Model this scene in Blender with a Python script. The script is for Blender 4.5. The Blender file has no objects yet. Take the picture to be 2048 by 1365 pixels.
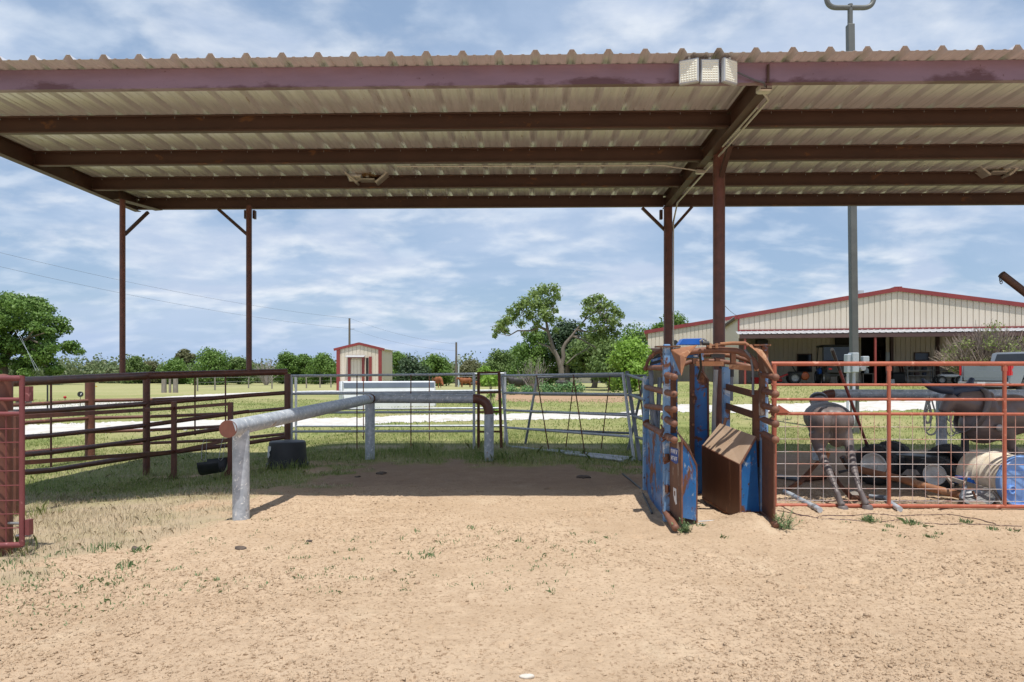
import bpy, math, random
import numpy as np
from mathutils import Vector, Matrix
R = math.radians
SC = bpy.context.scene
COL = SC.collection
rng = random.Random(7)
F = 1365.0; CX = 1024.0; HZ = 748.0; EYE = 1.5

def smooth(a, b, x):
    t = min(1.0, max(0.0, (x - a) / (b - a)))
    return t * t * (3 - 2 * t)

def gz(x, y):
    """height of the land (without clods)"""
    if y <= 6.5: return 0.0
    dip = -.22 * smooth(0, 1, (-3.4 - x) / 2.2) * smooth(0, 1, (y - 6.5) / 4) * (1 - smooth(0, 1, (y - 16) / 14))
    if y <= 15: return dip
    return dip + smooth(0.13, 0.25, x / y) * min(0.88, max(0.0, 0.0385 * (y - 16.0)))

def W(px, py, Y):
    """a point of the place at distance Y seen in that direction"""
    return Vector(((px - CX) / F * Y, Y, EYE - (py - HZ) / F * Y))

def G(px, py):
    k = (px - CX) / F; m = (py - HZ) / F
    lo, hi = 1.0, 2000.0
    Y = 1.0
    while Y < 2000:
        if EYE - m * Y < gz(k * Y, Y): break
        Y *= 1.01
    a, b = Y / 1.01, Y
    for _ in range(30):
        c = (a + b) / 2
        if EYE - m * c < gz(k * c, c): b = c
        else: a = c
    return Vector((k * b, b, gz(k * b, b)))

def V(*a): return Vector(a)

# ------------------------------------------------------------------ meshes
class MB:
    def __init__(s): s.v = []; s.f = []
    def add(s, vs, fs):
        o = len(s.v); s.v += [Vector(p) for p in vs]; s.f += [tuple(i + o for i in f) for f in fs]; return s
    def box(s, c, d, m=None):
        x, y, z = d[0] / 2, d[1] / 2, d[2] / 2
        vs = [Vector((i * x, j * y, k * z)) for k in (-1, 1) for j in (-1, 1) for i in (-1, 1)]
        if m is not None: vs = [m @ p for p in vs]
        c = Vector(c)
        return s.add([c + p for p in vs], [(0, 2, 3, 1), (4, 5, 7, 6), (0, 1, 5, 4), (2, 6, 7, 3), (0, 4, 6, 2), (1, 3, 7, 5)])
    def cbox(s, c, d, b, m=None):
        """box with chamfered edges along z and rounded look"""
        x, y, z = d[0] / 2, d[1] / 2, d[2] / 2
        ring = [(-x + b, -y), (x - b, -y), (x, -y + b), (x, y - b), (x - b, y), (-x + b, y), (-x, y - b), (-x, -y + b)]
        rin = [(px * (x - b) / x, py * (y - b) / y) for px, py in ring]
        vs = [(p[0], p[1], -z) for p in rin] + [(p[0], p[1], -z + b) for p in ring] + [(p[0], p[1], z - b) for p in ring] + [(p[0], p[1], z) for p in rin]
        fs = []
        for k in range(3):
            for i in range(8):
                j = (i + 1) % 8
                fs.append((k * 8 + i, k * 8 + j, k * 8 + 8 + j, k * 8 + 8 + i))
        fs.append(tuple(range(7, -1, -1))); fs.append(tuple(range(24, 32)))
        vs = [Vector(p) for p in vs]
        if m is not None: vs = [m @ p for p in vs]
        c = Vector(c)
        return s.add([c + p for p in vs], fs)
    def beam(s, p, q, w, h, up=(0, 0, 1)):
        """rectangular bar from p to q: w across, h along up"""
        p, q = Vector(p), Vector(q); d = (q - p).normalized(); u = Vector(up)
        a = d.cross(u)
        if a.length < 1e-5: a = d.cross(Vector((0, 1, 0)))
        a.normalize(); u = a.cross(d).normalized()
        vs = [e + a * i * w / 2 + u * j * h / 2 for e in (p, q) for (i, j) in ((-1, -1), (1, -1), (1, 1), (-1, 1))]
        return s.add(vs, [(3, 2, 1, 0), (4, 5, 6, 7), (0, 1, 5, 4), (1, 2, 6, 5), (2, 3, 7, 6), (3, 0, 4, 7)])
    def tube(s, pts, r, n=12, cap=True, domed=False):
        pts = [Vector(p) for p in pts]; m = len(pts)
        rs = list(r) if isinstance(r, (list, tuple)) else [r] * m
        T = []
        for i in range(m):
            a = pts[min(i + 1, m - 1)] - pts[max(i - 1, 0)]
            T.append(a.normalized())
        ref = Vector((0, 0, 1)) if abs(T[0].z) < 0.9 else Vector((1, 0, 0))
        N = (ref - T[0] * ref.dot(T[0])).normalized()
        vs = []; fs = []
        if domed:
            e0, e1 = [], []
            for k in (0.35, 0.75, 0.95):
                pass
        for i in range(m):
            N = (N - T[i] * N.dot(T[i])).normalized(); Bn = T[i].cross(N)
            sc = 1.0
            if 0 < i < m - 1:
                c = (pts[i] - pts[i - 1]).normalized().dot((pts[i + 1] - pts[i]).normalized())
                sc = 1.0 / max(0.6, math.sqrt((1 + c) / 2))
            for k in range(n):
                a = 2 * math.pi * k / n
                vs.append(pts[i] + (N * math.cos(a) + Bn * math.sin(a)) * rs[i] * (sc if sc < 1.5 else 1))
        for i in range(m - 1):
            for k in range(n):
                j = (k + 1) % n
                fs.append((i * n + k, i * n + j, (i + 1) * n + j, (i + 1) * n + k))
        if cap:
            fs.append(tuple(range(n - 1, -1, -1))); fs.append(tuple((m - 1) * n + k for k in range(n)))
        return s.add(vs, fs)
    def cyl(s, p, q, r, n=16, r2=None): return s.tube([p, q], [r, r if r2 is None else r2], n)
    def ball(s, c, r, n=12, m=8, rot=None):
        if not isinstance(r, (tuple, list)): r = (r, r, r)
        c = Vector(c); vs = []; fs = []
        for i in range(1, m):
            t = math.pi * i / m
            for k in range(n):
                a = 2 * math.pi * k / n
                p = Vector((r[0] * math.sin(t) * math.cos(a), r[1] * math.sin(t) * math.sin(a), r[2] * math.cos(t)))
                vs.append(c + (rot @ p if rot is not None else p))
        for e in (1, -1):
            p = Vector((0, 0, e * r[2])); vs.append(c + (rot @ p if rot is not None else p))
        for i in range(m - 2):
            for k in range(n):
                j = (k + 1) % n
                fs.append((i * n + k, (i + 1) * n + k, (i + 1) * n + j, i * n + j))
        t0 = (m - 1) * n
        for k in range(n):
            j = (k + 1) % n
            fs.append((t0, k, j)); fs.append((t0 + 1, (m - 2) * n + j, (m - 2) * n + k))
        return s.add(vs, fs)
    def plate(s, poly, t, nrm=None):
        """flat polygon of 3D points given thickness t"""
        poly = [Vector(p) for p in poly]; n = len(poly)
        if nrm is None:
            nrm = Vector((0, 0, 0))
            for i in range(n):
                nrm += (poly[i] - poly[0]).cross(poly[(i + 1) % n] - poly[0])
        nrm = Vector(nrm).normalized() * t / 2
        vs = [p - nrm for p in poly] + [p + nrm for p in poly]
        fs = [tuple(range(n - 1, -1, -1)), tuple(range(n, 2 * n))] + [(i, (i + 1) % n, n + (i + 1) % n, n + i) for i in range(n)]
        return s.add(vs, fs)
    def prism(s, poly, d):
        poly = [Vector(p) for p in poly]; n = len(poly); d = Vector(d)
        vs = poly + [p + d for p in poly]
        return s.add(vs, [tuple(range(n - 1, -1, -1)), tuple(range(n, 2 * n))] + [(i, (i + 1) % n, n + (i + 1) % n, n + i) for i in range(n)])
    def lathe(s, prof, c, ax=(0, 0, 1), n=24):
        """profile (r, h) turned about ax through c"""
        ax = Vector(ax).normalized(); ref = Vector((0, 0, 1)) if abs(ax.z) < .9 else Vector((1, 0, 0))
        a = (ref - ax * ref.dot(ax)).normalized(); b = ax.cross(a); c = Vector(c)
        vs = []; fs = []; m = len(prof)
        for r, h in prof:
            for k in range(n):
                t = 2 * math.pi * k / n
                vs.append(c + ax * h + (a * math.cos(t) + b * math.sin(t)) * max(r, 1e-4))
        for i in range(m - 1):
            for k in range(n):
                j = (k + 1) % n
                fs.append((i * n + k, i * n + j, (i + 1) * n + j, (i + 1) * n + k))
        return s.add(vs, fs)
    def sheet(s, prof, p0, du, dz, dv, t=0.0):
        """profile [(u, h)] swept along dv: corrugated metal"""
        p0, du, dz, dv = Vector(p0), Vector(du), Vector(dz), Vector(dv)
        n = len(prof)
        vs = [p0 + du * u + dz * h for u, h in prof]; vs += [p + dv for p in vs]
        fs = [(i, i + 1, n + i + 1, n + i) for i in range(n - 1)]
        if t:
            m = len(vs); w = [p - dz * t for p in vs]
            fs2 = [tuple(m + k for k in reversed(f)) for f in fs]
            ed = []
            for i in range(n - 1):
                ed.append((i + 1, i, m + i, m + i + 1)); ed.append((n + i, n + i + 1, m + n + i + 1, m + n + i))
            vs += w; fs = fs + fs2 + ed
        return s.add(vs, fs)
    def build(s, name, mt, parent=None, smooth_deg=40, bevel=0.0):
        me = bpy.data.meshes.new(name)
        o = bpy.data.objects.new(name, me); COL.objects.link(o)
        off = Vector((0, 0, 0))
        if parent is not None:
            o.parent = parent
            q = parent
            while q is not None: off += q.location; q = q.parent
        elif s.v:
            lo = Vector((min(p.x for p in s.v), min(p.y for p in s.v), min(p.z for p in s.v)))
            hi = Vector((max(p.x for p in s.v), max(p.y for p in s.v), max(p.z for p in s.v)))
            off = Vector(((lo.x + hi.x) / 2, (lo.y + hi.y) / 2, lo.z)); o.location = off
        me.from_pydata([p - off for p in s.v], [], s.f)
        me.validate(); me.update()
        if bevel:
            b = o.modifiers.new('bevel', 'BEVEL'); b.width = bevel; b.segments = 2; b.limit_method = 'ANGLE'; b.angle_limit = R(50)
        if smooth_deg:
            me.shade_smooth(); me.set_sharp_from_angle(angle=R(smooth_deg))
        me.materials.append(mt)
        return o

def arr_mesh(name, verts, faces, mt, parent=None, k=4, smooth_deg=0):
    """mesh from numpy arrays: verts (n,3), faces (m,k)"""
    me = bpy.data.meshes.new(name)
    n = len(verts); m = len(faces)
    me.vertices.add(n); me.vertices.foreach_set('co', np.ascontiguousarray(verts, dtype=np.float32).ravel())
    me.loops.add(m * k); me.loops.foreach_set('vertex_index', np.ascontiguousarray(faces, dtype=np.int32).ravel())
    me.polygons.add(m); me.polygons.foreach_set('loop_start', np.arange(m, dtype=np.int32) * k)
    me.update(calc_edges=True)
    if mt is not None: me.materials.append(mt)
    if smooth_deg:
        me.shade_smooth(); me.set_sharp_from_angle(angle=R(smooth_deg))
    o = bpy.data.objects.new(name, me); COL.objects.link(o)
    if parent is not None: o.parent = parent
    return o

def fuse(mb, voxel, it=4):
    """one continuous skin over overlapping shapes"""
    me = bpy.data.meshes.new('tmp'); me.from_pydata(mb.v, [], mb.f); me.update()
    o = bpy.data.objects.new('tmp', me); COL.objects.link(o)
    r = o.modifiers.new('r', 'REMESH'); r.mode = 'VOXEL'; r.voxel_size = voxel
    sm = o.modifiers.new('s', 'SMOOTH'); sm.iterations = it; sm.factor = 0.5
    dg = bpy.context.evaluated_depsgraph_get(); dg.update()
    e = o.evaluated_get(dg); m2 = e.to_mesh()
    out = MB(); out.v = [v.co.copy() for v in m2.vertices]; out.f = [tuple(p.vertices) for p in m2.polygons]
    e.to_mesh_clear(); bpy.data.objects.remove(o); bpy.data.meshes.remove(me)
    return out

def thing(name, label, cat, loc=(0, 0, 0), group=None):
    o = bpy.data.objects.new(name, None); COL.objects.link(o); o.location = Vector(loc); o.empty_display_size = 0.2
    return tag(o, label, cat, group)
def tag(o, label, cat, group=None):
    o['label'] = label; o['category'] = cat
    if group: o['group'] = group
    return o
def struct(o, kind='structure'):
    o['kind'] = kind; return o
def pipe(parent, name, pts, r, mt, n=12): return MB().tube(pts, r, n).build(name, mt, parent)
def copy_thing(o, loc=None, rotz=None, scale=None, label=None):
    c = o.copy(); COL.objects.link(c)
    if loc is not None: c.location = Vector(loc)
    if rotz is not None: c.rotation_euler = (0, 0, rotz)
    if scale is not None: c.scale = scale
    if label: c['label'] = label
    for ch in [x for x in bpy.data.objects if x.parent == o]:
        d = ch.copy(); COL.objects.link(d); d.parent = c
        for g in [x for x in bpy.data.objects if x.parent == ch]:
            e = g.copy(); COL.objects.link(e); e.parent = d
    return c
def bend(a, b, c, rad, n=6):
    """points of a rounded corner at b between a and c"""
    a, b, c = Vector(a), Vector(b), Vector(c)
    p = b + (a - b).normalized() * rad; q = b + (c - b).normalized() * rad
    return [p * (1 - t) ** 2 + b * 2 * t * (1 - t) + q * t * t for t in [i / n for i in range(n + 1)]]

# ------------------------------------------------------------------ noise
def vnoise(x, y, seed=0):
    xi = np.floor(x).astype(np.int64); yi = np.floor(y).astype(np.int64)
    fx = x - xi; fy = y - yi
    fx = fx * fx * (3 - 2 * fx); fy = fy * fy * (3 - 2 * fy)
    def h(a, b):
        n = (a * 374761393 + b * 668265263 + seed * 1442695041) & 0xFFFFFFFF
        n = ((n ^ (n >> 13)) * 1274126177) & 0xFFFFFFFF
        n = n ^ (n >> 16)
        return (n & 0xFFFF) / 65535.0
    return (h(xi, yi) * (1 - fx) + h(xi + 1, yi) * fx) * (1 - fy) + (h(xi, yi + 1) * (1 - fx) + h(xi + 1, yi + 1) * fx) * fy
def fbm(x, y, seed=0, o=4):
    s = 0; a = 0.5
    for i in range(o):
        s = s + a * vnoise(x * 2 ** i, y * 2 ** i, seed + i * 17); a *= 0.5
    return s

# ------------------------------------------------------------------ materials
class NT:
    def __init__(s, name):
        s.m = bpy.data.materials.new(name); s.m.use_nodes = True; s.t = s.m.node_tree
        s.b = s.t.nodes['Principled BSDF']
    def n(s, typ, **kw):
        o = s.t.nodes.new(typ)
        for k, v in kw.items():
            if k.startswith('i_'):
                key = k[2:]; key = int(key) if key.isdigit() else key.replace('_', ' ')
                o.inputs[key].default_value = v
            else: setattr(o, k, v)
        return o
    def l(s, a, b): s.t.links.new(a, b)
    def pos(s, obj=False):
        if obj: return s.n('ShaderNodeTexCoord').outputs['Object']
        return s.n('ShaderNodeNewGeometry').outputs['Position']
    def noise(s, scale, detail=5, rough=.55, vec=None, dist=0.0):
        o = s.n('ShaderNodeTexNoise'); o.inputs['Scale'].default_value = scale; o.inputs['Detail'].default_value = detail
        o.inputs['Roughness'].default_value = rough; o.inputs['Distortion'].default_value = dist
        if vec is not None: s.l(vec, o.inputs['Vector'])
        return o.outputs['Fac']
    def ramp(s, fac, a, b, ca=(0, 0, 0, 1), cb=(1, 1, 1, 1)):
        o = s.n('ShaderNodeValToRGB'); e = o.color_ramp.elements
        e[0].position = a; e[1].position = b; e[0].color = ca; e[1].color = cb
        s.l(fac, o.inputs['Fac']); return o.outputs['Color']
    def mix(s, fac, a, b):
        o = s.n('ShaderNodeMix', data_type='RGBA')
        for sock, val in ((o.inputs[0], fac), (o.inputs[6], a), (o.inputs[7], b)):
            if hasattr(val, 'is_linked'): s.l(val, sock)
            elif isinstance(val, (int, float)): sock.default_value = val
            else: sock.default_value = (*val[:3], 1)
        return o.outputs[2]
    def mul(s, a, b, op='MULTIPLY'):
        o = s.n('ShaderNodeMath', operation=op)
        for sock, val in ((o.inputs[0], a), (o.inputs[1], b)):
            if hasattr(val, 'is_linked'): s.l(val, sock)
            else: sock.default_value = val
        return o.outputs[0]
    def mapping(s, vec, scale=(1, 1, 1), rot=(0, 0, 0)):
        o = s.n('ShaderNodeMapping'); o.inputs['Scale'].default_value = scale; o.inputs['Rotation'].default_value = rot
        s.l(vec, o.inputs['Vector']); return o.outputs['Vector']
    def bump(s, h, strength, dist=0.01):
        o = s.n('ShaderNodeBump'); o.inputs['Strength'].default_value = strength; o.inputs['Distance'].default_value = dist
        s.l(h, o.inputs['Height']); s.l(o.outputs['Normal'], s.b.inputs['Normal'])

def mat(name, c1, c2=None, scale=4, rough=.6, metal=0.0, bump=0.0, bscale=60, spots=(), spec=.5, obj=False, stretch=(1, 1, 1), lo=.35, hi=.65):
    """surface of two mottled colours with spots [(colour, scale, threshold, roughness)]"""
    t = NT(name); v = t.pos(obj)
    if stretch != (1, 1, 1): v = t.mapping(v, stretch)
    c2 = c2 or tuple(x * .8 for x in c1)
    c = t.mix(t.ramp(t.noise(scale, 6, .6, v), lo, hi), c1, c2)
    rg = None
    for (sc, ss, th, sr) in spots:
        f = t.ramp(t.noise(ss, 8, .65, v, .4), th, th + .05)
        c = t.mix(f, c, sc)
        rr = t.n('ShaderNodeMix', data_type='FLOAT')
        t.l(f, rr.inputs[0])
        if rg is None: rr.inputs[2].default_value = rough
        else: t.l(rg, rr.inputs[2])
        rr.inputs[3].default_value = sr; rg = rr.outputs[0]
    t.l(c, t.b.inputs['Base Color'])
    if rg is not None: t.l(rg, t.b.inputs['Roughness'])
    else: t.b.inputs['Roughness'].default_value = rough
    t.b.inputs['Metallic'].default_value = metal
    t.b.inputs['Specular IOR Level'].default_value = spec
    if bump: t.bump(t.noise(bscale, 4, .6, v), bump, .004)
    return t.m

def leaf_mat(name, cols, trans=.3, scale=.6):
    t = NT(name); g = t.n('ShaderNodeNewGeometry')
    r = t.n('ShaderNodeValToRGB'); e = r.color_ramp.elements
    e[0].color = (*cols[0], 1); e[1].color = (*cols[-1], 1)
    for i, c in enumerate(cols[1:-1]):
        x = e.new((i + 1) / (len(cols) - 1)); x.color = (*c, 1)
    nz = t.noise(scale, 3, .5, g.outputs['Position'])
    f = t.mul(t.mul(g.outputs['Random Per Island'], .55), t.mul(t.ramp(nz, .3, .7), .45), 'ADD')
    t.l(f, r.inputs['Fac']); t.l(r.outputs['Color'], t.b.inputs['Base Color'])
    t.b.inputs['Roughness'].default_value = .55; t.b.inputs['Specular IOR Level'].default_value = .35
    tr = t.n('ShaderNodeBsdfTranslucent'); t.l(r.outputs['Color'], tr.inputs['Color'])
    mx = t.n('ShaderNodeMixShader'); mx.inputs[0].default_value = trans
    t.l(t.b.outputs[0], mx.inputs[1]); t.l(tr.outputs[0], mx.inputs[2])
    t.l(mx.outputs[0], t.t.nodes['Material Output'].inputs['Surface'])
    return t.m

RUST = (.16, .062, .03); RUSTL = (.30, .125, .055); RUSTD = (.07, .032, .02)
M = {}
M['brown'] = mat('brown_pipe_paint', (.15, .055, .037), (.095, .037, .026), 9, .45, bump=.15, spots=[((.20, .085, .05), 7, .64, .8), ((.5, .45, .38), 30, .74, .8)])
M['redbrown'] = mat('red_brown_pipe', (.18, .068, .046), (.12, .047, .033), 7, .55, bump=.15, spots=[((.25, .11, .065), 9, .62, .8)])
M['purlin'] = mat('purlin_paint', (.078, .038, .025), (.058, .028, .019), 3, .55, spots=[((.16, .075, .035), 5, .62, .8)], stretch=(.5, 1, 1))
M['fascia_old'] = mat('weathered_fascia_paint', (.26, .16, .215), (.20, .115, .15), 2.2, .34, spots=[((.085, .025, .032), 3.0, .575, .6)], stretch=(.35, 1, 1.6))
M['galv_sheet'] = mat('galvanised_roof_sheet', (.80, .79, .80), (.68, .67, .675), 5, .38, metal=.4, stretch=(3, .35, 1), spots=[((.46, .39, .32), 4, .64, .6)])
M['galv'] = mat('galvanised_pipe', (.56, .59, .63), (.42, .45, .49), 14, .42, metal=.3, bump=.08, spots=[((.58, .6, .62), 26, .66, .35), ((.30, .20, .13), 5, .70, .8)])
M['galv_big'] = mat('weathered_galvanised_pipe', (.52, .56, .61), (.34, .38, .43), 14, .5, metal=.2, bump=.12, spots=[((.80, .81, .80), 24, .585, .5), ((.25, .28, .32), 9, .64, .6), ((.38, .21, .10), 3.2, .635, .8)])
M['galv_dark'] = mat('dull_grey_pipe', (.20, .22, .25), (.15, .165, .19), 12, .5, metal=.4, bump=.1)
M['conduit'] = mat('conduit_metal', (.62, .60, .54), (.50, .47, .40), 12, .35, metal=.4)
M['blue'] = mat('chipped_blue_paint', (.035, .175, .44), (.025, .125, .35), 3, .42, bump=.1, spots=[((.30, .38, .48), 7, .59, .6), (RUST, 3.5, .55, .85), (RUSTL, 9, .62, .85), (RUSTD, 16, .61, .85)])
M['blue_pale'] = mat('faded_blue_paint', (.20, .34, .52), (.10, .24, .48), 5, .5, bump=.1, spots=[((.46, .52, .58), 7, .55, .6), (RUST, 5, .545, .85), (RUSTD, 15, .61, .85)])
M['blue_new'] = mat('bright_blue_metal', (.015, .13, .55), (.012, .10, .42), 4, .35)
M['rust'] = mat('rusted_steel', RUST, (.10, .045, .026), 6, .75, bump=.25, spots=[(RUSTL, 5, .58, .85), (RUSTD, 11, .63, .8)])
M['rust_light'] = mat('light_rusted_steel', (.34, .15, .07), (.22, .10, .055), 6, .8, bump=.25, spots=[((.42, .24, .14), 5, .56, .85), (RUSTD, 12, .66, .8)])
M['rust_tube'] = mat('rusted_tube', (.22, .095, .055), (.14, .06, .038), 8, .65, bump=.2, spots=[((.36, .22, .15), 7, .62, .8), (RUSTD, 14, .64, .8)])
M['rust_plate'] = mat('scuffed_rusty_plate', (.17, .085, .05), (.11, .055, .035), 7, .8, bump=.2, spots=[((.38, .32, .27), 6, .58, .85), (RUSTL, 12, .62, .85)], stretch=(1, 1, .35))
M['squeeze'] = mat('brown_squeeze_panel', (.14, .062, .034), (.10, .045, .026), 5, .6, bump=.1, stretch=(1, 1, .3), spots=[((.24, .12, .07), 6, .62, .8)])
M['squeeze_top'] = mat('pale_panel_top', (.50, .36, .25), (.42, .29, .19), 5, .7, bump=.1, spots=[((.24, .11, .06), 6, .66, .8)])  # top face has a paler colour than the panel side
M['orange'] = mat('orange_gate_paint', (.44, .125, .07), (.34, .092, .052), 6, .45, bump=.08, spots=[((.60, .27, .19), 9, .60, .6), ((.26, .10, .06), 14, .66, .8)])
M['mesh_wire'] = mat('gate_wire', (.62, .34, .27), (.58, .54, .53), 2.2, .5, metal=.2, lo=.42, hi=.58)
M['maroon'] = mat('maroon_gate_paint', (.20, .052, .054), (.155, .042, .044), 6, .5, bump=.08, spots=[((.38, .16, .16), 10, .62, .7)])
M['dummy'] = mat('brown_dummy_plastic', (.155, .13, .126), (.115, .097, .094), 4, .5, spots=[((.24, .19, .17), 7, .64, .6)])
M['dummy_gloss'] = mat('glossy_brown_plastic', (.19, .145, .135), (.15, .112, .104), 3, .3)
M['black'] = mat('black_rubber', (.018, .019, .022), (.026, .027, .03), 8, .5, bump=.1)
M['tyre'] = mat('tyre_rubber', (.024, .024, .026), (.045, .043, .04), 6, .75, bump=.3, bscale=90)
M['white_rim'] = mat('white_wheel_rim', (.86, .85, .81), (.74, .72, .67), 9, .4, spots=[((.35, .22, .13), 9, .68, .8)])
M['navy'] = mat('navy_rubber', (.03, .05, .095), (.025, .04, .075), 8, .5)
M['collar'] = mat('grey_brown_rubber', (.17, .145, .14), (.13, .11, .105), 8, .5)
M['barrel'] = mat('cream_barrel_wrap', (.70, .63, .52), (.58, .49, .37), 9, .85, bump=.3, bscale=45, spots=[((.33, .25, .17), 16, .66, .9)])
M['barrel_blue'] = mat('blue_barrel_plastic', (.21, .39, .76), (.18, .34, .68), 4, .4)
M['oldwood'] = mat('grey_weathered_wood', (.30, .27, .24), (.21, .185, .16), 6, .9, bump=.35, stretch=(3, 3, .6))
M['polewood'] = mat('utility_pole_wood', (.17, .145, .125), (.12, .10, .085), 6, .9, bump=.3, stretch=(3, 3, .4))
M['polegrey'] = mat('grey_painted_mast', (.13, .14, .132), (.105, .113, .108), 3, .5, bump=.05)
M['box_grey'] = mat('grey_enamel_box', (.50, .56, .60), (.44, .50, .54), 3, .4)
M['steelwhite'] = mat('bright_conduit', (.66, .70, .74), (.58, .62, .66), 6, .35, metal=.3)
M['rope'] = mat('grey_rope', (.52, .51, .48), (.40, .39, .36), 30, .9, bump=.4, bscale=200)
M['tan_wall'] = mat('tan_metal_siding', (.68, .61, .515), (.62, .55, .455), .9, .45, stretch=(1.6, 1.6, .35), lo=.4, hi=.72, spots=[((.52, .44, .35), 1.4, .66, .6)])
M['red_trim'] = mat('barn_red_trim', (.27, .045, .045), (.22, .038, .038), 1.5, .4)
M['roof_white'] = mat('white_metal_roof', (.47, .48, .50), (.40, .41, .43), 2, .4)
M['dark_trim'] = mat('dark_brown_beam', (.10, .055, .052), (.08, .042, .04), 2, .5)
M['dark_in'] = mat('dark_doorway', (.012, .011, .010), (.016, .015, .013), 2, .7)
M['slab'] = mat('concrete_slab', (.42, .40, .37), (.34, .32, .29), 3, .85, bump=.1)
M['porchred'] = mat('red_porch_post', (.30, .055, .045), (.24, .045, .04), 4, .5)
M['bark'] = mat('tree_bark', (.20, .165, .13), (.13, .105, .085), 7, .95, bump=.5, bscale=25, stretch=(2, 2, .5))
M['bark_pale'] = mat('pale_bark', (.21, .18, .15), (.13, .11, .092), 5, .95, bump=.5, bscale=25, stretch=(2, 2, .5))
M['twig'] = mat('pinkish_twigs', (.33, .26, .22), (.24, .185, .155), 5, .9)
M['twig_grey'] = mat('grey_twigs', (.36, .32, .30), (.27, .24, .22), 5, .9)
M['trough'] = mat('white_trough', (.76, .78, .80), (.68, .70, .73), 2, .5)
M['trough_grey'] = mat('grey_trough_band', (.13, .16, .21), (.11, .135, .18), 2, .5)
M['wire'] = mat('cable_black', (.10, .105, .12), (.12, .125, .14), 4, .5)
M['fence_wire'] = mat('fence_wire_steel', (.35, .35, .35), (.25, .25, .25), 4, .5, metal=.6)
M['led'] = mat('led_lens', (.80, .80, .70), (.74, .74, .64), 60, .3)
M['led_case'] = mat('led_case', (.46, .48, .50), (.38, .40, .42), 6, .4, metal=.3)
M['straw'] = mat('nest_straw', (.42, .27, .12), (.30, .18, .08), 20, .9)
M['cow_red'] = mat('red_cow_hide', (.30, .10, .035), (.20, .065, .025), 3, .8)
M['cow_black'] = mat('black_cow_hide', (.022, .020, .020), (.035, .032, .03), 3, .6)
M['truck'] = mat('silver_truck_paint', (.29, .31, .33), (.27, .29, .31), .8, .25, metal=.55)
M['glass'] = mat('dark_glass', (.02, .025, .03), (.03, .035, .04), 3, .08)
M['lamp_red'] = mat('tail_lamp_red', (.55, .012, .015), (.45, .01, .012), 4, .2)
M['plastic_black'] = mat('black_plastic', (.02, .02, .021), (.03, .03, .031), 4, .4)
M['red'] = mat('bright_red', (.50, .02, .02), (.42, .02, .02), 4, .5)
M['orange_mach'] = mat('orange_machine', (.55, .12, .03), (.45, .10, .025), 4, .4)
M['manure'] = mat('dark_manure', (.075, .058, .048), (.13, .10, .08), 18, .95, bump=.6, bscale=40)
M['stone'] = mat('pale_stone', (.68, .64, .58), (.55, .50, .43), 14, .9, bump=.3, bscale=40)
M['label_white'] = mat('white_label', (.72, .73, .74), (.60, .61, .62), 40, .6)
M['label_blue'] = mat('blue_sticker', (.05, .10, .36), (.04, .08, .28), 20, .5)
M['yellow'] = mat('yellow_tag', (.65, .42, .05), (.5, .34, .05), 5, .6)
M['grey_metal'] = mat('bare_grey_steel', (.36, .36, .36), (.28, .28, .28), 8, .45, metal=.5)
L = {}
L['oak'] = leaf_mat('oak_leaves', [(.07, .14, .028), (.14, .245, .05), (.22, .34, .09)])
L['airy'] = leaf_mat('airy_tree_leaves', [(.11, .18, .045), (.20, .29, .08), (.30, .40, .13)], .4)
L['dark'] = leaf_mat('cedar_needles', [(.026, .05, .022), (.05, .09, .04), (.085, .13, .06)], .15)
L['mid'] = leaf_mat('mid_green_leaves', [(.09, .15, .045), (.155, .235, .07), (.23, .32, .11)])
L['bright'] = leaf_mat('yellow_green_leaves', [(.13, .24, .03), (.24, .40, .06), (.34, .52, .11)], .4)
L['olive'] = leaf_mat('olive_leaves', [(.11, .125, .055), (.165, .175, .08), (.23, .22, .115)])
L['wood'] = leaf_mat('far_wood_leaves', [(.095, .14, .065), (.155, .21, .09), (.24, .245, .13)], .3, .09)
L['bush'] = leaf_mat('bush_leaves', [(.15, .19, .05), (.25, .31, .09), (.34, .37, .15)])
L['crop'] = leaf_mat('garden_leaves', [(.10, .22, .08), (.17, .32, .12), (.24, .40, .16)])
L['grass'] = leaf_mat('grass_blades', [(.10, .17, .035), (.20, .28, .07), (.34, .38, .14), (.48, .42, .24)], .35, .7)
L['dry'] = leaf_mat('dry_grass_blades', [(.34, .27, .17), (.52, .43, .30), (.66, .57, .43), (.26, .27, .12)], .3, 1.2)
L['weed'] = leaf_mat('weed_leaves', [(.10, .17, .07), (.17, .25, .11), (.25, .32, .16)], .3)

def fascia_material():
    """faded purple brown beam paint with rust bleeding up from its lower lip"""
    t = NT('weathered_fascia_paint'); v = t.pos()
    c = t.mix(t.ramp(t.noise(1.6, 6, .6, t.mapping(v, (.5, 1, 2))), .35, .68), (.26, .165, .215), (.19, .115, .15))
    sp = t.n('ShaderNodeSeparateXYZ'); t.l(v, sp.inputs[0])
    mr = t.n('ShaderNodeMapRange'); mr.inputs[1].default_value = 4.53; mr.inputs[2].default_value = 4.70; mr.inputs[3].default_value = .12; mr.inputs[4].default_value = -.10
    t.l(sp.outputs['Z'], mr.inputs[0])
    f = t.mul(t.noise(2.6, 7, .62, t.mapping(v, (.5, 1, 1.2))), mr.outputs[0], 'ADD')
    c = t.mix(t.ramp(f, .575, .66), c, (.11, .045, .05))
    c = t.mix(t.ramp(t.noise(30, 4, .6, v), .68, .74), c, (.10, .04, .04))
    t.l(c, t.b.inputs['Base Color']); t.b.inputs['Roughness'].default_value = .36
    return t.m
M['fascia'] = fascia_material()
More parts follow.
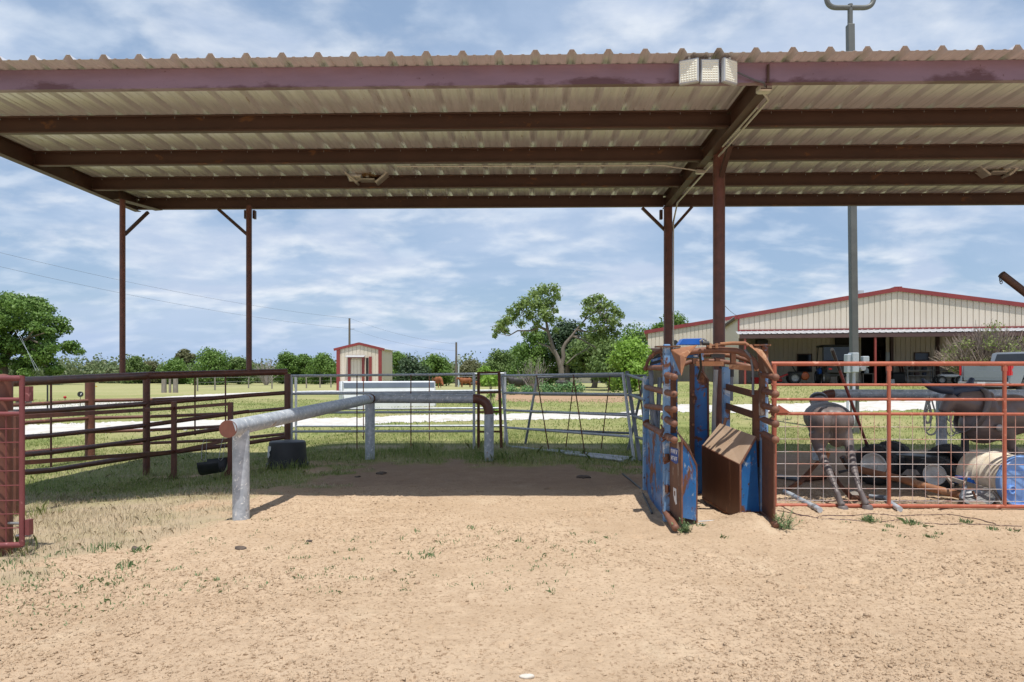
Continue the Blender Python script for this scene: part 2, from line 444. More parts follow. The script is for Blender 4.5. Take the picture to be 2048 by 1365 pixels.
# ------------------------------------------------------------------ camera, sky, sun
cam_d = bpy.data.cameras.new('camera'); cam = bpy.data.objects.new('camera', cam_d); COL.objects.link(cam)
cam.location = (0, 0, EYE); cam.rotation_euler = (R(90), 0, 0)
cam_d.sensor_width = 36; cam_d.lens = 36 * F / 2048; cam_d.shift_y = (HZ - 682.5) / 2048; cam_d.clip_start = .05; cam_d.clip_end = 6000
SC.camera = cam
SUN_EL = 73.2
w = bpy.data.worlds.new('World'); SC.world = w; w.use_nodes = True
nt = w.node_tree; nd = nt.nodes; lk = nt.links
bg = nd['Background']; bg.inputs['Strength'].default_value = .1
sky = nd.new('ShaderNodeTexSky'); sky.sky_type = 'NISHITA'; sky.sun_disc = False
sky.sun_elevation = R(SUN_EL); sky.sun_rotation = R(180); sky.dust_density = .6; sky.air_density = 1.0; sky.ozone_density = 2.0
tc = nd.new('ShaderNodeTexCoord'); sep = nd.new('ShaderNodeSeparateXYZ'); lk.new(tc.outputs['Generated'], sep.inputs[0])
def wm(op, a, b=None, clamp=False):
    o = nd.new('ShaderNodeMath'); o.operation = op; o.use_clamp = clamp
    for i, x in enumerate((a, b)):
        if x is None: continue
        if hasattr(x, 'is_linked'): lk.new(x, o.inputs[i])
        else: o.inputs[i].default_value = x
    return o.outputs[0]
zz = wm('MAXIMUM', sep.outputs['Z'], 0.0)
den = wm('ADD', zz, .26)
cmb = nd.new('ShaderNodeCombineXYZ'); lk.new(wm('DIVIDE', sep.outputs['X'], den), cmb.inputs[0]); lk.new(wm('DIVIDE', sep.outputs['Y'], den), cmb.inputs[1])
def wnoise(scale, det, rough, off, dist=.0, sx=1.0):
    mp = nd.new('ShaderNodeMapping'); mp.inputs['Location'].default_value = off; mp.inputs['Scale'].default_value = (sx, 1, 1); lk.new(cmb.outputs[0], mp.inputs[0])
    o = nd.new('ShaderNodeTexNoise'); o.inputs['Scale'].default_value = scale; o.inputs['Detail'].default_value = det; o.inputs['Roughness'].default_value = rough; o.inputs['Distortion'].default_value = dist
    lk.new(mp.outputs[0], o.inputs['Vector']); return o.outputs['Fac']
def wramp(f, a, b):
    o = nd.new('ShaderNodeMapRange'); o.interpolation_type = 'SMOOTHSTEP'; o.inputs[1].default_value = a; o.inputs[2].default_value = b; lk.new(f, o.inputs[0]); return o.outputs[0]
def wmix(f, a, b):
    o = nd.new('ShaderNodeMix'); o.data_type = 'RGBA'
    for s_, x in ((o.inputs[0], f), (o.inputs[6], a), (o.inputs[7], b)):
        if hasattr(x, 'is_linked'): lk.new(x, s_)
        elif isinstance(x, float): s_.default_value = x
        else: s_.default_value = (*x, 1)
    return o.outputs[2]
veil = wramp(wnoise(1.5, 8, .58, (3.1, .4, 0), .5, .7), .36, .70)
big = wramp(wnoise(2.7, 9, .54, (7.3, 2.2, 0), .15, .8), .45, .63)
top = wramp(wnoise(2.7, 9, .54, (7.3, 2.26, .02), .15, .8), .44, .64)
wisp = wramp(wnoise(6.5, 7, .52, (1.3, 5.2, 0), .2, .75), .47, .72)
base = wmix(.62, sky.outputs[0], (3.5, 4.85, 6.9))
base = wmix(wm('MULTIPLY', veil, .75), base, (5.0, 6.0, 7.7))
base = wmix(wm('MULTIPLY', wisp, .55), base, (6.6, 7.4, 8.5))
ccol = wmix(top, (8.0, 8.4, 8.9), (4.9, 5.8, 7.4))
base = wmix(wm('MULTIPLY', big, .85), base, ccol)
hz = wramp(zz, .0, .10)
base = wmix(wm('MULTIPLY', wm('SUBTRACT', 1.0, hz), .8), base, (3.7, 5.0, 7.4))
base = wmix(wm('MULTIPLY', wramp(zz, .46, .85), .85), base, (1.3, 2.1, 4.0))
lk.new(base, bg.inputs['Color'])
sun_d = bpy.data.lights.new('sun', 'SUN'); sun_d.energy = 4.4; sun_d.angle = R(.5); sun_d.color = (1, .955, .88)
sun = bpy.data.objects.new('sun', sun_d); COL.objects.link(sun); sun.location = (0, -30, 50)
sun.rotation_euler = (R(90 - SUN_EL), 0, 0)
sun.rotation_euler = Vector((-0.07, math.cos(R(SUN_EL)), -math.sin(R(SUN_EL)))).to_track_quat('-Z', 'Y').to_euler()
SC.view_settings.view_transform = 'Standard'; SC.view_settings.look = 'None'; SC.view_settings.exposure = 0.17; SC.view_settings.gamma = 1.0
SC.cycles.max_bounces = 6; SC.cycles.transparent_max_bounces = 4

# ------------------------------------------------------------------ ground
def xb(y): return np.interp(y, [-5, 3.5, 4.6, 5.1, 5.8, 6.3, 7.2, 8.1, 8.6, 10.4, 11.2], [-5.5, -4.6, -4.1, -3.8, -3.45, -3.15, -3.05, -3.1, -2.95, -2.85, -2.2])
def yb(x): return np.interp(x, [-2.2, -.2, .9, 1.5, 2.1, 2.6, 5, 10, 30], [11.2, 11.6, 11.3, 10.6, 10.5, 12.0, 13.0, 13.5, 14.5])
def grass_mask(x, y):
    """0 bare dirt .. 1 lawn"""
    n = fbm(x * .9, y * .9, 5, 4) - .47 + .8 * (fbm(x * 3.3, y * 3.3, 6, 3) - .44)
    a = (xb(y) - x) / .9 + n * 3.0
    b = (y - yb(x)) / .8 + n * 2.6
    a = np.where(y > 11.2, b, a); b = np.where(x < -2.2, a, b)
    return np.clip(np.maximum(a, b) * 1.7 + .5, 0, 1)
def axis(fine, lo, hi, step, grow, end):
    a = list(np.arange(lo, hi + 1e-6, step)); s = step
    while a[-1] < end: s *= grow; a.append(a[-1] + s)
    s = step; b = []
    p = lo
    while p > -end: s *= grow; p -= s; b.append(p)
    return np.array(b[::-1] + a)
xs = axis(None, -4.4, 4.4, .0125, 1.05, 3200)
ys = [2.4]
while ys[-1] < 9.5: ys.append(ys[-1] + max(.010, .0032 * ys[-1]))
s_ = .04
while ys[-1] < 3600: s_ = min(s_ * 1.05, 400); ys.append(ys[-1] + s_)
pre = []; p = 2.4; s_ = .03
while p > -400: s_ *= 1.15; p -= s_; pre.append(p)
ys = np.array(pre[::-1] + ys)
X, Y = np.meshgrid(xs, ys)
near = np.clip((17 - Y) / 4, 0, 1) * np.clip((40 - np.abs(X)) / 20, 0, 1) * np.clip((Y + 6) / 4, 0, 1)
GM = grass_mask(X, Y)
GM = np.where(near > 0, GM, np.where(Y < 2, 0, 1.0))
def clods(X, Y):
    patch = np.clip((fbm(X * .55, Y * .8, 31, 3) - .30) * 3.2, .12, 1)
    a = fbm(X * 26, Y * 26, 3, 3) - .44
    b = fbm(X * 11, Y * 11, 13, 3) - .44
    rg = np.abs(vnoise(X * 17, Y * 17, 23) - .5) * 2
    return patch * (.028 * np.maximum(a, -.05) + .040 * np.maximum(b, -.06) + .010 * rg * rg)
dirt = 1 - GM
H = .05 * (fbm(X * .5, Y * .5, 41, 3) - .44) + dirt * (clods(X, Y) * np.clip(1.35 - Y / 11, .25, 1) + .012 * (fbm(X * 5, Y * 5, 51, 3) - .44))
H += GM * .03 * (fbm(X * 3, Y * 3, 61, 3) - .44)
def worley_lumps(X, Y, cell, seed, pres, rlo, rhi):
    """rounded crumbs of soil, one at most per cell"""
    gx, gy = X / cell, Y / cell; ix = np.floor(gx).astype(np.int64); iy = np.floor(gy).astype(np.int64); out = np.zeros_like(X)
    def hh(a, b, k):
        n = (a * 73856093 ^ b * 19349663 ^ (seed * 83492791 + k * 2654435)) & 0xFFFFFFFF
        n = ((n ^ (n >> 15)) * 2246822519) & 0xFFFFFFFF; n = ((n ^ (n >> 13)) * 3266489917) & 0xFFFFFFFF
        return ((n ^ (n >> 16)) & 0xFFFF) / 65535.0
    for dx in (-1, 0, 1):
        for dy in (-1, 0, 1):
            a, b = ix + dx, iy + dy
            ok = hh(a, b, 1) < pres; r_ = rlo + (rhi - rlo) * hh(a, b, 2) ** 2
            ex = gx - (a + hh(a, b, 3)); ey = gy - (b + hh(a, b, 4)); th = hh(a, b, 5) * 3.14
            u = ex * np.cos(th) + ey * np.sin(th); v = (ey * np.cos(th) - ex * np.sin(th)) * (1 + hh(a, b, 6))
            d2 = (u * u + v * v) / (r_ * r_)
            out = np.maximum(out, np.where(ok & (d2 < 1), r_ * cell * np.sqrt(np.clip(1 - d2, 0, 1)), 0))
    return out
zone = dirt * np.clip((10.5 - Y) / 1.5, 0, 1) * (np.abs(X) < 9)
wob = .35 * (fbm(X * 60, Y * 60, 111, 2) - .37)
patchy = np.clip((fbm(X * .55, Y * .8, 31, 3) - .30) * 3.4, .10, 1)
sx_, sy_ = X + .02 * wob, Y + .02 * wob
H += zone * (.55 * worley_lumps(sx_, sy_, .075, 1, .22, .15, .45) * patchy * (.35 + 1.3 * fbm(X * 40, Y * 40, 131, 2)) + .85 * worley_lumps(sx_, sy_, .034, 2, .5, .2, .5) * np.clip(patchy * 1.4, .3, 1) * (.4 + 1.2 * fbm(X * 70, Y * 70, 141, 2)) - .35 * worley_lumps(sx_, sy_, .06, 3, .35, .2, .5))
def ridged(x, y, sd): n = fbm(x, y, sd, 2) / .75; return 1 - np.abs(2 * n - 1)
H += zone * patchy * (.030 * (ridged(X * 6, Y * 6, 151) - .6) * fbm(X * 9, Y * 9, 161, 2) + .020 * (ridged(X * 15, Y * 15, 171) - .6) * fbm(X * 21, Y * 21, 172, 2) * 1.4 + .010 * (ridged(X * 34, Y * 34, 181) - .6))
# hoof prints pressed into the worked dirt
H -= zone * .8 * worley_lumps(X, Y * .8, .42, 9, .45, .10, .20) * .45
H += zone * .006 * (fbm(X * 45, Y * 45, 121, 2) - .37)
def mound(x, y, r, h): return h * np.exp(-((X - x) ** 2 + (Y - y) ** 2) / r ** 2)
for (px, py, r, h) in ((482, 1050, .35, .035), (1500, 1052, .26, .12), (1372, 1036, .17, .08), (1300, 990, .3, .06), (1420, 960, .4, .05), (1590, 1010, .5, .03)):
    q = G(px, py); H += mound(q.x, q.y, r, h)
# wheel ruts and drag lines across the worked dirt
H += dirt * .012 * np.sin(X * 2.1 + Y * .9 + 3 * fbm(X * .4, Y * .4, 71, 2)) * np.clip((9 - Y) / 4, 0, 1)
def S_(t): t = np.clip(t, 0, 1); return t * t * (3 - 2 * t)
DIP = -.22 * S_((-3.4 - X) / 2.2) * S_((Y - 6.5) / 4) * (1 - S_((Y - 16) / 14))
rise = np.clip((X / np.maximum(Y, 1) - .13) / .12, 0, 1); rise = rise * rise * (3 - 2 * rise)
Z = DIP + H * near + np.where(Y > 15, rise * np.clip(.0385 * (Y - 16), 0, .88), 0)
# --- a lookup of the finished height
def ground_z(x, y):
    i = min(max(np.searchsorted(xs, x) - 1, 0), len(xs) - 2); j = min(max(np.searchsorted(ys, y) - 1, 0), len(ys) - 2)
    fx = (x - xs[i]) / (xs[i + 1] - xs[i]); fy = (y - ys[j]) / (ys[j + 1] - ys[j])
    return float((Z[j, i] * (1 - fx) + Z[j, i + 1] * fx) * (1 - fy) + (Z[j + 1, i] * (1 - fx) + Z[j + 1, i + 1] * fx) * fy)
def ground_za(x, y):
    i = np.clip(np.searchsorted(xs, x) - 1, 0, len(xs) - 2); j = np.clip(np.searchsorted(ys, y) - 1, 0, len(ys) - 2)
    fx = (x - xs[i]) / (xs[i + 1] - xs[i]); fy = (y - ys[j]) / (ys[j + 1] - ys[j])
    return (Z[j, i] * (1 - fx) + Z[j, i + 1] * fx) * (1 - fy) + (Z[j + 1, i] * (1 - fx) + Z[j + 1, i + 1] * fx) * fy
nx, ny = len(xs), len(ys)
idx = np.arange(nx * ny).reshape(ny, nx)
quads = np.stack([idx[:-1, :-1], idx[:-1, 1:], idx[1:, 1:], idx[1:, :-1]], -1).reshape(-1, 4)
def ground_material():
    t = NT('dirt_and_lawn'); v = t.pos()
    at = t.n('ShaderNodeAttribute', attribute_name='lawn')
    f = at.outputs['Fac']
    d = t.mix(t.ramp(t.noise(.8, 5, .6, v), .35, .68), (.535, .40, .275), (.46, .335, .225))
    d = t.mix(t.ramp(t.noise(7, 6, .65, v), .40, .72), d, (.60, .455, .315))
    d = t.mix(t.ramp(t.noise(36, 5, .7, v), .535, .63), d, (.30, .20, .125))  # dark specks: organic bits, also painted in for the small shadows under crumbs
    d = t.mix(t.ramp(t.noise(95, 3, .6, v), .60, .72), d, (.62, .47, .33))
    d = t.mix(t.ramp(t.noise(1.7, 4, .6, t.mapping(v, (1, .5, 1))), .60, .74), d, (.60, .47, .33))
    d = t.mix(t.mul(t.ramp(t.noise(.55, 5, .62, t.mapping(v, (1, 1.6, 1))), .47, .60), .45), d, (.44, .315, .205))
    # soil under the shed: roof shade deepened in its colour, with some damp
    at2 = t.n('ShaderNodeAttribute', attribute_name='damp_shade')
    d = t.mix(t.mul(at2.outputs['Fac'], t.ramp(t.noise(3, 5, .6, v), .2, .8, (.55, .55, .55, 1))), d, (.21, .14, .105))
    n1 = t.noise(.16, 6, .62, v); n2 = t.noise(1.6, 6, .65, v); n3 = t.noise(12, 4, .6, v)
    g = t.mix(t.ramp(n2, .36, .66), (.19, .225, .070), (.30, .315, .115))
    g = t.mix(t.ramp(n1, .42, .66), g, (.40, .345, .175))
    g = t.mix(t.mul(t.ramp(n3, .45, .75), .55), g, (.10, .14, .035))
    far = t.n('ShaderNodeAttribute', attribute_name='far')
    g = t.mix(t.mul(far.outputs['Fac'], t.ramp(t.noise(.05, 5, .6, t.mapping(v, (.4, 1, 1))), .3, .7, (.45, .45, .45, 1))), g, (.36, .35, .17))
    dry = t.n('ShaderNodeAttribute', attribute_name='dry')
    g = t.mix(t.mul(dry.outputs['Fac'], t.ramp(n2, .25, .6, (.6, .6, .6, 1))), g, (.44, .35, .24))
    t.l(t.mix(f, d, g), t.b.inputs['Base Color'])
    t.b.inputs['Roughness'].default_value = .95; t.b.inputs['Specular IOR Level'].default_value = .15
    hh = t.mul(t.noise(85, 6, .7, v), t.mul(t.noise(22, 5, .7, v), 1.5), 'ADD')
    t.bump(hh, .7, .016)
    return t.m
M['ground'] = ground_material()
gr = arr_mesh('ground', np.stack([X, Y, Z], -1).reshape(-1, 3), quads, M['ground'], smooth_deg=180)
struct(gr)
def vattr(o, name, a):
    at = o.data.attributes.new(name, 'FLOAT', 'POINT'); at.data.foreach_set('value', np.ascontiguousarray(a, dtype=np.float32).ravel())
vattr(gr, 'lawn', GM)
vattr(gr, 'damp_shade', np.clip((Y - 8.2) / 1.2, 0, 1) * np.clip((14 - Y) / 1, 0, 1) * np.clip((X + 3.2) / .6, 0, 1) * .75)  # mask of the shade painted into the soil beneath the roof
vattr(gr, 'far', np.clip((Y - 34) / 25, 0, 1))
dryf = np.clip((9.4 - Y) / 1.6, 0, 1) * (X < 0)
strip = np.exp(-((Y - 14.0) / .45) ** 2) * np.clip((X + 4.5) / 1, 0, 1) * np.clip((2.5 - X) / 1, 0, 1)
vattr(gr, 'dry', np.clip(dryf + .9 * strip, 0, 1))

def ribbon(name, rows, mt, dz, sub=40):
    """rows: [(left point, right point)] on the ground; a sheet lying on the land"""
    mb = MB(); g = []
    for i in range(len(rows) - 1):
        for k in range(sub):
            t = k / sub
            a = rows[i][0].lerp(rows[i + 1][0], t); b = rows[i][1].lerp(rows[i + 1][1], t)
            g.append((a, b))
    g.append(rows[-1])
    nn = 5
    rr = random.Random(hash(name) % 1000 if False else len(rows))
    for a, b in g:
        j0, j1 = rr.uniform(-.06, .10), rr.uniform(-.06, .12)
        for k in range(nn):
            p = a.lerp(b, -j0 + (1 + j0 + j1) * k / (nn - 1))
            mb.v.append(Vector((p.x, p.y, ground_z(p.x, p.y) + dz * (1 if 0 < k < nn - 1 else .35))))
    for i in range(len(g) - 1):
        for k in range(nn - 1):
            mb.f.append((i * nn + k, i * nn + k + 1, (i + 1) * nn + k + 1, (i + 1) * nn + k))
    return struct(mb.build(name, mt))
M['gravel'] = mat('white_gravel', (.64, .615, .575), (.50, .47, .425), 3.5, .95, bump=.5, bscale=30, spots=[((.42, .38, .27), 1.1, .60, .95), ((.30, .31, .13), .8, .635, .95)])
M['soil'] = mat('garden_soil', (.42, .27, .16), (.33, .21, .125), 1.2, .95, bump=.5, bscale=10)
road = [(-500, 870, 902), (-150, 860, 885), (50, 851, 873), (250, 844, 864), (450, 840, 857), (600, 838, 852.5), (800, 832, 845.5), (900, 830, 843), (1100, 827.5, 839), (1240, 825.5, 836)]
rows = [(G(x, a), G(x, b)) for x, a, b in road]
rows += [(V(7.6, 25.0, 0), V(7.4, 22.2, 0)), (V(13, 26.3, 0), V(12.2, 22.9, 0)), (V(19, 28.0, 0), V(18, 24.2, 0)), (V(40, 33, 0), V(40, 28, 0))]
ribbon('gravel_drive', rows, M['gravel'], .02)
road2 = [(-300, 842, 858), (-60, 823, 836), (60, 811, 820), (250, 800, 807), (400, 790, 796), (500, 785.5, 790), (620, 782, 785.5), (760, 779.5, 782.5)]
ribbon('gravel_track', [(G(x, a), G(x, b)) for x, a, b in road2], M['gravel'], .02)
ribbon('garden_soil', [(G(995, 788), G(990, 802)), (G(1080, 787), G(1080, 804)), (G(1180, 788), G(1180, 803)), (G(1262, 789), G(1268, 801))], M['soil'], .02)

# ------------------------------------------------------------------ clods, grass, weeds
def scatter_lumps(name, pts, sizes, mt, seed):
    r = np.random.default_rng(seed)
    t = (1 + 5 ** .5) / 2
    iv = np.array([(-1, t, 0), (1, t, 0), (-1, -t, 0), (1, -t, 0), (0, -1, t), (0, 1, t), (0, -1, -t), (0, 1, -t), (t, 0, -1), (t, 0, 1), (-t, 0, -1), (-t, 0, 1)]) / math.sqrt(1 + t * t)
    fi = np.array([(0, 11, 5), (0, 5, 1), (0, 1, 7), (0, 7, 10), (0, 10, 11), (1, 5, 9), (5, 11, 4), (11, 10, 2), (10, 7, 6), (7, 1, 8), (3, 9, 4), (3, 4, 2), (3, 2, 6), (3, 6, 8), (3, 8, 9), (4, 9, 5), (2, 4, 11), (6, 2, 10), (8, 6, 7), (9, 8, 1)])
    n = len(pts)
    vs = iv[None] * r.uniform(.45, 1.35, (n, 12, 1)) * r.uniform(.6, 1.4, (n, 1, 3)) * np.array([1, 1, .7])
    a = r.uniform(0, 6.28, n); c, s = np.cos(a)[:, None], np.sin(a)[:, None]
    vs = np.stack([vs[..., 0] * c - vs[..., 1] * s, vs[..., 0] * s + vs[..., 1] * c, vs[..., 2]], -1) * sizes[:, None, None]
    vs = vs + pts[:, None, :]
    fs = (np.arange(n)[:, None, None] * 12 + fi[None]).reshape(-1, 3)
    return arr_mesh(name, vs.reshape(-1, 3), fs, mt, k=3)
M['clod'] = mat('dry_dirt_clods', (.54, .39, .255), (.46, .33, .205), 5, .95, bump=.8, bscale=90, spots=[((.60, .45, .30), 9, .60, .95)])
r0 = np.random.default_rng(4)
n = 85000
yy = 2.9 + 6.2 * r0.random(n) ** 1.5; xx = (r0.random(n) * 2 - 1) * (yy * .80)
pt = fbm(xx * .55, yy * .8, 31, 3); keep = (r0.random(n) < np.clip((pt - .26) * 3.4, .05, 1)) & (grass_mask(xx, yy) < .35)
xx, yy = xx[keep], yy[keep]
sz = .003 + .010 * r0.random(len(xx)) ** 3 + .026 * (r0.random(len(xx)) ** 160) * .6
zz_ = ground_za(xx, yy)
struct(scatter_lumps('soil_clods', np.stack([xx, yy, zz_ + sz * .15], -1), sz, M['ground'], 9), 'stuff')

def blades(name, x, y, h, wd, mt, seed, lean=.5, z=None):
    r = np.random.default_rng(seed); n = len(x)
    z = ground_za(x, y) if z is None else z
    a = r.uniform(0, 6.28, n); b = r.uniform(0, 6.28, n)
    L_ = r.uniform(0, lean, n) * h
    p = np.stack([x, y, z - .005], -1)
    d = np.stack([np.cos(a) * wd, np.sin(a) * wd, np.zeros(n)], -1)
    mid = p + np.stack([np.cos(b) * L_ * .35, np.sin(b) * L_ * .35, h * .6], -1)
    tip = p + np.stack([np.cos(b) * L_, np.sin(b) * L_, h * (1 - .3 * L_ / np.maximum(h, 1e-6))], -1)
    vs = np.stack([p - d / 2, p + d / 2, mid + d * .32, tip, mid - d * .32], 1).reshape(-1, 3)
    fs = np.arange(n * 5).reshape(n, 5)
    return struct(arr_mesh(name, vs, fs, mt, k=5), 'stuff')
def region(n, x0, x1, y0, y1, seed, fn):
    r = np.random.default_rng(seed); x = r.uniform(x0, x1, n); y = r.uniform(y0, y1, n)
    k = r.random(n) < fn(x, y); return x[k], y[k], r
# dry straw by the near fence
x, y, r = region(470000, -13.0, 4.5, 3.6, 13.6, 21, lambda x, y: grass_mask(x, y) * np.clip(.25 + 1.6 * (fbm(x * 2, y * 2, 77, 3) - .3), .08, 1) * np.clip(.16 + (10 - y) / 1.5, .22, 1) * (x > -1.15 * y))
blades('dry_grass', x, y, r.uniform(.02, .075, len(x)), r.uniform(.003, .006, len(x)), L['dry'], 22, 1.0)
# green grass under and behind the fences
def gfn(x, y):
    d = np.clip((y - 8.2) / 1.6, 0, 1) * grass_mask(x, y)
    s = np.exp(-((y - 14.0) / .4) ** 2) * (x > -4) * (x < 2.2)
    return d * np.clip(.35 + 1.8 * (fbm(x * 1.2, y * 1.2, 87, 3) - .3), .15, 1) * (1 - .95 * s) * (np.abs(x) < .86 * y)
x, y, r = region(260000, -14, 13, 8, 18, 31, gfn)
blades('grass', x, y, r.uniform(.025, .085, len(x)), r.uniform(.004, .008, len(x)), L['grass'], 32, 1.0)
x, y, r = region(9000, -3.4, 4.5, 11.3, 14.2, 33, lambda x, y: grass_mask(x, y) * np.clip((fbm(x * 1.1, y * 1.1, 187, 3) - .45) * 6, 0, 1))
blades('tall_grass', x, y, r.uniform(.08, .22, len(x)), r.uniform(.004, .008, len(x)), L['grass'], 34, .7)
def on_drive(x, y):
    out = np.zeros(len(x), bool)
    for a, b in zip(rows[:-1], rows[1:]):
        lo = min(a[0].x, a[1].x); hi = max(b[0].x, b[1].x)
        u = np.clip((x - (a[0].x + a[1].x) / 2) / max(1e-3, ((b[0].x + b[1].x) - (a[0].x + a[1].x)) / 2), 0, 1)
        y0 = a[1].y * (1 - u) + b[1].y * u; y1 = a[0].y * (1 - u) + b[0].y * u
        out |= (x >= lo) & (x <= hi) & (y > y0) & (y < y1)
    return out
x, y, r = region(110000, -30, 30, 17.5, 40, 41, lambda x, y: .85 * (np.abs(x) < .82 * y) * np.clip(.3 + 1.7 * (fbm(x * .6, y * .6, 97, 3) - .3), .1, 1))
k = ~on_drive(x, y) & ~((x > 11.5) & (y > 38)); x, y = x[k], y[k]
blades('lawn_grass', x, y, np.random.default_rng(1).uniform(.03, .09, len(x)), np.random.default_rng(2).uniform(.012, .03, len(x)), L['grass'], 42, 1.2)
# scattered small weeds on the dirt
def tuft(px, py, n, rad, h, seed):
    q = G(px, py); r = np.random.default_rng(seed)
    a = r.uniform(0, 6.28, n); d = rad * r.random(n) ** .7
    return q.x + np.cos(a) * d, q.y + np.sin(a) * d * 1.2, r.uniform(.4, 1, n) * h
tl = [(150, 1215, 80, .35, .04), (60, 1200, 60, .3, .04), (250, 1200, 40, .25, .04), (200, 1160, 40, .2, .05), (100, 1160, 30, .2, .05), (265, 1130, 40, .12, .07), (30, 1180, 50, .2, .04), (220, 1168, 30, .12, .05),
      (615, 1117, 20, .06, .04), (533, 1043, 14, .06, .04), (858, 1108, 45, .10, .06), (945, 1060, 22, .06, .06), (830, 1063, 16, .06, .05), (1000, 1068, 14, .06, .03), (880, 1085, 18, .07, .04), (990, 1095, 20, .1, .03), (1038, 1085, 12, .04, .06), (1110, 1097, 10, .05, .05), (706, 1097, 16, .04, .04), (795, 1103, 12, .06, .03), (1080, 1123, 10, .05, .03), (1150, 1070, 8, .04, .05), (1180, 1085, 10, .08, .03), (1445, 1075, 12, .05, .05),
      (410, 1178, 8, .04, .04), (470, 1170, 10, .08, .03), (330, 1195, 8, .05, .03), (1740, 1046, 50, .1, .09), (1822, 1051, 50, .07, .09), (1930, 1047, 40, .06, .07), (1863, 1080, 30, .06, .05), (1985, 1060, 26, .06, .06), (2022, 1062, 22, .06, .05), (1780, 1057, 22, .07, .05), (1770, 1066, 12, .05, .04), (1875, 1073, 14, .04, .05), (1800, 1079, 12, .04, .04), (1405, 1053, 24, .06, .05), (1850, 1055, 14, .05, .05), (1690, 1049, 12, .06, .03),
      (130, 1105, 40, .2, .06), (210, 1095, 60, .15, .08), (280, 1100, 30, .1, .06), (20, 1130, 60, .25, .06)]
ax, ay, ah = [], [], []
for i, (px, py, nn, rad, h) in enumerate(tl):
    a, b, c = tuft(px, py, nn, rad, h, 100 + i); ax.append(a); ay.append(b); ah.append(c)
rr = np.random.default_rng(77)
gx_, gy_, gh_ = [], [], []
for X0, Y0 in (((293 - CX) / F * 11.6, 11.6), ((348 - CX) / F * 11.1, 11.05), ((461 - CX) / F * 10.6, 10.55), ((180 - CX) / F * 13.6, 13.6), (-3.68, 10.85), (-3.4, 11.1), (-3.95, 11.0), (-2.45, 11.95), (-.39, 11.8), (-4.45, 13.5), (-.75, 13.5), (-.6, 13.8), (-.1, 13.9), (2.1, 11.8), (-4.1, 12.5), (1.2, 12.4), (.4, 13.0), (-5.2, 7.4), (-4.25, 5.75), (7.45, 11.85), (8.5, 16.8), (-3.5, 10.8)):
    n_ = 90; a_ = rr.uniform(0, 6.28, n_); d_ = .06 + .22 * rr.random(n_) ** 1.5
    gx_.append(X0 + np.cos(a_) * d_); gy_.append(Y0 + np.sin(a_) * d_); gh_.append(rr.uniform(.06, .20, n_) * (1.25 - d_ * 2))
gx_, gy_, gh_ = map(np.concatenate, (gx_, gy_, gh_))
blades('post_grass', gx_, gy_, gh_, rr.uniform(.004, .008, len(gx_)), L['grass'], 35, .8)
for i in range(170):
    py = rr.uniform(1060, 1190); px = rr.uniform(0, 1250)
    a, b, c = tuft(px, py, rr.integers(3, 10), rr.uniform(.02, .07), rr.uniform(.02, .05), 500 + i); ax.append(a); ay.append(b); ah.append(c)
ax, ay, ah = map(np.concatenate, (ax, ay, ah))
blades('weeds', ax, ay, ah, np.random.default_rng(3).uniform(.006, .012, len(ax)), L['weed'], 52, 1.4)
# ------------------------------------------------------------------ the open shed
AY = -0.0227
def S(u, v, z): return Vector((u * math.cos(AY) - v * math.sin(AY), u * math.sin(AY) + v * math.cos(AY), z))
DU = Vector((math.cos(AY), math.sin(AY), 0)); DV = Vector((-math.sin(AY), math.cos(AY), 0)); DZ = Vector((0, 0, 1))
ZB, ZT = 4.53, 4.74
UL, UC, UR = -7.22, 2.515, 12.4
PV = [7.16 + 1.322 * k for k in range(5)]
shed = thing('open_shed', 'long open sided shed of brown steel beams under a ribbed metal roof', 'shed', S(-2, 9.7, 0))
def cee(parent, name, u0, u1, v, mt, fl, h=ZT - ZB, z=ZB, d=.075, tk=.007):
    """C shaped purlin running along the shed; fl = which way the flanges point"""
    mb = MB()
    pr = [(0, 0), (fl * d, 0), (fl * d, .02), (fl * (d - tk), .02), (fl * (d - tk), tk), (fl * tk, tk), (fl * tk, h - tk), (fl * (d - tk), h - tk), (fl * (d - tk), h - .02), (fl * d, h - .02), (fl * d, h), (0, h)]
    if fl > 0: pr = pr[::-1]
    mb.prism([S(u0, v + a, z + b) for a, b in pr], DU * (u1 - u0))
    return mb.build(name, mt, parent, 30)
# front fascia beam in two lengths, then the purlins bay by bay
cee(shed, 'fascia_beam', -9.9, UC - .003, PV[0], M['fascia'], 1)
cee(shed, 'fascia_beam', UC + .003, UR, PV[0], M['fascia'], 1)
for v in PV[1:]:
    cee(shed, 'purlin', UL + .03, UC - .05, v + .03, M['purlin'], -1)
    cee(shed, 'purlin', UC + .05, UR, v + .03, M['purlin'], -1)
def rafter(u, v0, v1):
    mb = MB(); w_, tk = .115, .009; z0, z1 = ZB - .025, ZT - .004
    for zc in (z0, z1): mb.beam(S(u, v0, zc), S(u, v1, zc), w_, tk)
    mb.beam(S(u, v0, (z0 + z1) / 2), S(u, v1, (z0 + z1) / 2), tk, z1 - z0 - tk)
    return mb.build('rafter', M['purlin'], shed, 30)
rafter(UC, PV[0] + .08, PV[4] + .05); rafter(UL, 7.0, PV[4] + .05)
for v in PV[1:]:
    for u in (UC - .03, UL + .04):
        MB().box(S(u, v + .026, (ZB + ZT) / 2), (.06, .007, .15)).build('cleat', M['purlin'], shed, 0)
# bolts hanging through the purlins' top edge (screws of the roof)
mb = MB(); k = 0
for v in PV[1:]:
    u = UL + .2
    while u < 9.5: mb.cyl(S(u, v - .02, ZT - .006), S(u, v - .02, ZT - .04), .0045, 5); u += .371
b = mb.build('roof_screws', M['grey_metal'], shed); b['kind'] = 'stuff'
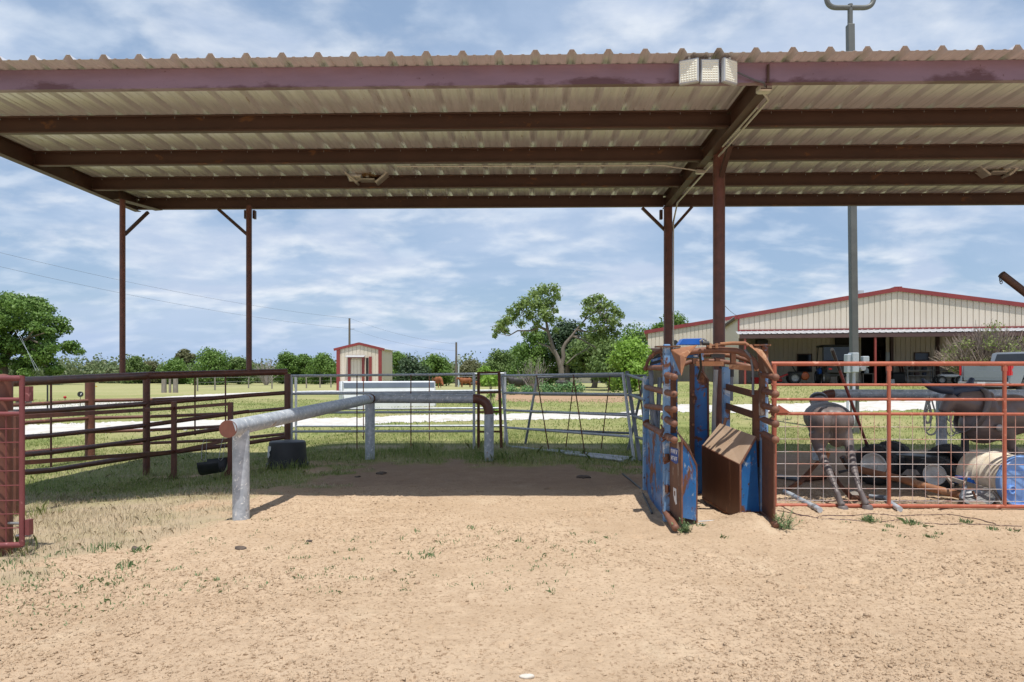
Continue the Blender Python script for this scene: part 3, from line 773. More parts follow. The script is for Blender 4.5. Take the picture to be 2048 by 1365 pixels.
# roof sheet: high ribs with low ribs between
prof = []; u = UL - .12; p = .371
while u < UR + .2:
    prof += [(u + 1.17 * a_, 1.17 * b_) for a_, b_ in ((-.045, 0), (-.018, .043), (.018, .043), (.045, 0), (.085, 0), (.095, .006), (.112, .006), (.122, 0), (.190, 0), (.200, .006), (.217, .006), (.227, 0))]
    u += p
o = MB().sheet(prof, S(0, 6.94, ZT + .004), DU, DZ, DV * 6.35, .0012).build('roof_sheet', M['galv_sheet'], shed, 30)
def px_u(px, v):
    k = (px - CX) / F
    return v * (k * math.cos(AY) + math.sin(AY)) / (math.cos(AY) - k * math.sin(AY))
# posts
pb = S(px_u(1336, 12.4), 12.4, 0)
pipe(shed, 'post', [V(pb.x, pb.y, -.1), V(pb.x, pb.y, ZB)], .077, M['brown'], 20)
pc = W(1438, 700, 9.4); pipe(shed, 'post', [V(pc.x, pc.y, -.1), V(pc.x, pc.y, ZB + .12)], .081, M['brown'], 20)
MB().beam(V(pc.x + .02, pc.y - .42, ZB - .02), V(pc.x + .01, pc.y - .02, 4.17), .06, .06).build('brace', M['purlin'], shed)
pl = W(245, 745, 11.7); pipe(shed, 'post', [V(pl.x, pl.y, 1.42), V(pl.x, pl.y, ZB - .05)], .047, M['redbrown'], 16)
pm = W(498, 742, 12.3); pipe(shed, 'post', [V(pm.x, pm.y, 1.5), V(pm.x, pm.y, ZB)], .05, M['brown'], 16)
q0, q1 = V(pl.x - .07, pl.y - .03, ZB - .04), S(px_u(318, 12.45), 12.45, ZB - .012)
MB().beam(q0, q1, .16, .012).build('bearing_plate', M['purlin'], shed, 0)
def brace(a, b): MB().beam(a, b, .05, .05).build('brace', M['purlin'], shed, 0)
brace(W(296, 425, 12.1), W(249, 470, 11.72))
brace(W(437, 419, 12.35), W(496, 471, 12.3))
brace(W(1284, 416, 12.36), W(1331, 462, 12.36)); brace(W(1384, 414, 12.36), W(1341, 463, 12.36))
for px in (492, 509): MB().box(W(px, 430, 12.4), (.04, .09, .15)).build('cleat', M['purlin'], shed, 0)
MB().box(W(1322, 430, 12.45), (.05, .07, .17)).build('cleat', M['purlin'], shed, 0)
# conduits and boxes along the middle rafter
jb = W(1528, 179, 7.25)
MB().cbox(jb, (.14, .12, .07), .012).build('junction_box', M['conduit'], shed, 30)
c1 = V(S(UC + .075, 6.35, 0).x, 6.3, ZB - .045); cz = ZB - .045
pts = [V(jb.x, jb.y + .04, jb.z - .01), S(UC + .11, 7.5, cz), S(UC + .09, 10.4, cz - .02), S(UC + .085, 11.9, cz - .02)]
pb2 = V(pb.x + .088, pb.y - .03, 0)
pts += [V(pb2.x, pb2.y, ZB - .30)] + [V(pb2.x, pb2.y, z) for z in (3.0, 2.0, .6)]
pipe(shed, 'conduit', pts, .013, M['conduit'], 8)
pipe(shed, 'conduit', [S(UC + .06, 7.7, cz), S(UC + .04, 9.0, cz - .01)], .011, M['conduit'], 8)
for z in (3.35, 2.6, 1.95): MB().cyl(V(pb2.x, pb2.y, z), V(pb2.x, pb2.y, z + .03), .016, 8).build('conduit_coupling', M['steelwhite'], shed)
jb2 = S(UC + .02, 10.08, cz - .02)
MB().cbox(jb2, (.13, .08, .06), .01).build('junction_box', M['conduit'], shed, 30)
pipe(shed, 'conduit', [jb2 + V(-.06, 0, .02), S(UC - .55, 9.93, ZB - .015), S(-1.9, 9.9, ZB - .012)], .011, M['conduit'], 8)
pipe(shed, 'cable', [W(1475, 145, 7.06), W(1490, 152, 7.07), W(1510, 161, 7.08), W(1528, 166, 7.1), W(1531, 175, 7.22)], .009, M['wire'], 8)
pipe(shed, 'conduit', [W(1536, 130, 7.08), W(1536, 166, 7.08)], .014, M['purlin'], 8)

# ------------------------------------------------------------------ floodlights
fl = thing('floodlight', 'triple headed white LED floodlight fixed on the front roof beam', 'floodlight', W(1418, 145, 7.0))
def head(parent, c, w_, h, ang, tilt=0.0):
    m = Matrix.Rotation(ang, 3, 'Z') @ Matrix.Rotation(tilt, 3, 'X')
    f = MB().cbox(c, (w_, .045, h), .008, m)
    for i in range(7): f.box(Vector(c) + m @ Vector((-w_ * .4 + i * w_ * .133, .032, 0)), (.006, .024, h * .9), m)
    o = f.build('lamp_head', M['led_case'], parent, 30)
    mb = MB().box(Vector(c) + m @ Vector((0, -.0245, 0)), (w_ * .86, .004, h * .86), m)
    for i in range(6):
        for j in range(8):
            mb.ball(Vector(c) + m @ Vector(((i - 2.5) * w_ * .135, -.027, (j - 3.5) * h * .098)), (w_ * .06, .005, h * .035), 8, 4, m)
    mb.build('lens', M['led'], o, 50)
    return o
for px, ang, ww in ((1378, R(-24), .20), (1419, 0, .193), (1459, R(30), .193)):
    head(fl, W(px, 144, 6.97), ww, .25, ang)
    MB().box(W(px, 117.5, 6.99), (.022, .022, .02)).build('bolt', M['steelwhite'], fl, 0)
MB().box(W(1418, 150, 7.09), (.40, .06, .07)).build('bracket', M['grey_metal'], fl, 0)
def hung_lamp(label, px, py, flip):
    v = 11.05; c = W(px, py, S(px_u(px, v), v, 0).y)
    t = thing('hanging_lamp', label, 'lamp', c)
    head(t, c + V(-.20 * flip, 0, .015), .24, .17, R(0) , R(70)).rotation_euler = (0, 0, 0)
    m = Matrix.Rotation(R(42) * flip, 3, 'Y')
    for sx, sg in ((-.25, 1), (.24, -1)):
        mm = Matrix.Rotation(sg * R(40), 3, 'Y')
        MB().cbox(c + V(sx, 0, -.01), (.25, .2, .035), .006, mm).build('lamp_head', M['conduit'], t, 30)
    MB().cbox(c + V(0, 0, -.035), (.26, .2, .02), .006).build('lamp_head', M['conduit'], t, 30)
    MB().box(c + V(0, 0, .09), (.05, .05, .16)).build('stem', M['conduit'], t, 0)
    MB().box(c + V(.22 * flip, 0, .19), (.13, .06, .06)).build('junction_box', M['conduit'], t, 0)
    pipe(t, 'cable', [c + V(.16 * flip, 0, .2), c + V(.08 * flip, 0, .17), c + V(.02 * flip, 0, .1), c + V(-.1 * flip, 0, .06)], .012, M['wire'], 6)
    return c
c1 = hung_lamp('three panel lamp with straw under the shed roof, left of the middle rafter', 735, 357, 1)
c2 = hung_lamp('three panel lamp with a bird nest hung under the shed roof at the right edge', 1993, 342, -1)
def nest(c, label, seed, n, wd):
    r = random.Random(seed); mb = MB()
    for i in range(n):
        a = r.uniform(0, 6.28); el = r.uniform(-.3, .35)
        p = c + V(r.uniform(-wd, wd), r.uniform(-.08, .08), r.uniform(0, .05)); d = V(math.cos(a), math.sin(a) * .7, el) * r.uniform(.04, .11)
        mb.tube([p - d, p + V(0, 0, r.uniform(-.01, .02)), p + d], .0022, 3)
    tag(mb.build('bird_nest', M['straw'], None), label, 'bird nest')
nest(c1 + V(-.06, 0, .025), 'flat straw bird nest on the lamp left of the middle rafter', 3, 160, .16)
nest(c2 + V(.05, 0, .02), 'shaggy straw bird nest on the lamp at the right edge of the roof', 5, 300, .22)

# ------------------------------------------------------------------ galvanised hitch rails
hr = thing('hitch_rail', 'thick galvanised pipe rail on posts with rusty end cap, beside the black tub', 'pipe rail', G(482, 1045))
a = V(-2.74, 6.98, .98); cn = V(-2.45, 11.9, 1.07); e = V(-.46, 11.75, 1.07)
pp = G(482, 1045)
near_end = V(pp.x - .015, pp.y - .28, .965)
pipe(hr, 'top_rail', [near_end, cn], .084, M['galv_big'], 28)
MB().cyl(near_end + V(0, -.004, 0), near_end + V(0, .012, 0), .0855, 28).build('end_cap', M['redbrown'], hr)
pipe(hr, 'post', [V(pp.x, pp.y, -.1), V(pp.x, pp.y, .93)], .082, M['galv_big'], 28)
mid = W(740, 800, 11.95); pipe(hr, 'post', [V(mid.x, mid.y, -.1), V(mid.x, mid.y, 1.07)], .084, M['galv_big'], 24)
MB().cyl(cn + V(0, -.16, 0), cn + V(0, -.10, 0), .088, 24).build('weld_ring', M['rust'], hr)
ex = W(978, 800, 11.8)
elb = bend(V(ex.x - .9, 11.85, 1.07), V(ex.x, 11.82, 1.07), V(ex.x, 11.8, .2), .27, 8)
pipe(hr, 'top_rail', [V(mid.x - .02, 11.93, 1.07), elb[0]], .083, M['galv_big'], 24)
pipe(hr, 'elbow', elb, .084, M['brown'], 24)
pipe(hr, 'post', [elb[-1], V(ex.x, ex.y, -.1)], .083, M['galv_big'], 24)
hr2 = thing('hitch_rail', 'galvanised pipe rail with rusty elbow behind the brown steer dummies', 'pipe rail', V(7.6, 12.4, 0))
e1 = bend(V(6.6, 12.0, 1.15), V(5.37, 12.0, 1.15), V(5.37, 12.0, .2), .28, 8)
pipe(hr2, 'elbow', e1, .078, M['brown'], 24); pipe(hr2, 'post', [e1[-1], V(5.37, 12.0, -.1)], .083, M['galv_big'], 20)
pipe(hr2, 'top_rail', [e1[0], V(13.5, 11.6, 1.15)], .075, M['galv_big'], 20)
p2 = W(1883, 800, 11.85); pipe(hr2, 'post', [V(p2.x, p2.y, -.1), V(p2.x, p2.y, 1.15)], .085, M['galv_big'], 20)
pipe(hr2, 'post', [V(13.4, 11.6, -.1), V(13.4, 11.6, 1.12)], .083, M['galv_big'], 20)
# ropes hung over it
for k, (px, lab) in enumerate(((1858, 'loops of grey rope hung on the pipe rail, left of its post'), (1908, 'loops of grey rope hung on the pipe rail behind the bull dummy'))):
    t = thing('rope_coil', lab, 'rope', W(px, 860, 11.75)); mb = MB()
    r = random.Random(k + 4)
    for i in range(6):
        ww, hh = r.uniform(.06, .14), r.uniform(.38, .62); ox = r.uniform(-.06, .06)
        c = W(px, 800, 11.78 - .02 * i); pts = []
        for j in range(25):
            aa = 2 * math.pi * j / 24
            pts.append(c + V(ox + ww * math.sin(aa) * (1.25 - math.cos(aa)) * .6, .02 * math.sin(aa), -hh / 2 * (1 - math.cos(aa)) * 1.15 + .06))
        mb.tube(pts, .011, 6, cap=False)
    mb.build('rope', M['rope'], t)

# ------------------------------------------------------------------ left pipe fences
def fence(label, name, path, rails, rr, mt, posts, pr, stays=(), group=None):
    """path: list of (px, Y); rails: list of per-node y rows; posts: (px, Y, ztop)"""
    t = thing(name, label, 'fence', V((path[len(path) // 2][0] - CX) / F * path[len(path) // 2][1], path[len(path) // 2][1], 0), group)
    for i, row in enumerate(rails):
        pts = [W(px, y, Y) for (px, Y), y in zip(path, row) if y is not None]
        pipe(t, 'top_rail' if i == 0 else 'rail', pts, rr[i], mt, 14)
    for (px, Y, z) in posts:
        x = (px - CX) / F * Y
        pipe(t, 'post', [V(x, Y, -.25), V(x, Y, z)], pr, mt, 16)
    for (px, Y, z0, z1) in stays:
        x = (px - CX) / F * Y
        pipe(t, 'stay', [V(x, Y, z0), V(x, Y, z1)], .014, mt, 8)
    return t
PA = [(-260, 6.2), (-60, 7.3), (12, 8.0), (102, 9.4), (293, 11.6), (498, 12.3), (575, 12.5)]
nf = fence('dark brown curved pipe fence carrying two thin shed posts', 'pipe_fence', PA,
      [(772, 768, 765, 761, 752, 746, 744),
       (840, 832, 826, 822, 808, 791, 786),
       (916, 894, 878, 871, 851, 823, None),
       (958, 932, 913, 905, 880, 850, None),
       (998, 968, 948, 941, 911, 886, 874)],
      [.058, .036, .033, .033, .036], M['brown'], [(293, 11.6, 1.45), (575, 12.5, 1.5)], .057, [(102, 9.36, .22, 1.4), (390, 11.95, .42, 1.46), (451, 12.12, .45, 1.48)])
x, Y = (571 - CX) / F * 11.3, 11.3
PB = [(-320, 10.5), (50, 12.0), (180, 13.6), (293, 14.0), (450, 14.2), (572, 13.3)]
fence('red brown pipe fence with an orange brown post, behind the curved dark fence', 'pipe_fence', PB,
      [(820, 810, 802, 800, 795, 785), (858, 846, 837, 834, 828, 817), (892, 876, 864, 861, 853, 845), (None, 905, 893, 887, 880, 868)],
      [.032, .032, .032, .03], M['redbrown'], [(180, 13.6, 1.36), (-320, 10.5, 1.3)], .09)
# low panel with a corner post and the short return
LPth = [(30, 7.4), (348, 11.1), (461, 10.6)]
lp = thing('stock_panel', 'low square tube stock panel with a bent corner, in front of the curved fence', 'stock panel', V(-4.9, 9.5, 0))
for row in ((835, 817, 808), (927, 904, 880)):
    pts = [W(px, y, Y) for (px, Y), y in zip(LPth, row)]
    for a, b in zip(pts[:-1], pts[1:]): MB().beam(a, b, .05, .05).build('rail', M['redbrown'] if row[0] == 835 else M['brown'], lp, 0)
for px, Y, yt, yb_ in ((30, 7.4, 833, 1034), (348, 11.1, 803, 952), (461, 10.6, 805, 957)):
    x = (px - CX) / F * Y
    zt_ = EYE - (yt - HZ) / F * Y; gp = gz(x, Y)
    MB().box(V(x, Y, (zt_ + gp - .1) / 2), (.066, .066, zt_ - gp + .1)).build('post', M['redbrown'], lp, 0)
    MB().plate([V(x - .03, Y - .02, gp), V(x - .12, Y - .02, gp), V(x - .03, Y - .02, gp + .12)], .01).build('foot_gusset', M['redbrown'], lp, 0)
# black rubber feeder slung on it
sf = thing('rubber_feeder', 'black rubber feed sling hung by wire loops from the low stock panel', 'feeder', W(425, 950, 10.5))
mb = MB(); n = 12; rows_ = []
for i in range(n + 1):
    aa = math.pi * (i / n) * .95 + .1
    rows_.append((-.18 * math.cos(aa) , -.24 * math.sin(aa)))
ring = []
for t in (0, 1):
    for (yy_, zz2) in rows_:
        ww = .16 + .03 * t
        ring.append(W(404 + 42 * t, 920 - 4 * t, 10.45) + V(0, yy_, zz2 * (1 - .1 * t)))
m = len(rows_)
mb.add(ring, [(i, i + 1, m + i + 1, m + i) for i in range(m - 1)])
o = mb.build('sling', M['black'], sf); s_ = o.modifiers.new('solid', 'SOLIDIFY'); s_.thickness = .008
for px0, px1 in ((409, 406), (448, 440)):
    tp = W(px0, 886 if px0 < 420 else 880, 10.62); bt = W(px1, 922, 10.42)
    pipe(sf, 'wire_loop', [tp + V(-.012, -.05, -.03), tp + V(0, -.02, .04), tp + V(.01, .06, .03), bt + V(.02, .05, .03), bt + V(.01, 0, .0), bt + V(-.005, -.04, .03), tp + V(-.012, -.05, -.03)], .0045, M['grey_metal'], 6)
# upside down tub
tb = W(575, 915, 11.2); tz = 0
tub = thing('tub', 'upside down black rubber tub with a peeling white label, standing in the grass', 'tub', V(tb.x, tb.y, 0))
MB().lathe([(0, .41), (.06, .412), (.09, .405), (.27, .405), (.285, .395), (.292, .37), (.30, .2), (.312, .06), (.335, .05), (.34, .0), (.325, -.02)], V(tb.x, tb.y, tz - .01), n=40).build('body', M['black'], tub)
def curved_patch(c, r, a0, a1, poly, mt, name, parent):
    mb = MB(); n = 8; vs = []
    for row in poly:
        for i in range(n + 1):
            t = i / n; a = a0 + (a1 - a0) * (row[1] + (row[2] - row[1]) * t)
            vs.append(V(c[0] + r(row[0]) * math.cos(a), c[1] + r(row[0]) * math.sin(a), row[0]))
    m = n + 1
    return mb.add(vs, [(k * m + i, k * m + i + 1, (k + 1) * m + i + 1, (k + 1) * m + i) for k in range(len(poly) - 1) for i in range(n)]).build(name, mt, parent)
curved_patch((tb.x, tb.y), lambda z: .326 - .07 * z, R(205), R(232), [(.14, .3, .6), (.19, .05, .9), (.24, .0, .7), (.27, 0, 1), (.33, 0, 1)], M['label_white'], 'label_patch', tub)

# ------------------------------------------------------------------ maroon gate and its heavy post at the left edge
gp = thing('gate_post', 'heavy rusty brown gate post with domed top at the left edge', 'gate post', G(6, 1108))
q = G(6, 1108); pipe(gp, 'post', [V(q.x, q.y, -.1), V(q.x, q.y, 1.44)], .07, M['redbrown'], 20)
MB().ball(V(q.x, q.y, 1.44), (.071, .071, .06), 20, 8).build('cap', M['redbrown'], gp)
for z in (1.18, .26): pipe(gp, 'hinge_pin', [V(q.x + .05, q.y - .02, z), V(q.x + .17, q.y - .03, z)], .012, M['grey_metal'], 8)
mg = thing('pipe_gate', 'maroon pipe gate with welded wire infill hung on the post at the left edge', 'gate', V(-4.6, 5.5, 0))
sx = (44 - CX) / F * 5.62; D_ = 5.62
def zy(y, D): return EYE - (y - HZ) / F * D
far_x, far_y = sx - 2.6, 5.3
stile = [V(sx, D_, zy(1092, D_)), V(sx, D_, zy(752, D_))]
pipe(mg, 'stile', stile, .021, M['maroon'], 14)
for y, r_ in ((757, .024), (799, .015), (828, .019), (1090, .024)):
    pipe(mg, 'rail', [V(sx, D_, zy(y, D_)), V(far_x, far_y, zy(y, D_) + .0)], r_, M['maroon'], 12)
mb = MB()
for y in (858, 885, 915, 942, 971, 1001, 1028, 1056): mb.tube([V(sx, D_, zy(y, D_)), V(far_x, far_y, zy(y, D_))], .0045, 6)
for k in range(18): 
    t = (.12 + k * .145) / 2.6; mb.tube([V(sx + (far_x - sx) * t, D_ + (far_y - D_) * t, zy(1090, D_)), V(sx + (far_x - sx) * t, D_ + (far_y - D_) * t, zy(828, D_))], .0045, 6)
mb.build('wire_mesh', M['maroon'], mg)
for y0, y1 in ((773, 803), (1040, 1071)):
    MB().box(V(sx + .045, D_ + .02, zy((y0 + y1) / 2, D_)), (.034, .05, zy(y0, D_) - zy(y1, D_))).build('hinge_plate', M['maroon'], mg, 0)
    pipe(mg, 'hinge_bolt', [V(sx - .06, D_ + .02, zy(y1 + 2, D_)), V(sx + .06, D_ + .02, zy(y1 + 2, D_))], .011, M['grey_metal'], 8)

# ------------------------------------------------------------------ galvanised panels
def panel(label, tl, tr, br, bl, rails, mt, r_=.024, sr=.027, stays=(), stay_mt=None, legs=True, group='galvanised stock panels at the back of the pen'):
    """corners as points; rails at fractions down the stiles"""
    tl, tr, br, bl = map(Vector, (tl, tr, br, bl))
    t = thing('stock_panel', label, 'stock panel', (bl + br) / 2, group)
    for a, b in ((tl, bl), (tr, br)):
        pipe(t, 'stile', [a + (a - b).normalized() * .02, b], sr, mt, 12)
    for f in rails: pipe(t, 'rail', [tl.lerp(bl, f), tr.lerp(br, f)], r_, mt, 12)
    f1 = rails[-1]
    for s0, s1, ov in stays:
        a = tl.lerp(tr, s0); b = bl.lerp(br, s1); d = (b - a)
        nrm = (tr - tl).cross(bl - tl).normalized(); nrm = nrm if nrm.y < 0 else -nrm
        pipe(t, 'stay', [a + nrm * .02, a + d * ov + nrm * .02], .011, stay_mt or M['rust'], 8)
    return t
def z_at(p, z): return V(p.x, p.y, z)
A1 = W(583, 880, 13.5); A2 = W(948, 880, 13.5)
panel('nearer galvanised stock panel behind the black tub and hitch rail', z_at(A1, 1.46), z_at(A2, 1.49), z_at(A2, .0), z_at(A1, .0), [.0, .245, .5, .755], M['galv'], stays=[(.36, .36, 1.0), (.655, .655, .98)])
A3 = W(592, 880, 14.8); A4 = W(1010, 880, 14.7)
panel('second galvanised stock panel just behind the first, in full sun', z_at(A3, 1.46), z_at(A4, 1.52), z_at(A4, .0), z_at(A3, .0), [.01, .25, .5, .75], M['galv'], stays=[(.325, .325, .95), (.64, .64, .95)])
# rusty narrow frame
A5 = W(957, 880, 13.7); A6 = W(998, 745, 13.9); A6b = W(1003, 893, 13.7)
panel('narrow rusty tube frame leaning between the galvanised stock panels', z_at(A5, 1.52), V(A6.x, A6.y, 1.53), V(A6b.x, A6b.y, .0), z_at(A5, 0), [.0, .265, .52, .78], M['rust'], .02, .03)
# leaning gate panel and the one behind it
panel('leaning galvanised stock panel at the open corner, nearest its bent stays', W(1003, 752, 14.0), W(1246, 748, 12.3), W(1268, 921, 11.8), W(1015, 893, 13.9), [.0, .245, .49, .735, 1.0], M['galv'], stays=[(.32, .37, .98), (.625, .655, 1.0)])
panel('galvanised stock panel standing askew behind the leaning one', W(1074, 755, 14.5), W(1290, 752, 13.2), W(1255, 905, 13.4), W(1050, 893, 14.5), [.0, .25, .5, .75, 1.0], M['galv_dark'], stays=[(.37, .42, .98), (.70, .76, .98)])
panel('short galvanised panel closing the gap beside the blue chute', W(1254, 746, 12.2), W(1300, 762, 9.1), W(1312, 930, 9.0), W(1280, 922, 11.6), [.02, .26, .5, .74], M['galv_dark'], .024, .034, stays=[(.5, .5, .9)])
for k, (a, b, lab) in enumerate(((W(1095, 903, 13.2), W(1270, 919, 11.9), 'longer galvanised pipe lying in the grass under the leaning panel'), (W(1130, 912, 12.6), W(1245, 925, 11.6), 'shorter galvanised pipe lying in the grass, nearest the dirt'))):
    a.z = ground_z(a.x, a.y) + .03; b.z = ground_z(b.x, b.y) + .03
    tag(MB().tube([a, b], .026, 12).build('loose_pipe', M['galv'], None), lab, 'pipe')
# thin rod leaning in the frame, far right gate
# ------------------------------------------------------------------ orange gate
og = thing('wire_gate', 'orange red pipe gate with welded wire lower half, right of the chute', 'gate', V(5.2, 7.5, 0))
gL = (1546 - CX) / F * 7.58; gyL = 7.58; gR = gL + 4.2; gyR = 7.46
def og_pt(x, z): return V(x, gyL + (gyR - gyL) * (x - gL) / (gR - gL), z)
zt, zb = zy(729, 7.58), zy(1010, 7.58)
pipe(og, 'stile', [og_pt(gL + .012, zb), og_pt(gL + .012, zt)], .027, M['orange'], 16)
pipe(og, 'stile', [og_pt(gR, zb), og_pt(gR, zt)], .027, M['orange'], 16)
for y, r_ in ((728, .025), (770, .014), (799, .015), (828, .017), (1011, .022)):
    pipe(og, 'rail', [og_pt(gL - .02, zy(y, 7.58)), og_pt(gR + .02, zy(y, 7.58))], r_, M['orange'], 14)
for px in (1779, 2006):
    x = (px - CX) / F * 7.53; pipe(og, 'upright', [og_pt(x, zb), og_pt(x, zt)], .021, M['orange'], 12)
    MB().box(og_pt(x, zt - .045), (.05, .03, .06)).build('weld_tab', M['orange'], og, 0)
mb = MB()
for y in (854, 878.5, 904, 928, 953, 977, 1001): mb.tube([og_pt(gL, zy(y, 7.58)) + V(0, .006, 0), og_pt(gR, zy(y, 7.58)) + V(0, .006, 0)], .0034, 6)
x = gL + .135
while x < gR - .03: mb.tube([og_pt(x, zb), og_pt(x, zy(828, 7.58))], .0034, 6); x += .139
mb.build('wire_mesh', M['mesh_wire'], og)
lp_ = og_pt(gL + .03, zy(826, 7.58))
MB().plate([lp_ + V(0, -.03, .0), lp_ + V(.16, -.03, .0), lp_ + V(.02, -.03, .09)], .012).build('latch_plate', M['orange'], og, 0)
# leaning pole
pa = W(1664, 699, 7.66); pz = W(1735, 893, 9.12)
lpz = thing('leaning_pole', 'maroon steel pole with black tips leaning on the orange gate', 'pole', pz)
d = (pa - pz)
pipe(lpz, 'shaft', [pz + d * .02, pz + d * .82], .018, M['maroon'], 10)
pipe(lpz, 'grip', [pz + d * .82, pa], .02, M['plastic_black'], 10)
pipe(lpz, 'foot', [pz - d * .005, pz + d * .04], .024, M['plastic_black'], 10)
# ------------------------------------------------------------------ blue roping chute
ch = thing('cattle_chute', 'worn blue and rusty steel cattle chute with arched top bars', 'cattle chute', V(2.05, 7.6, 0))
def P_(name, pts, r, m_, n=14): return pipe(ch, name, pts, r, M[m_], n)
def plate(name, pts, t, m_): return MB().plate(pts, t).build(name, M[m_], ch, 0, bevel=.003)
XL0, YL0 = (1333 - CX) / F * 6.95, 6.95       # left front post
XL1, YL1 = (1292 - CX) / F * 8.45, 8.45       # left back post
XR0, YR0 = (1528 - CX) / F * 6.95, 6.95
XR1, YR1 = (1452 - CX) / F * 8.30, 8.30
def lw(t, z): return V(XL1 + (XL0 - XL1) * t, YL1 + (YL0 - YL1) * t, z)   # t=0 back .. 1 front, >1 in front
def rw(t, z): return V(XR1 + (XR0 - XR1) * t, YR1 + (YR0 - YR1) * t, z)
# posts
plate_d = .075
MB().box(V(XL0, YL0, .88), (.066, .07, 1.84)).build('post', M['blue_pale'], ch, 0, .008)
MB().box(V(XL1, YL1, .72), (.075, .07, 1.5)).build('post', M['blue_pale'], ch, 0, .008)
MB().box(V(XR0, YR0, .88), (.066, .07, 1.84)).build('post', M['blue_pale'], ch, 0, .008)
MB().box(V(XR1, YR1, .78), (.085, .07, 1.60)).build('post', M['blue_pale'], ch, 0, .008)
# left bars
def bar(fn, t0, t1, z0, z1, r=.031, side=0):
    a, b = fn(t0, z0), fn(t1, z1)
    d = (b - a).normalized()
    MB().tube([a, b, b + d * r * .55, b + d * r * .85], [r, r, r * .82, r * .45], 16).build('side_bar', M['rust_tube'], ch, 50)
fe = (YL1 - 6.5) / (YL1 - YL0)
bar(lw, -.02, .98, 1.575, 1.56, .03)
bar(lw, .92, fe, 1.49, 1.468, .033)
bar(lw, -.02, fe, 1.335, 1.305, .032)
bar(lw, -.02, fe, 1.10, 1.16, .032)
bar(lw, .9, fe, 1.045, 1.022, .033)
bar(lw, -.02, fe, .872, .868, .034)
bar(lw, .95, fe + .03, .09, .045, .036)
# right bars (front stubs)
fr = (YR1 - 6.5) / (YR1 - YR0)
for z0, z1 in ((1.50, 1.466), (1.335, 1.306), (1.185, 1.160), (1.04, 1.022), (.90, .872), (.09, .065)):
    a, b = rw(.93, z0), rw(fr, z1); b.x = (1551 - CX) / F * b.y; d = (b - a).normalized()
    MB().tube([a, b, b + d * .018, b + d * .028], [.03, .03, .026, .014], 16).ball(b + d * .002, .037, 14, 10).build('side_bar', M['rust_tube'], ch, 60)
# right back bars, flat
for (p0, p1) in (((1452, 774, 8.28), (1516, 791, 7.15)), ((1452, 812, 8.28), (1509, 831, 7.15))):
    MB().beam(W(*p0), W(*p1), .012, .075).build('side_strap', M['rust'], ch, 0)
a = W(1513, 785, 7.12)
MB().box(V(a.x, a.y, .93), (.075, .05, .80)).build('stanchion', M['rust'], ch, 0)
# left lower blue sheet between the posts
plate('side_sheet', [lw(.03, .02), lw(.97, -.05), lw(.97, .86), lw(.03, .86)], .006, 'blue')
plate('side_sheet', [rw(.03, .02), rw(.97, -.05), rw(.97, .80), rw(.03, .84)], .006, 'blue')
# front rusty plate, left
fpl = [W(1339, 886, 6.93), W(1364, 884, 6.52), W(1364, 1044, 6.52), W(1339, 1030, 6.93)]
plate('front_plate', fpl, .008, 'rust_plate')
P_('edge_rod', [W(1364, 880, 6.51), W(1364, 1048, 6.51)], .009, 'rust_tube', 8)
# sticker and worn pale label on it
def on_plate(u, v, off=.006):
    p = fpl[0].lerp(fpl[1], u).lerp(fpl[3].lerp(fpl[2], u), v); n = (fpl[1] - fpl[0]).cross(fpl[3] - fpl[0]).normalized()
    if n.x > 0: n = -n
    return p + n * off, n
def facing(fn, polys, mt, name, parent=ch):
    mb = MB()
    for poly in polys: mb.plate([fn(u, v) for u, v in poly], .002)
    return mb.build(name, mt, parent, 0)
nrm = (fpl[1] - fpl[0]).cross(fpl[3] - fpl[0]).normalized(); nrm = nrm if nrm.y < 0 else -nrm
f1 = lambda u, v: fpl[0].lerp(fpl[1], u).lerp(fpl[3].lerp(fpl[2], u), v) + nrm * .006
f2 = lambda u, v: fpl[0].lerp(fpl[1], u).lerp(fpl[3].lerp(fpl[2], u), v) + nrm * .008
stk = facing(f1, [[(.14, .06), (.76, .09), (.74, .27), (.58, .285), (.30, .255), (.16, .24)]], M['label_blue'], 'sticker')
r = random.Random(12); polys = []
for row, (v0, v1) in enumerate(((.085, .145), (.175, .235))):
    for k in range(4):
        u0 = .19 + k * .135; vv = v0 + k * .006
        polys.append([(u0, vv), (u0 + .03, vv), (u0 + .03, vv + .055), (u0, vv + .055)])
        if (k + row) % 2 == 0:
            polys.append([(u0 + .03, vv), (u0 + .09, vv + .002), (u0 + .09, vv + .014), (u0 + .03, vv + .012)])
            polys.append([(u0 + .03, vv + .024), (u0 + .08, vv + .026), (u0 + .08, vv + .036), (u0 + .03, vv + .034)])
        else:
            polys.append([(u0 + .03, vv + .04), (u0 + .09, vv), (u0 + .11, vv + .006), (u0 + .05, vv + .055)])
facing(f2, polys, M['label_white'], 'sticker_lettering', stk)
facing(f1, [[(.36, .60), (.60, .61), (.62, .74), (.66, .80), (.56, .82), (.44, .76), (.38, .70)]], M['label_white'], 'worn_label')
facing(f2, [[(.45, .64), (.53, .645), (.53, .71), (.46, .70)]], M['rust_plate'], 'worn_label')
# inner left splayed panel
il = [W(1365, 884, 6.56), W(1393, 931, 6.80), W(1393, 1042, 6.80), W(1365, 1036, 6.62)]
plate('inner_panel', il, .006, 'blue')
P_('panel_edge', [W(1364, 882, 6.53), W(1379, 905, 6.68), W(1392, 930, 6.79), W(1393, 945, 6.80), W(1393, 1046, 6.80)], .012, 'rust_tube', 8)
ib = [W(1393, 931, 6.80), W(1376, 893, 8.0), W(1376, 985, 8.0), W(1393, 1042, 6.80)]
plate('inner_panel', ib, .008, 'rust')
plate('inner_panel', [W(1365, 884, 6.56), W(1393, 931, 6.80), W(1378, 893, 8.0), W(1352, 860, 7.9)], .008, 'squeeze')
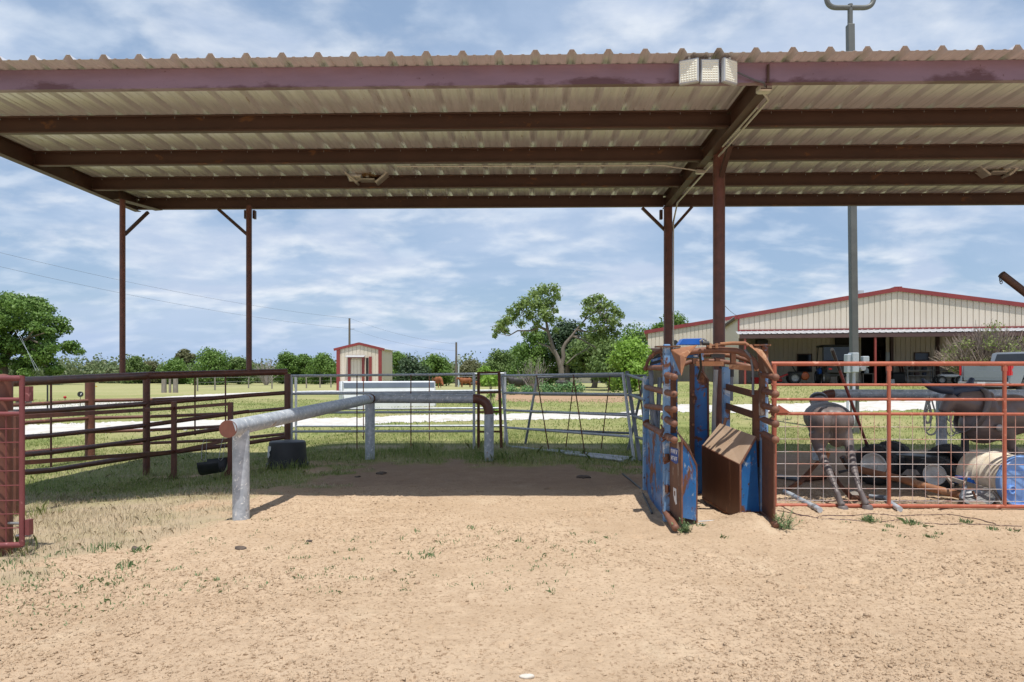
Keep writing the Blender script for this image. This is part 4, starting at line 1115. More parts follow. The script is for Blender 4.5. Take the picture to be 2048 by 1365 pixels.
# right squeeze box
nb, nt_ = W(1481, 1047, 6.9), W(1481, 930, 6.9)
fb, ft = W(1406, 1000, 7.85), W(1406, 892, 7.85)
tn, tf = W(1513, 874, 6.95), W(1441, 848, 7.85)
plate('squeeze_panel', [nb, nt_, ft, fb], .02, 'squeeze')
plate('squeeze_top', [nt_, tn, tf, ft], .02, 'squeeze_top')
P_('panel_edge', [nb, nt_, tn], .011, 'rust_tube', 8)
P_('panel_edge', [nt_, ft, fb], .010, 'rust_tube', 8)
P_('panel_edge', [fb + V(0, 0, .03), nb + V(0, 0, .02)], .016, 'rust', 8)
# slits cut across its top
ep = [nt_ + V(.012, .02, .0), tn + V(-.0, .02, -.01), V(tn.x + .04, tn.y + .01, -.05), V(nb.x + .01, nb.y + .02, -.05)]
plate('end_plate', [ep[0], ep[1], ep[2], ep[3]], .008, 'blue')
plate('kick_strip', [V(nb.x + .012, 6.908, .10), V(tn.x + .03, 6.945, .10), V(tn.x + .03, 6.945, -.06), V(nb.x + .012, 6.908, -.06)], .006, 'rust')
# outer right front plate
op = [W(1524, 868, 6.93), W(1549, 884, 6.52), W(1549, 1048, 6.52), W(1524, 1030, 6.93)]
plate('front_plate', op, .008, 'rust')
P_('edge_rod', [W(1549, 878, 6.51), W(1549, 1050, 6.51)], .010, 'rust_tube', 8)
# curved blue flash on the outer side is the bare edge of the post skin
MB().cyl(W(1396, 1044, 6.86), W(1472, 1040, 6.88), .012, 10).build('floor_bar', M['grey_metal'], ch)
MB().cyl(W(1396, 1049, 6.80), W(1476, 1047, 6.80), .012, 10).build('floor_bar', M['grey_metal'], ch)
# head gate: tall blue door half, pivots and pipes
g1 = [W(1381, 732, 8.5), W(1396, 733, 8.5), W(1416, 760, 8.5), W(1418, 1000, 8.5), W(1381, 1000, 8.5)]
plate('head_gate', g1, .02, 'blue')
MB().box(W(1384, 860, 8.46), (.055, .05, 1.66)).build('gate_stile', M['rust'], ch, 0, .004)
P_('gate_rim', [W(1396, 733, 8.48), W(1405, 742, 8.48), W(1416, 760, 8.48), W(1418, 985, 8.48)], .012, 'rust_tube', 8)
g2 = [W(1322, 760, 8.5), W(1356, 742, 8.5), W(1356, 985, 8.5), W(1322, 985, 8.5)]
plate('head_gate', [W(1332, 735, 8.3), W(1355, 735, 8.3), W(1355, 900, 8.3), W(1332, 900, 8.3)], .02, 'blue')
MB().box(W(1345, 800, 8.26), (.085, .03, .80)).build('gate_stile', M['rust'], ch, 0, .004)
P_('lever_pipe', [W(1432, 740, 8.1), W(1429, 800, 8.1), W(1427, 872, 8.1)], .026, 'grey_metal', 12)
P_('lever_pipe', [W(1302, 742, 8.4), W(1304, 800, 8.3), W(1316, 880, 8.2)], .028, 'galv_dark', 12)
P_('lever_pipe', [W(1320, 756, 8.4), W(1316, 830, 8.3), W(1314, 900, 8.2)], .028, 'galv_dark', 12)
P_('damper', [W(1462, 736, 8.5), W(1462, 754, 8.5)], .036, 'plastic_black', 14)
P_('damper', [W(1462, 754, 8.5), W(1461, 802, 8.5)], .030, 'galv_dark', 14)
P_('damper', [W(1464, 742, 8.5), W(1458, 738, 8.5), W(1440, 735, 8.4)], .018, 'plastic_black', 8)
# rounded hood at the back left
for k, yy_ in enumerate((8.45, 8.15)):
    P_('hood_rib', [W(1290, 742, yy_), W(1296, 722, yy_), W(1308, 708, yy_), W(1326, 700, yy_), W(1345, 699, yy_)], .02, 'rust' if k else 'galv_dark', 8)
plate('hood_sheet', [W(1297, 737, 8.3), W(1302, 720, 8.3), W(1316, 708, 8.3), W(1332, 704, 8.3), W(1332, 737, 8.3)], .008, 'plastic_black')
for y in (716, 727): MB().beam(W(1303, y + 6, 8.27), W(1332, y - 2, 8.27), .012, .028).build('hood_slat', M['blue'], ch, 0)
# arched top bars
P_('top_arch', [W(1376, 705, 6.95), W(1405, 701, 6.98), W(1440, 700, 7.0), W(1472, 702, 7.0), W(1492, 709, 7.0), W(1507, 721, 6.98), W(1516, 738, 6.96)], .031, 'rust_tube', 16)
P_('top_arch', [W(1362, 731, 7.45), W(1378, 725, 7.5), W(1408, 722, 7.5), W(1440, 723, 7.5), W(1468, 727, 7.5), W(1500, 734, 7.5), W(1515, 738, 7.4)], .024, 'rust_tube', 16)
MB().beam(W(1460, 734, 7.3), W(1516, 738, 7.1), .05, .05).build('top_tie', M['rust_light'], ch, 0)
for px in (1389, 1411, 1434): MB().box(W(px, 723, 7.47), (.05, .075, .06)).build('arch_clamp', M['rust'], ch, 0)
# hood plates at the front corners
plate('corner_hood', [W(1341, 699, 6.93), W(1394, 691, 6.90), W(1372, 716, 6.70), W(1362, 752, 6.60), W(1356, 732, 6.78)][:3] + [W(1361, 712, 6.66)], .008, 'rust_light')
plate('corner_hood', [W(1341, 699, 6.93), W(1361, 712, 6.66), W(1363, 752, 6.60)], .008, 'rust_light')
plate('corner_hood', [W(1361, 712, 6.66), W(1373, 716, 6.72), W(1363, 752, 6.60)], .008, 'rust_light')
plate('corner_hood', [W(1340, 700, 6.94), W(1362, 750, 6.62), W(1340, 748, 6.94)], .008, 'blue_pale')
plate('corner_hood', [W(1492, 688, 6.95), W(1518, 693, 6.95), W(1532, 712, 6.85), W(1512, 703, 6.85)], .008, 'rust_light')
plate('corner_hood', [W(1512, 703, 6.85), W(1532, 712, 6.85), W(1550, 752, 6.56), W(1530, 722, 6.7)], .008, 'rust_light')
plate('corner_hood', [W(1514, 704, 6.87), W(1549, 752, 6.58), W(1532, 752, 6.9), W(1519, 740, 6.95)], .008, 'rust_plate')
P_('top_rod', [W(1440, 689, 6.95), W(1462, 687, 6.95), W(1490, 687, 6.95), W(1497, 692, 6.93)], .018, 'rust_light', 10)
MB().box(W(1335, 694, 6.95), (.24, .12, .014)).build('top_plate', M['rust'], ch, 0)
MB().box(W(1521, 691, 6.95), (.17, .12, .014)).build('top_plate', M['rust'], ch, 0)
# release motor on top
mb_ = MB().prism([W(1358, 690, 6.98), W(1366, 678, 6.98), W(1406, 677, 6.98), W(1406, 690, 6.98)], (0, .14, 0))
mb_.build('release_box', M['blue_new'], ch, 0, .004)
P_('hydraulic_hose', [W(1402, 690, 6.93), W(1401, 682, 6.90), W(1406, 678, 6.9), W(1412, 681, 6.9), W(1412, 688, 6.93)], .010, 'grey_metal', 8)
MB().cyl(W(1405, 687, 6.88), W(1418, 687, 6.88), .022, 12).build('release_cylinder', M['plastic_black'], ch)
for px in (1420, 1433): MB().cyl(W(px, 697, 6.94), W(px, 687, 6.94), .018, 10).build('pivot_bolt', M['rust_light'], ch)
P_('top_rod', [W(1413, 693, 6.95), W(1448, 690, 6.95)], .016, 'rust', 8)
MB().box(W(1404, 712, 7.1), (.03, .03, .09)).build('latch_block', M['blue_pale'], ch, 0)
MB().box(W(1385, 711, 7.1), (.11, .05, .05)).build('latch_block', M['blue'], ch, 0)
MB().box(W(1435, 712, 7.1), (.14, .04, .035)).build('latch_block', M['plastic_black'], ch, 0)
MB().cyl(W(1391, 714, 7.02), W(1391, 711, 7.02), .02, 8).build('pivot_bolt', M['label_white'], ch)
# chain knots on the left post and the gate latch
def chain(parent, name, pts, mt, r_=.006, ln=.022):
    mb = MB(); pts = [Vector(p) for p in pts]
    for a, b in zip(pts[:-1], pts[1:]):
        n = max(1, int((b - a).length / ln))
        for i in range(n):
            c = a.lerp(b, (i + .5) / n); d = (b - a).normalized(); s_ = d.cross(V(0, 1, 0) if i % 2 else V(1, 0, .2)).normalized()
            ring = [c + d * math.cos(t) * ln * .7 + s_ * math.sin(t) * ln * .42 for t in [k * math.pi / 4 for k in range(9)]]
            mb.tube(ring, r_, 5, cap=False)
    return mb.build(name, mt, parent)
chain(ch, 'chain', [W(1322, 850, 6.9), W(1327, 862, 6.88), W(1322, 872, 6.88), W(1330, 880, 6.87), W(1324, 884, 6.87)], M['rust'], .007)
chain(ch, 'chain', [W(1322, 693, 6.93), W(1324, 730, 6.93)], M['rust'], .005)
chain(ch, 'chain', [W(1534, 790, 6.9), W(1537, 806, 7.0), W(1541, 817, 7.3), W(1544, 828, 7.5)], M['rust'], .005)
chain(ch, 'chain', [W(1538, 826, 7.4), W(1546, 822, 7.5), W(1548, 834, 7.52), W(1540, 838, 7.45)], M['rust'], .006)
# hose lying on the dirt beside it
hp = [G(1245, 948), G(1262, 962), G(1280, 985), G(1292, 1005), G(1304, 1030)]
for p in hp: p.z = ground_z(p.x, p.y) + .008
tag(MB().tube(hp, .012, 8).build('hose', M['black'], None), 'thin black hose lying on the dirt beside the blue chute', 'hose')
# welds, hinge barrels, bolts and more bent bars on the chute
for z in (.30, .62, 1.40): MB().cyl(V(XL0 - .005, YL0 - .045, z), V(XL0 - .005, YL0 - .045, z + .07), .022, 10).build('hinge_barrel', M['rust'], ch)
for z in (.25, .75, 1.3): MB().cyl(V(XR0 + .01, YR0 - .045, z), V(XR0 + .01, YR0 - .045, z + .07), .022, 10).build('hinge_barrel', M['rust'], ch)
P_('top_arch', [W(1368, 717, 7.2), W(1392, 711, 7.25), W(1430, 709, 7.3), W(1468, 713, 7.3), W(1498, 722, 7.25), W(1514, 735, 7.2)], .022, 'rust', 12)
P_('guide_rod', [W(1490, 700, 6.97), W(1502, 716, 6.97), W(1506, 742, 6.97), W(1506, 790, 6.97)], .014, 'galv_dark', 8)
P_('guide_rod', [W(1400, 706, 7.0), W(1402, 735, 7.1), W(1396, 758, 7.3)], .012, 'plastic_black', 8)
MB().box(W(1466, 716, 7.15), (.05, .05, .12)).build('latch_block', M['rust'], ch, 0)
MB().box(W(1420, 728, 7.4), (.30, .012, .05)).build('arch_plate', M['rust_light'], ch, 0)
MB().box(W(1524, 790, 6.93), (.05, .05, .42)).build('stanchion', M['rust_plate'], ch, 0, .004)
MB().box(W(1340, 800, 6.98), (.05, .05, .36)).build('stanchion', M['rust'], ch, 0, .004)
plate('side_sheet', [W(1521, 745, 6.97), W(1532, 745, 6.97), W(1532, 880, 6.97), W(1521, 880, 6.97)], .006, 'rust_plate')
P_('stop_bar', [W(1447, 856, 7.8), W(1452, 836, 7.8)], .018, 'rust', 8)
for (px, py, d_) in ((1412, 900, 8.47), (1386, 790, 8.44), (1386, 850, 8.44), (1386, 910, 8.44)):
    MB().cyl(W(px, py, d_), W(px, py, d_ - .03), .018, 8).build('pivot_bolt', M['rust_light'], ch)
# ------------------------------------------------------------------ steer dummy seen from behind
def body(name, mb, vox, it, mt, parent): return fuse(mb, vox, it).build(name, mt, parent, 180)
sd = thing('steer_dummy', 'brown plastic steer dummy on a pipe sled, seen from behind through the orange gate', 'roping dummy', V(3.75, 8.1, 0))
b = MB()
ry = 8.0
for px in (1639, 1672): b.ball(W(px, 842, ry), (.125, .20, .17), 16, 12); b.ball(W(px + 1, 868, ry + .03), (.105, .17, .16), 16, 12)
b.ball(W(1655, 838, ry + .45), (.20, .55, .21), 18, 12)
b.ball(W(1653, 850, ry + .8), (.19, .4, .23), 18, 12)
b.ball(W(1655, 828, ry + .05), (.16, .2, .10), 14, 10)
b.tube([W(1650, 835, ry + .7), W(1643, 818, ry + .95), W(1638, 806, ry + 1.15)], [.15, .125, .11], 14)
# hind legs: thigh, hock, cannon, hoof
b.tube([W(1634, 865, ry), W(1638, 890, ry - .02), W(1643, 910, ry - .08)], [.10, .075, .052], 12)
b.tube([W(1641, 903, ry - .08), W(1649, 925, ry - .16), W(1657, 942, ry - .24), W(1668, 968, ry - .36), W(1674, 988, ry - .46)], [.046, .048, .046, .032, .028], 12)
b.tube([W(1688, 845, ry), W(1693, 868, ry - .02), W(1699, 890, ry - .08)], [.07, .066, .055], 12)
b.tube([W(1697, 885, ry - .08), W(1702, 912, ry - .16), W(1706, 934, ry - .24), W(1714, 962, ry - .36), W(1720, 985, ry - .46)], [.05, .05, .047, .032, .028], 12)
b.tube([W(1674, 983, ry - .44), W(1680, 1003, ry - .48), W(1684, 1012, ry - .5)], [.03, .036, .045], 10)
b.tube([W(1720, 980, ry - .44), W(1728, 1000, ry - .48), W(1733, 1010, ry - .5)], [.03, .036, .045], 10)
body('body', b, .014, 5, M['dummy'], sd)
for px, py in ((1686, 1018), (1735, 1016)):
    c = W(px, py, ry - .51); MB().lathe([(.0, -.04), (.062, -.04), (.052, .02), (.04, .035), (0, .035)], c, n=14).build('hoof', M['dummy'], sd)
# head block and its rubber cap
MB().ball(W(1637, 800, ry + 1.3), (.11, .17, .11), 16, 12).build('head', M['dummy_gloss'], sd)
MB().ball(W(1637, 797, ry + 1.24), (.115, .13, .075), 16, 12).build('head_cap', M['black'], sd)
# front support and sled
def sled(name, pts, r_, m_): return pipe(sd, name, pts, r_, M[m_], 12)
def gp_(px, py, h=.03):
    q = G(px, py); q.z = ground_z(q.x, q.y) + h; return q
la = gp_(1570, 992); lb = gp_(1640, 1030)
sled('runner', [gp_(1556, 958), gp_(1580, 962), gp_(1600, 966)], .03, 'galv_dark')
sled('runner', [gp_(1600, 966, .03), gp_(1650, 960, .03)], .036, 'rust')
sled('runner', [la, lb], .03, 'galv'); MB().cyl(gp_(1628, 1024), gp_(1632, 1026), .034, 12).build('clamp', M['grey_metal'], sd)
sled('runner', [gp_(1738, 1001), gp_(1770, 1004), gp_(1785, 1015), gp_(1799, 1024)], .026, 'galv_dark')
sled('runner', [gp_(1780, 1014), gp_(1800, 1026)], .03, 'galv')
sled('strut', [W(1636, 925, ry + .4), W(1600, 965, 8.2), la + V(.02, 0, .02)], .024, 'rust')
sled('strut', [W(1655, 930, ry + .3), W(1680, 970, 8.0), W(1702, 995, 7.85), gp_(1735, 1004)], .022, 'rust')
sled('strut', [W(1655, 905, ry + .4), W(1646, 930, ry + .4)], .034, 'rust_light')
MB().plate([gp_(1690, 1000, .02), gp_(1722, 1006, .02), gp_(1720, 1000, .06), gp_(1700, 993, .06)], .012).build('foot_plate', M['oldwood'], sd, 0)
sled('strut', [W(1686, 915, ry + .5), W(1700, 940, ry + .5), W(1678, 945, ry + .5)], .02, 'black')
# ------------------------------------------------------------------ bull dummy
bd = thing('bull_dummy', 'glossy brown bull dummy with navy horn wraps and a grey collar at the right edge', 'roping dummy', V(6.9, 9.7, 0))
D9 = 9.7; b = MB()
b.ball(W(2000, 832, D9), (.55, .27, .30), 20, 14); b.ball(W(2120, 830, D9 + .1), (.6, .28, .30), 20, 14); b.ball(W(1965, 850, D9), (.32, .24, .27), 18, 12)
b.ball(W(2025, 815, D9 - .03), (.28, .25, .2), 16, 12)
b.tube([W(1970, 815, D9), W(1935, 808, D9), W(1908, 800, D9)], [.25, .20, .14], 16)
b.tube([W(1908, 796, D9), W(1898, 806, D9), W(1886, 826, D9)], [.125, .11, .07], 14)
b.tube([W(2012, 862, D9 - .12), W(2018, 882, D9 - .14), W(2022, 896, D9 - .15)], [.12, .085, .06], 12)
b.tube([W(2020, 890, D9 - .15), W(2026, 904, D9 - .15)], [.055, .05], 12)
b.tube([W(2180, 860, D9 - .1), W(2190, 890, D9 - .1), W(2195, 905, D9 - .1)], [.13, .09, .06], 12)
b.ball(W(1988, 868, D9 - .02), (.12, .2, .1), 12, 10)
body('body', b, .02, 5, M['dummy_gloss'], bd)
MB().tube([W(2026, 896, D9 - .16), W(2031, 912, D9 - .16)], [.055, .04], 12).build('hoof', M['collar'], bd)
MB().ball(W(1999, 856, D9 - .27), (.05, .02, .05), 14, 10).build('side_ring', M['grey_metal'], bd)
for pts in ([(1900, 781, D9 - .05), (1880, 779, D9 - .1), (1862, 774, D9 - .14), (1850, 767, D9 - .17), (1845, 759, D9 - .2)], [(1905, 779, D9 + .1), (1925, 777, D9 + .2), (1938, 771, D9 + .3), (1944, 759, D9 + .36)]):
    pipe(bd, 'horn', [W(*p) for p in pts], [.062, .058, .05, .038, .022][:len(pts)], M['navy'], 12)
MB().tube([W(1898, 786, D9 - .03), W(1915, 782, D9 - .02), W(1935, 782, D9), W(1965, 781, D9)], [.06, .075, .075, .05], 12).build('poll_pad', M['navy'], bd)
ring = []
for k in range(21):
    a = 2 * math.pi * k / 20
    ring.append(W(1944, 822, D9) + V(.13 * math.cos(a) * .5 + .06 * math.cos(a), -.27 * math.sin(a + .0), .30 * math.cos(a)))
mb = MB(); vs = []
for k, p in enumerate(ring):
    for dx in (-.045, .045): vs.append(p + V(dx, 0, 0))
mb.add(vs, [(2 * k, 2 * k + 1, 2 * k + 3, 2 * k + 2) for k in range(20)])
o = mb.build('collar', M['collar'], bd); s_ = o.modifiers.new('s', 'SOLIDIFY'); s_.thickness = .02
pipe(bd, 'support_leg', [V(W(1930, 870, D9).x, D9, -.05), W(1930, 865, D9)], .05, M['black'], 14)
pipe(bd, 'support_leg', [V(W(2170, 870, D9).x, D9 + .1, -.05), W(2170, 865, D9 + .1)], .05, M['black'], 14)
# ------------------------------------------------------------------ two axle tyre cart with drawbar
ct = thing('tyre_cart', 'low black cart on four fat tyres with an orange brown drawbar', 'cart', V(5.1, 9.0, 0))
def wheel(parent, c, r_, w_, ax, rim=.52, mt='white_rim'):
    ax = Vector(ax).normalized()
    t = MB(); nk = 26
    for k in range(nk):
        a_ = 2 * math.pi * k / nk; ref_ = V(0, 0, 1); b_ = ax.cross(ref_).normalized(); rd_ = ref_ * math.cos(a_) + b_ * math.sin(a_)
        for sg in (-1, 1): t.beam(Vector(c) + rd_ * r_ * .985 + ax * sg * w_ * .06, Vector(c) + (ref_ * math.cos(a_ + .10) + b_ * math.sin(a_ + .10)) * r_ * .965 + ax * sg * w_ * .42, r_ * .09, r_ * .07, rd_)
    t = t.lathe([(r_ * .60, -w_ * .42), (r_ * .72, -w_ * .5), (r_ * .90, -w_ * .47), (r_ * .98, -w_ * .34), (r_, 0), (r_ * .98, w_ * .34), (r_ * .90, w_ * .47), (r_ * .72, w_ * .5), (r_ * .60, w_ * .42)], c, ax, 32).build('tyre', M['tyre'], parent, 50)
    for k in range(0):
        pass
    m_ = MB().lathe([(r_ * (rim + .09), -w_ * .42), (r_ * (rim + .06), -w_ * .47), (r_ * (rim + .01), -w_ * .45), (r_ * (rim - .06), -w_ * .25), (r_ * .2, -w_ * .22), (r_ * .17, -w_ * .34), (0, -w_ * .36)], c, ax, 28)
    m_.build('rim', M[mt], t, 50)
    return t
axd = V(.42, .9, 0)
w1 = V((1752 - CX) / F * 9.25, 9.25, .27); wheel(ct, w1, .275, .24, V(.72, .70, 0))
w2 = V((1873 - CX) / F * 8.75, 8.75, .215); wheel(ct, w2, .225, .21, V(.72, .70, 0))
w3 = w2 + V(.44, .46, .06); wheel(ct, w3, .275, .24, V(.72, .70, 0), mt='plastic_black')
w4 = w1 + V(.46, .46, 0); wheel(ct, w4, .275, .24, V(.72, .70, 0), mt='plastic_black')
pipe(ct, 'axle', [w1, w4], .03, M['plastic_black']); pipe(ct, 'axle', [w2, w3], .03, M['plastic_black'])
cc = (w1 + w2 + w3 + w4) / 4
rot = Matrix.Rotation(R(-44), 3, 'Z')
MB().cbox(cc + V(0, 0, .09), (.80, .42, .12), .03, rot).build('deck', M['plastic_black'], ct, 40)
MB().cbox(cc + V(-.02, -.1, .0), (.55, .35, .16), .03, rot).build('gearbox', M['black'], ct, 40)
for k in (-.28, -.05, .2): MB().box(cc + rot @ V(k, -.30, .06), (.05, .06, .16), rot).build('bracket', M['black'], ct, 0)
pipe(ct, 'drawbar', [W(1700, 935, 9.0), W(1745, 946, 8.8), W(1800, 958, 8.5), W(1860, 976, 8.15), W(1925, 992, 7.95)], .045, M['rust_light'], 16)
MB().box(W(1693, 928, 9.05), (.05, .08, .22), Matrix.Rotation(R(-30), 3, 'Y')).build('hitch_plate', M['rust'], ct, 0)
MB().plate([W(1803, 950, 8.75), W(1840, 950, 8.75), W(1832, 940, 8.75), W(1815, 939, 8.75)], .03).build('wooden_chock', M['oldwood'], ct, 0)
# ------------------------------------------------------------------ drum, wooden handled hoop and stone
dr = thing('drum', 'cream carpeted drum with a bright blue end, lying on its side by the gate', 'drum', V(5.7, 7.9, 0))
ca = V((2044 - CX) / F * 7.70, 7.70, .285); cb = V((1950 - CX) / F * 8.34, 8.34, .30); ax = (cb - ca).normalized(); ln = (cb - ca).length
prof = [(.285, 0), (.289, .02), (.285, .05), (.284, .26), (.294, .28), (.284, .30), (.284, .36), (.294, .38), (.284, .40), (.286, ln - .1), (.278, ln - .02), (.25, ln), (0, ln)]
MB().lathe(prof, ca, ax, 44).build('wrap', M['barrel'], dr, 50)
MB().lathe([(.293, .05), (.297, .03), (.297, -.012), (.288, -.022), (.272, -.02), (.262, .012), (.20, .012), (.18, .006), (0, .006)], ca, ax, 44).build('end_cap', M['barrel_blue'], dr, 30)
up = (V(0, 0, 1) - ax * ax.z).normalized(); sd_ = ax.cross(up)
for sx in (-.135, .155):
    c = ca + up * -.09 + sd_ * sx
    MB().lathe([(.05, .02), (.05, -.02), (.042, -.024), (.034, -.02), (.032, .004), (0, .004)], c, ax, 20).build('bung', M['barrel_blue'], dr, 30)
MB().beam(ca + up * .10 + sd_ * -.24, ca + up * .10 + sd_ * .24, .012, .05, up).build('cap_ridge', M['barrel_blue'], dr, 0)
hc = thing('wheelbarrow', 'broken wheelbarrow with grey handles, blue tray edge and metal bowl beside the drum', 'wheelbarrow', W(1950, 1020, 7.75))
MB().beam(W(1892, 955, 8.1), W(1984, 983, 7.75), .04, .045).build('handle', M['oldwood'], hc, 0, .004)
MB().beam(W(1984, 983, 7.75), W(2013, 1031, 7.62), .035, .05).build('leg', M['oldwood'], hc, 0, .004)
MB().beam(W(1896, 958, 8.05), W(1906, 971, 7.9), .02, .035).build('handle_grip', M['oldwood'], hc, 0)
MB().beam(W(1910, 958, 8.2), W(1988, 976, 7.85), .03, .09).build('tray_edge', M['blue_new'], hc, 0, .004)
MB().beam(W(1936, 945, 8.0), W(1924, 985, 7.8), .018, .03).build('brace', M['bush_pole'] if 'bush_pole' in M else M['oldwood'], hc, 0)
MB().cyl(W(1930, 972, 7.78), W(1924, 999, 7.72), .026, 12).build('bottle_grip', M['weed_green'] if 'weed_green' in M else M['galv_dark'], hc)
MB().lathe([(.0, .03), (.10, .035), (.155, .06), (.165, .075), (.17, .07), (.15, .04), (.10, .01), (0, 0)], W(1954, 1005, 7.75), (-.25, -.35, .9), 28).build('bowl', M['grey_metal'], hc)
MB().cyl(W(1952, 997, 7.75), W(1945, 982, 7.78), .014, 8).build('strut', M['rust'], hc)
st_ = MB().ball(V(0, 0, 0), (.235, .18, .10), 22, 14); rr_ = random.Random(5)
st_.v = [p * (1 + .12 * (vnoise(np.array([p.x * 14 + 9]), np.array([p.y * 14 + p.z * 9 + 5]), 3)[0] - .5)) + W(1957, 1022, 7.7) for p in st_.v]
tag(st_.build('flat_rock', mat('brown_fieldstone', (.34, .27, .20), (.26, .20, .145), 9, .95, bump=.6, bscale=60), None), 'flat brown rock under the wheelbarrow bowl by the drum', 'rock')
# ------------------------------------------------------------------ hoist arm at right
ha = thing('hoist_arm', 'dark steel boom with a hanging snap hook, upper right by the barn', 'hoist', W(2130, 760, 8.6))
t0, t1 = W(2003, 549, 8.6), W(2140, 655, 8.6)
pipe(ha, 'boom', [t0, t1], .047, M['purlin'], 16); pipe(ha, 'mast', [V(t1.x, t1.y, -.1), t1 + V(0, 0, .1)], .055, M['purlin'], 16)
hk = W(2001, 556, 8.58)
for k in range(3):
    c = hk + V(.004 * k, 0, -.028 * k); pipe(ha, 'hook_link', [c + V(.016 * math.cos(a_), .003 * (k % 2), .022 * math.sin(a_)) for a_ in [i * math.pi / 5 for i in range(11)]], .0045, M['plastic_black'], 5)
# ------------------------------------------------------------------ light mast with meter boxes
q = G(1708, 870); q = V((1710 - CX) / F * 16.8, 16.8, ground_z(q.x, q.y))
mp = thing('light_mast', 'tall grey square mast with curved pipe arms on top, behind the shed', 'light mast', q)
lean = V(-.010, 0, 0)
top = V(q.x - .12, 16.8, zy(50, 16.8))
MB().beam(V(q.x, 16.8, -.1), top, .165, .165, (0, 1, 0)).build('mast', M['polegrey'], mp, 0, .02)
MB().cyl(top, top + V(0, 0, .5), .06, 14).build('neck', M['polegrey'], mp)
cx_ = top + V(0, 0, .42)
for s_ in (-1, 1):
    e = bend(cx_, cx_ + V(.58 * s_, 0, 0), cx_ + V(.58 * s_, 0, .6), .26, 8)
    pipe(mp, 'arm', [cx_] + e + [cx_ + V(.58 * s_, 0, 1.1)], .06, M['polegrey'], 14)
def mbox(name, px0, py0, px1, py1, Y, dp):
    a, c = W(px0, py0, Y), W(px1, py1, Y)
    return MB().cbox(V((a.x + c.x) / 2, Y, (a.z + c.z) / 2), (abs(c.x - a.x), dp, abs(a.z - c.z)), .012).build(name, M['box_grey'], mp, 30)
mbox('meter_box', 1691, 709, 1700, 746, 16.55, .18); mbox('meter_box', 1700.6, 706, 1713.5, 745, 16.5, .24); mbox('meter_box', 1723.5, 713, 1736, 734, 16.6, .14)
pipe(mp, 'box_conduit', [W(1696, 745, 16.55), W(1695, 840, 16.55), W(1697, 850, 16.5)], .03, M['steelwhite'], 10)
pipe(mp, 'box_conduit', [W(1708, 745, 16.5), W(1707, 845, 16.5), W(1703, 856, 16.45), W(1697, 857, 16.45)], .035, M['steelwhite'], 10)
MB().cyl(W(1722, 737, 16.6), W(1727, 737, 16.4), .06, 10).build('lamp', M['led_case'], mp)
for k, (pts, lab) in enumerate((([(1555, 1026), (1640, 1041), (1760, 1048), (1800, 1041), (1840, 1049), (1960, 1051), (2060, 1053)], 'longer thin dark line lying on the dirt in front of the orange gate'), ([(1560, 1017), (1600, 1036), (1690, 1036), (1745, 1030), (1800, 1034), (1900, 1031), (1960, 1040), (1998, 1052)], 'shorter kinked dark line lying under the orange gate'))):
    q = []
    for (a, b), (c, d) in zip(pts[:-1], pts[1:]):
        for i in range(6): q.append(G(a + (c - a) * i / 6, b + (d - b) * i / 6))
    q = [V(p.x, p.y, ground_z(p.x, p.y) + .004) for p in q]
    tag(MB().tube(q, .0045, 5).build('ground_line', M['dark_trim'], None), lab, 'wire')  # thin dark tubes following uneven lines on the dirt
# ------------------------------------------------------------------ small single things on the dirt
def blob(name, px, py, rx, rz, mt, label, cat, seed, group=None):
    c = G(px, py); b = MB().ball(V(0, 0, 0), (rx, rx * .9, rz * .75), 18, 10)
    b.v = [V(*[k * (1 + .9 * (float(vnoise(np.array([p.x * 32 + seed * 3.3 + 40]), np.array([p.y * 32 + p.z * 25 + 40]), seed)[0]) - .5)) for k in p]) + V(c.x, c.y, ground_z(c.x, c.y) + rz * .25) for p in b.v]
    return tag(b.build(name, mt, None, 60), label, cat, group)
blob('manure_clump', 480, 1098, .045, .028, M['manure'], 'dark dung clump on sunlit dirt, below the near end of the hitch rail', 'manure', 1, 'dark dung clumps on the dirt')
blob('manure_clump', 270, 1098, .042, .034, M['manure'], 'dark dung clump among weeds, on the left of the dirt', 'manure', 2, 'dark dung clumps on the dirt')
blob('manure_clump', 620, 1084, .026, .022, M['manure'], 'small dark dung clump right of the galvanised rail post', 'manure', 3, 'dark dung clumps on the dirt')
blob('manure_clump', 715, 953, .05, .02, M['manure'], 'dark dung clump in the shade near the middle rail post', 'manure', 4, 'dark dung clumps on the dirt')
blob('manure_clump', 762, 947, .075, .03, M['manure'], 'largest dark dung clump in the shed shade, front of the rail', 'manure', 5, 'dark dung clumps on the dirt')
blob('manure_clump', 1168, 956, .11, .03, M['manure'], 'flat dark dung patch in the shade left of the chute', 'manure', 6, 'dark dung clumps on the dirt')
blob('white_stone', 1052, 1349, .036, .022, M['stone'], 'pale white stone on the dirt at the bottom centre', 'stone', 7)
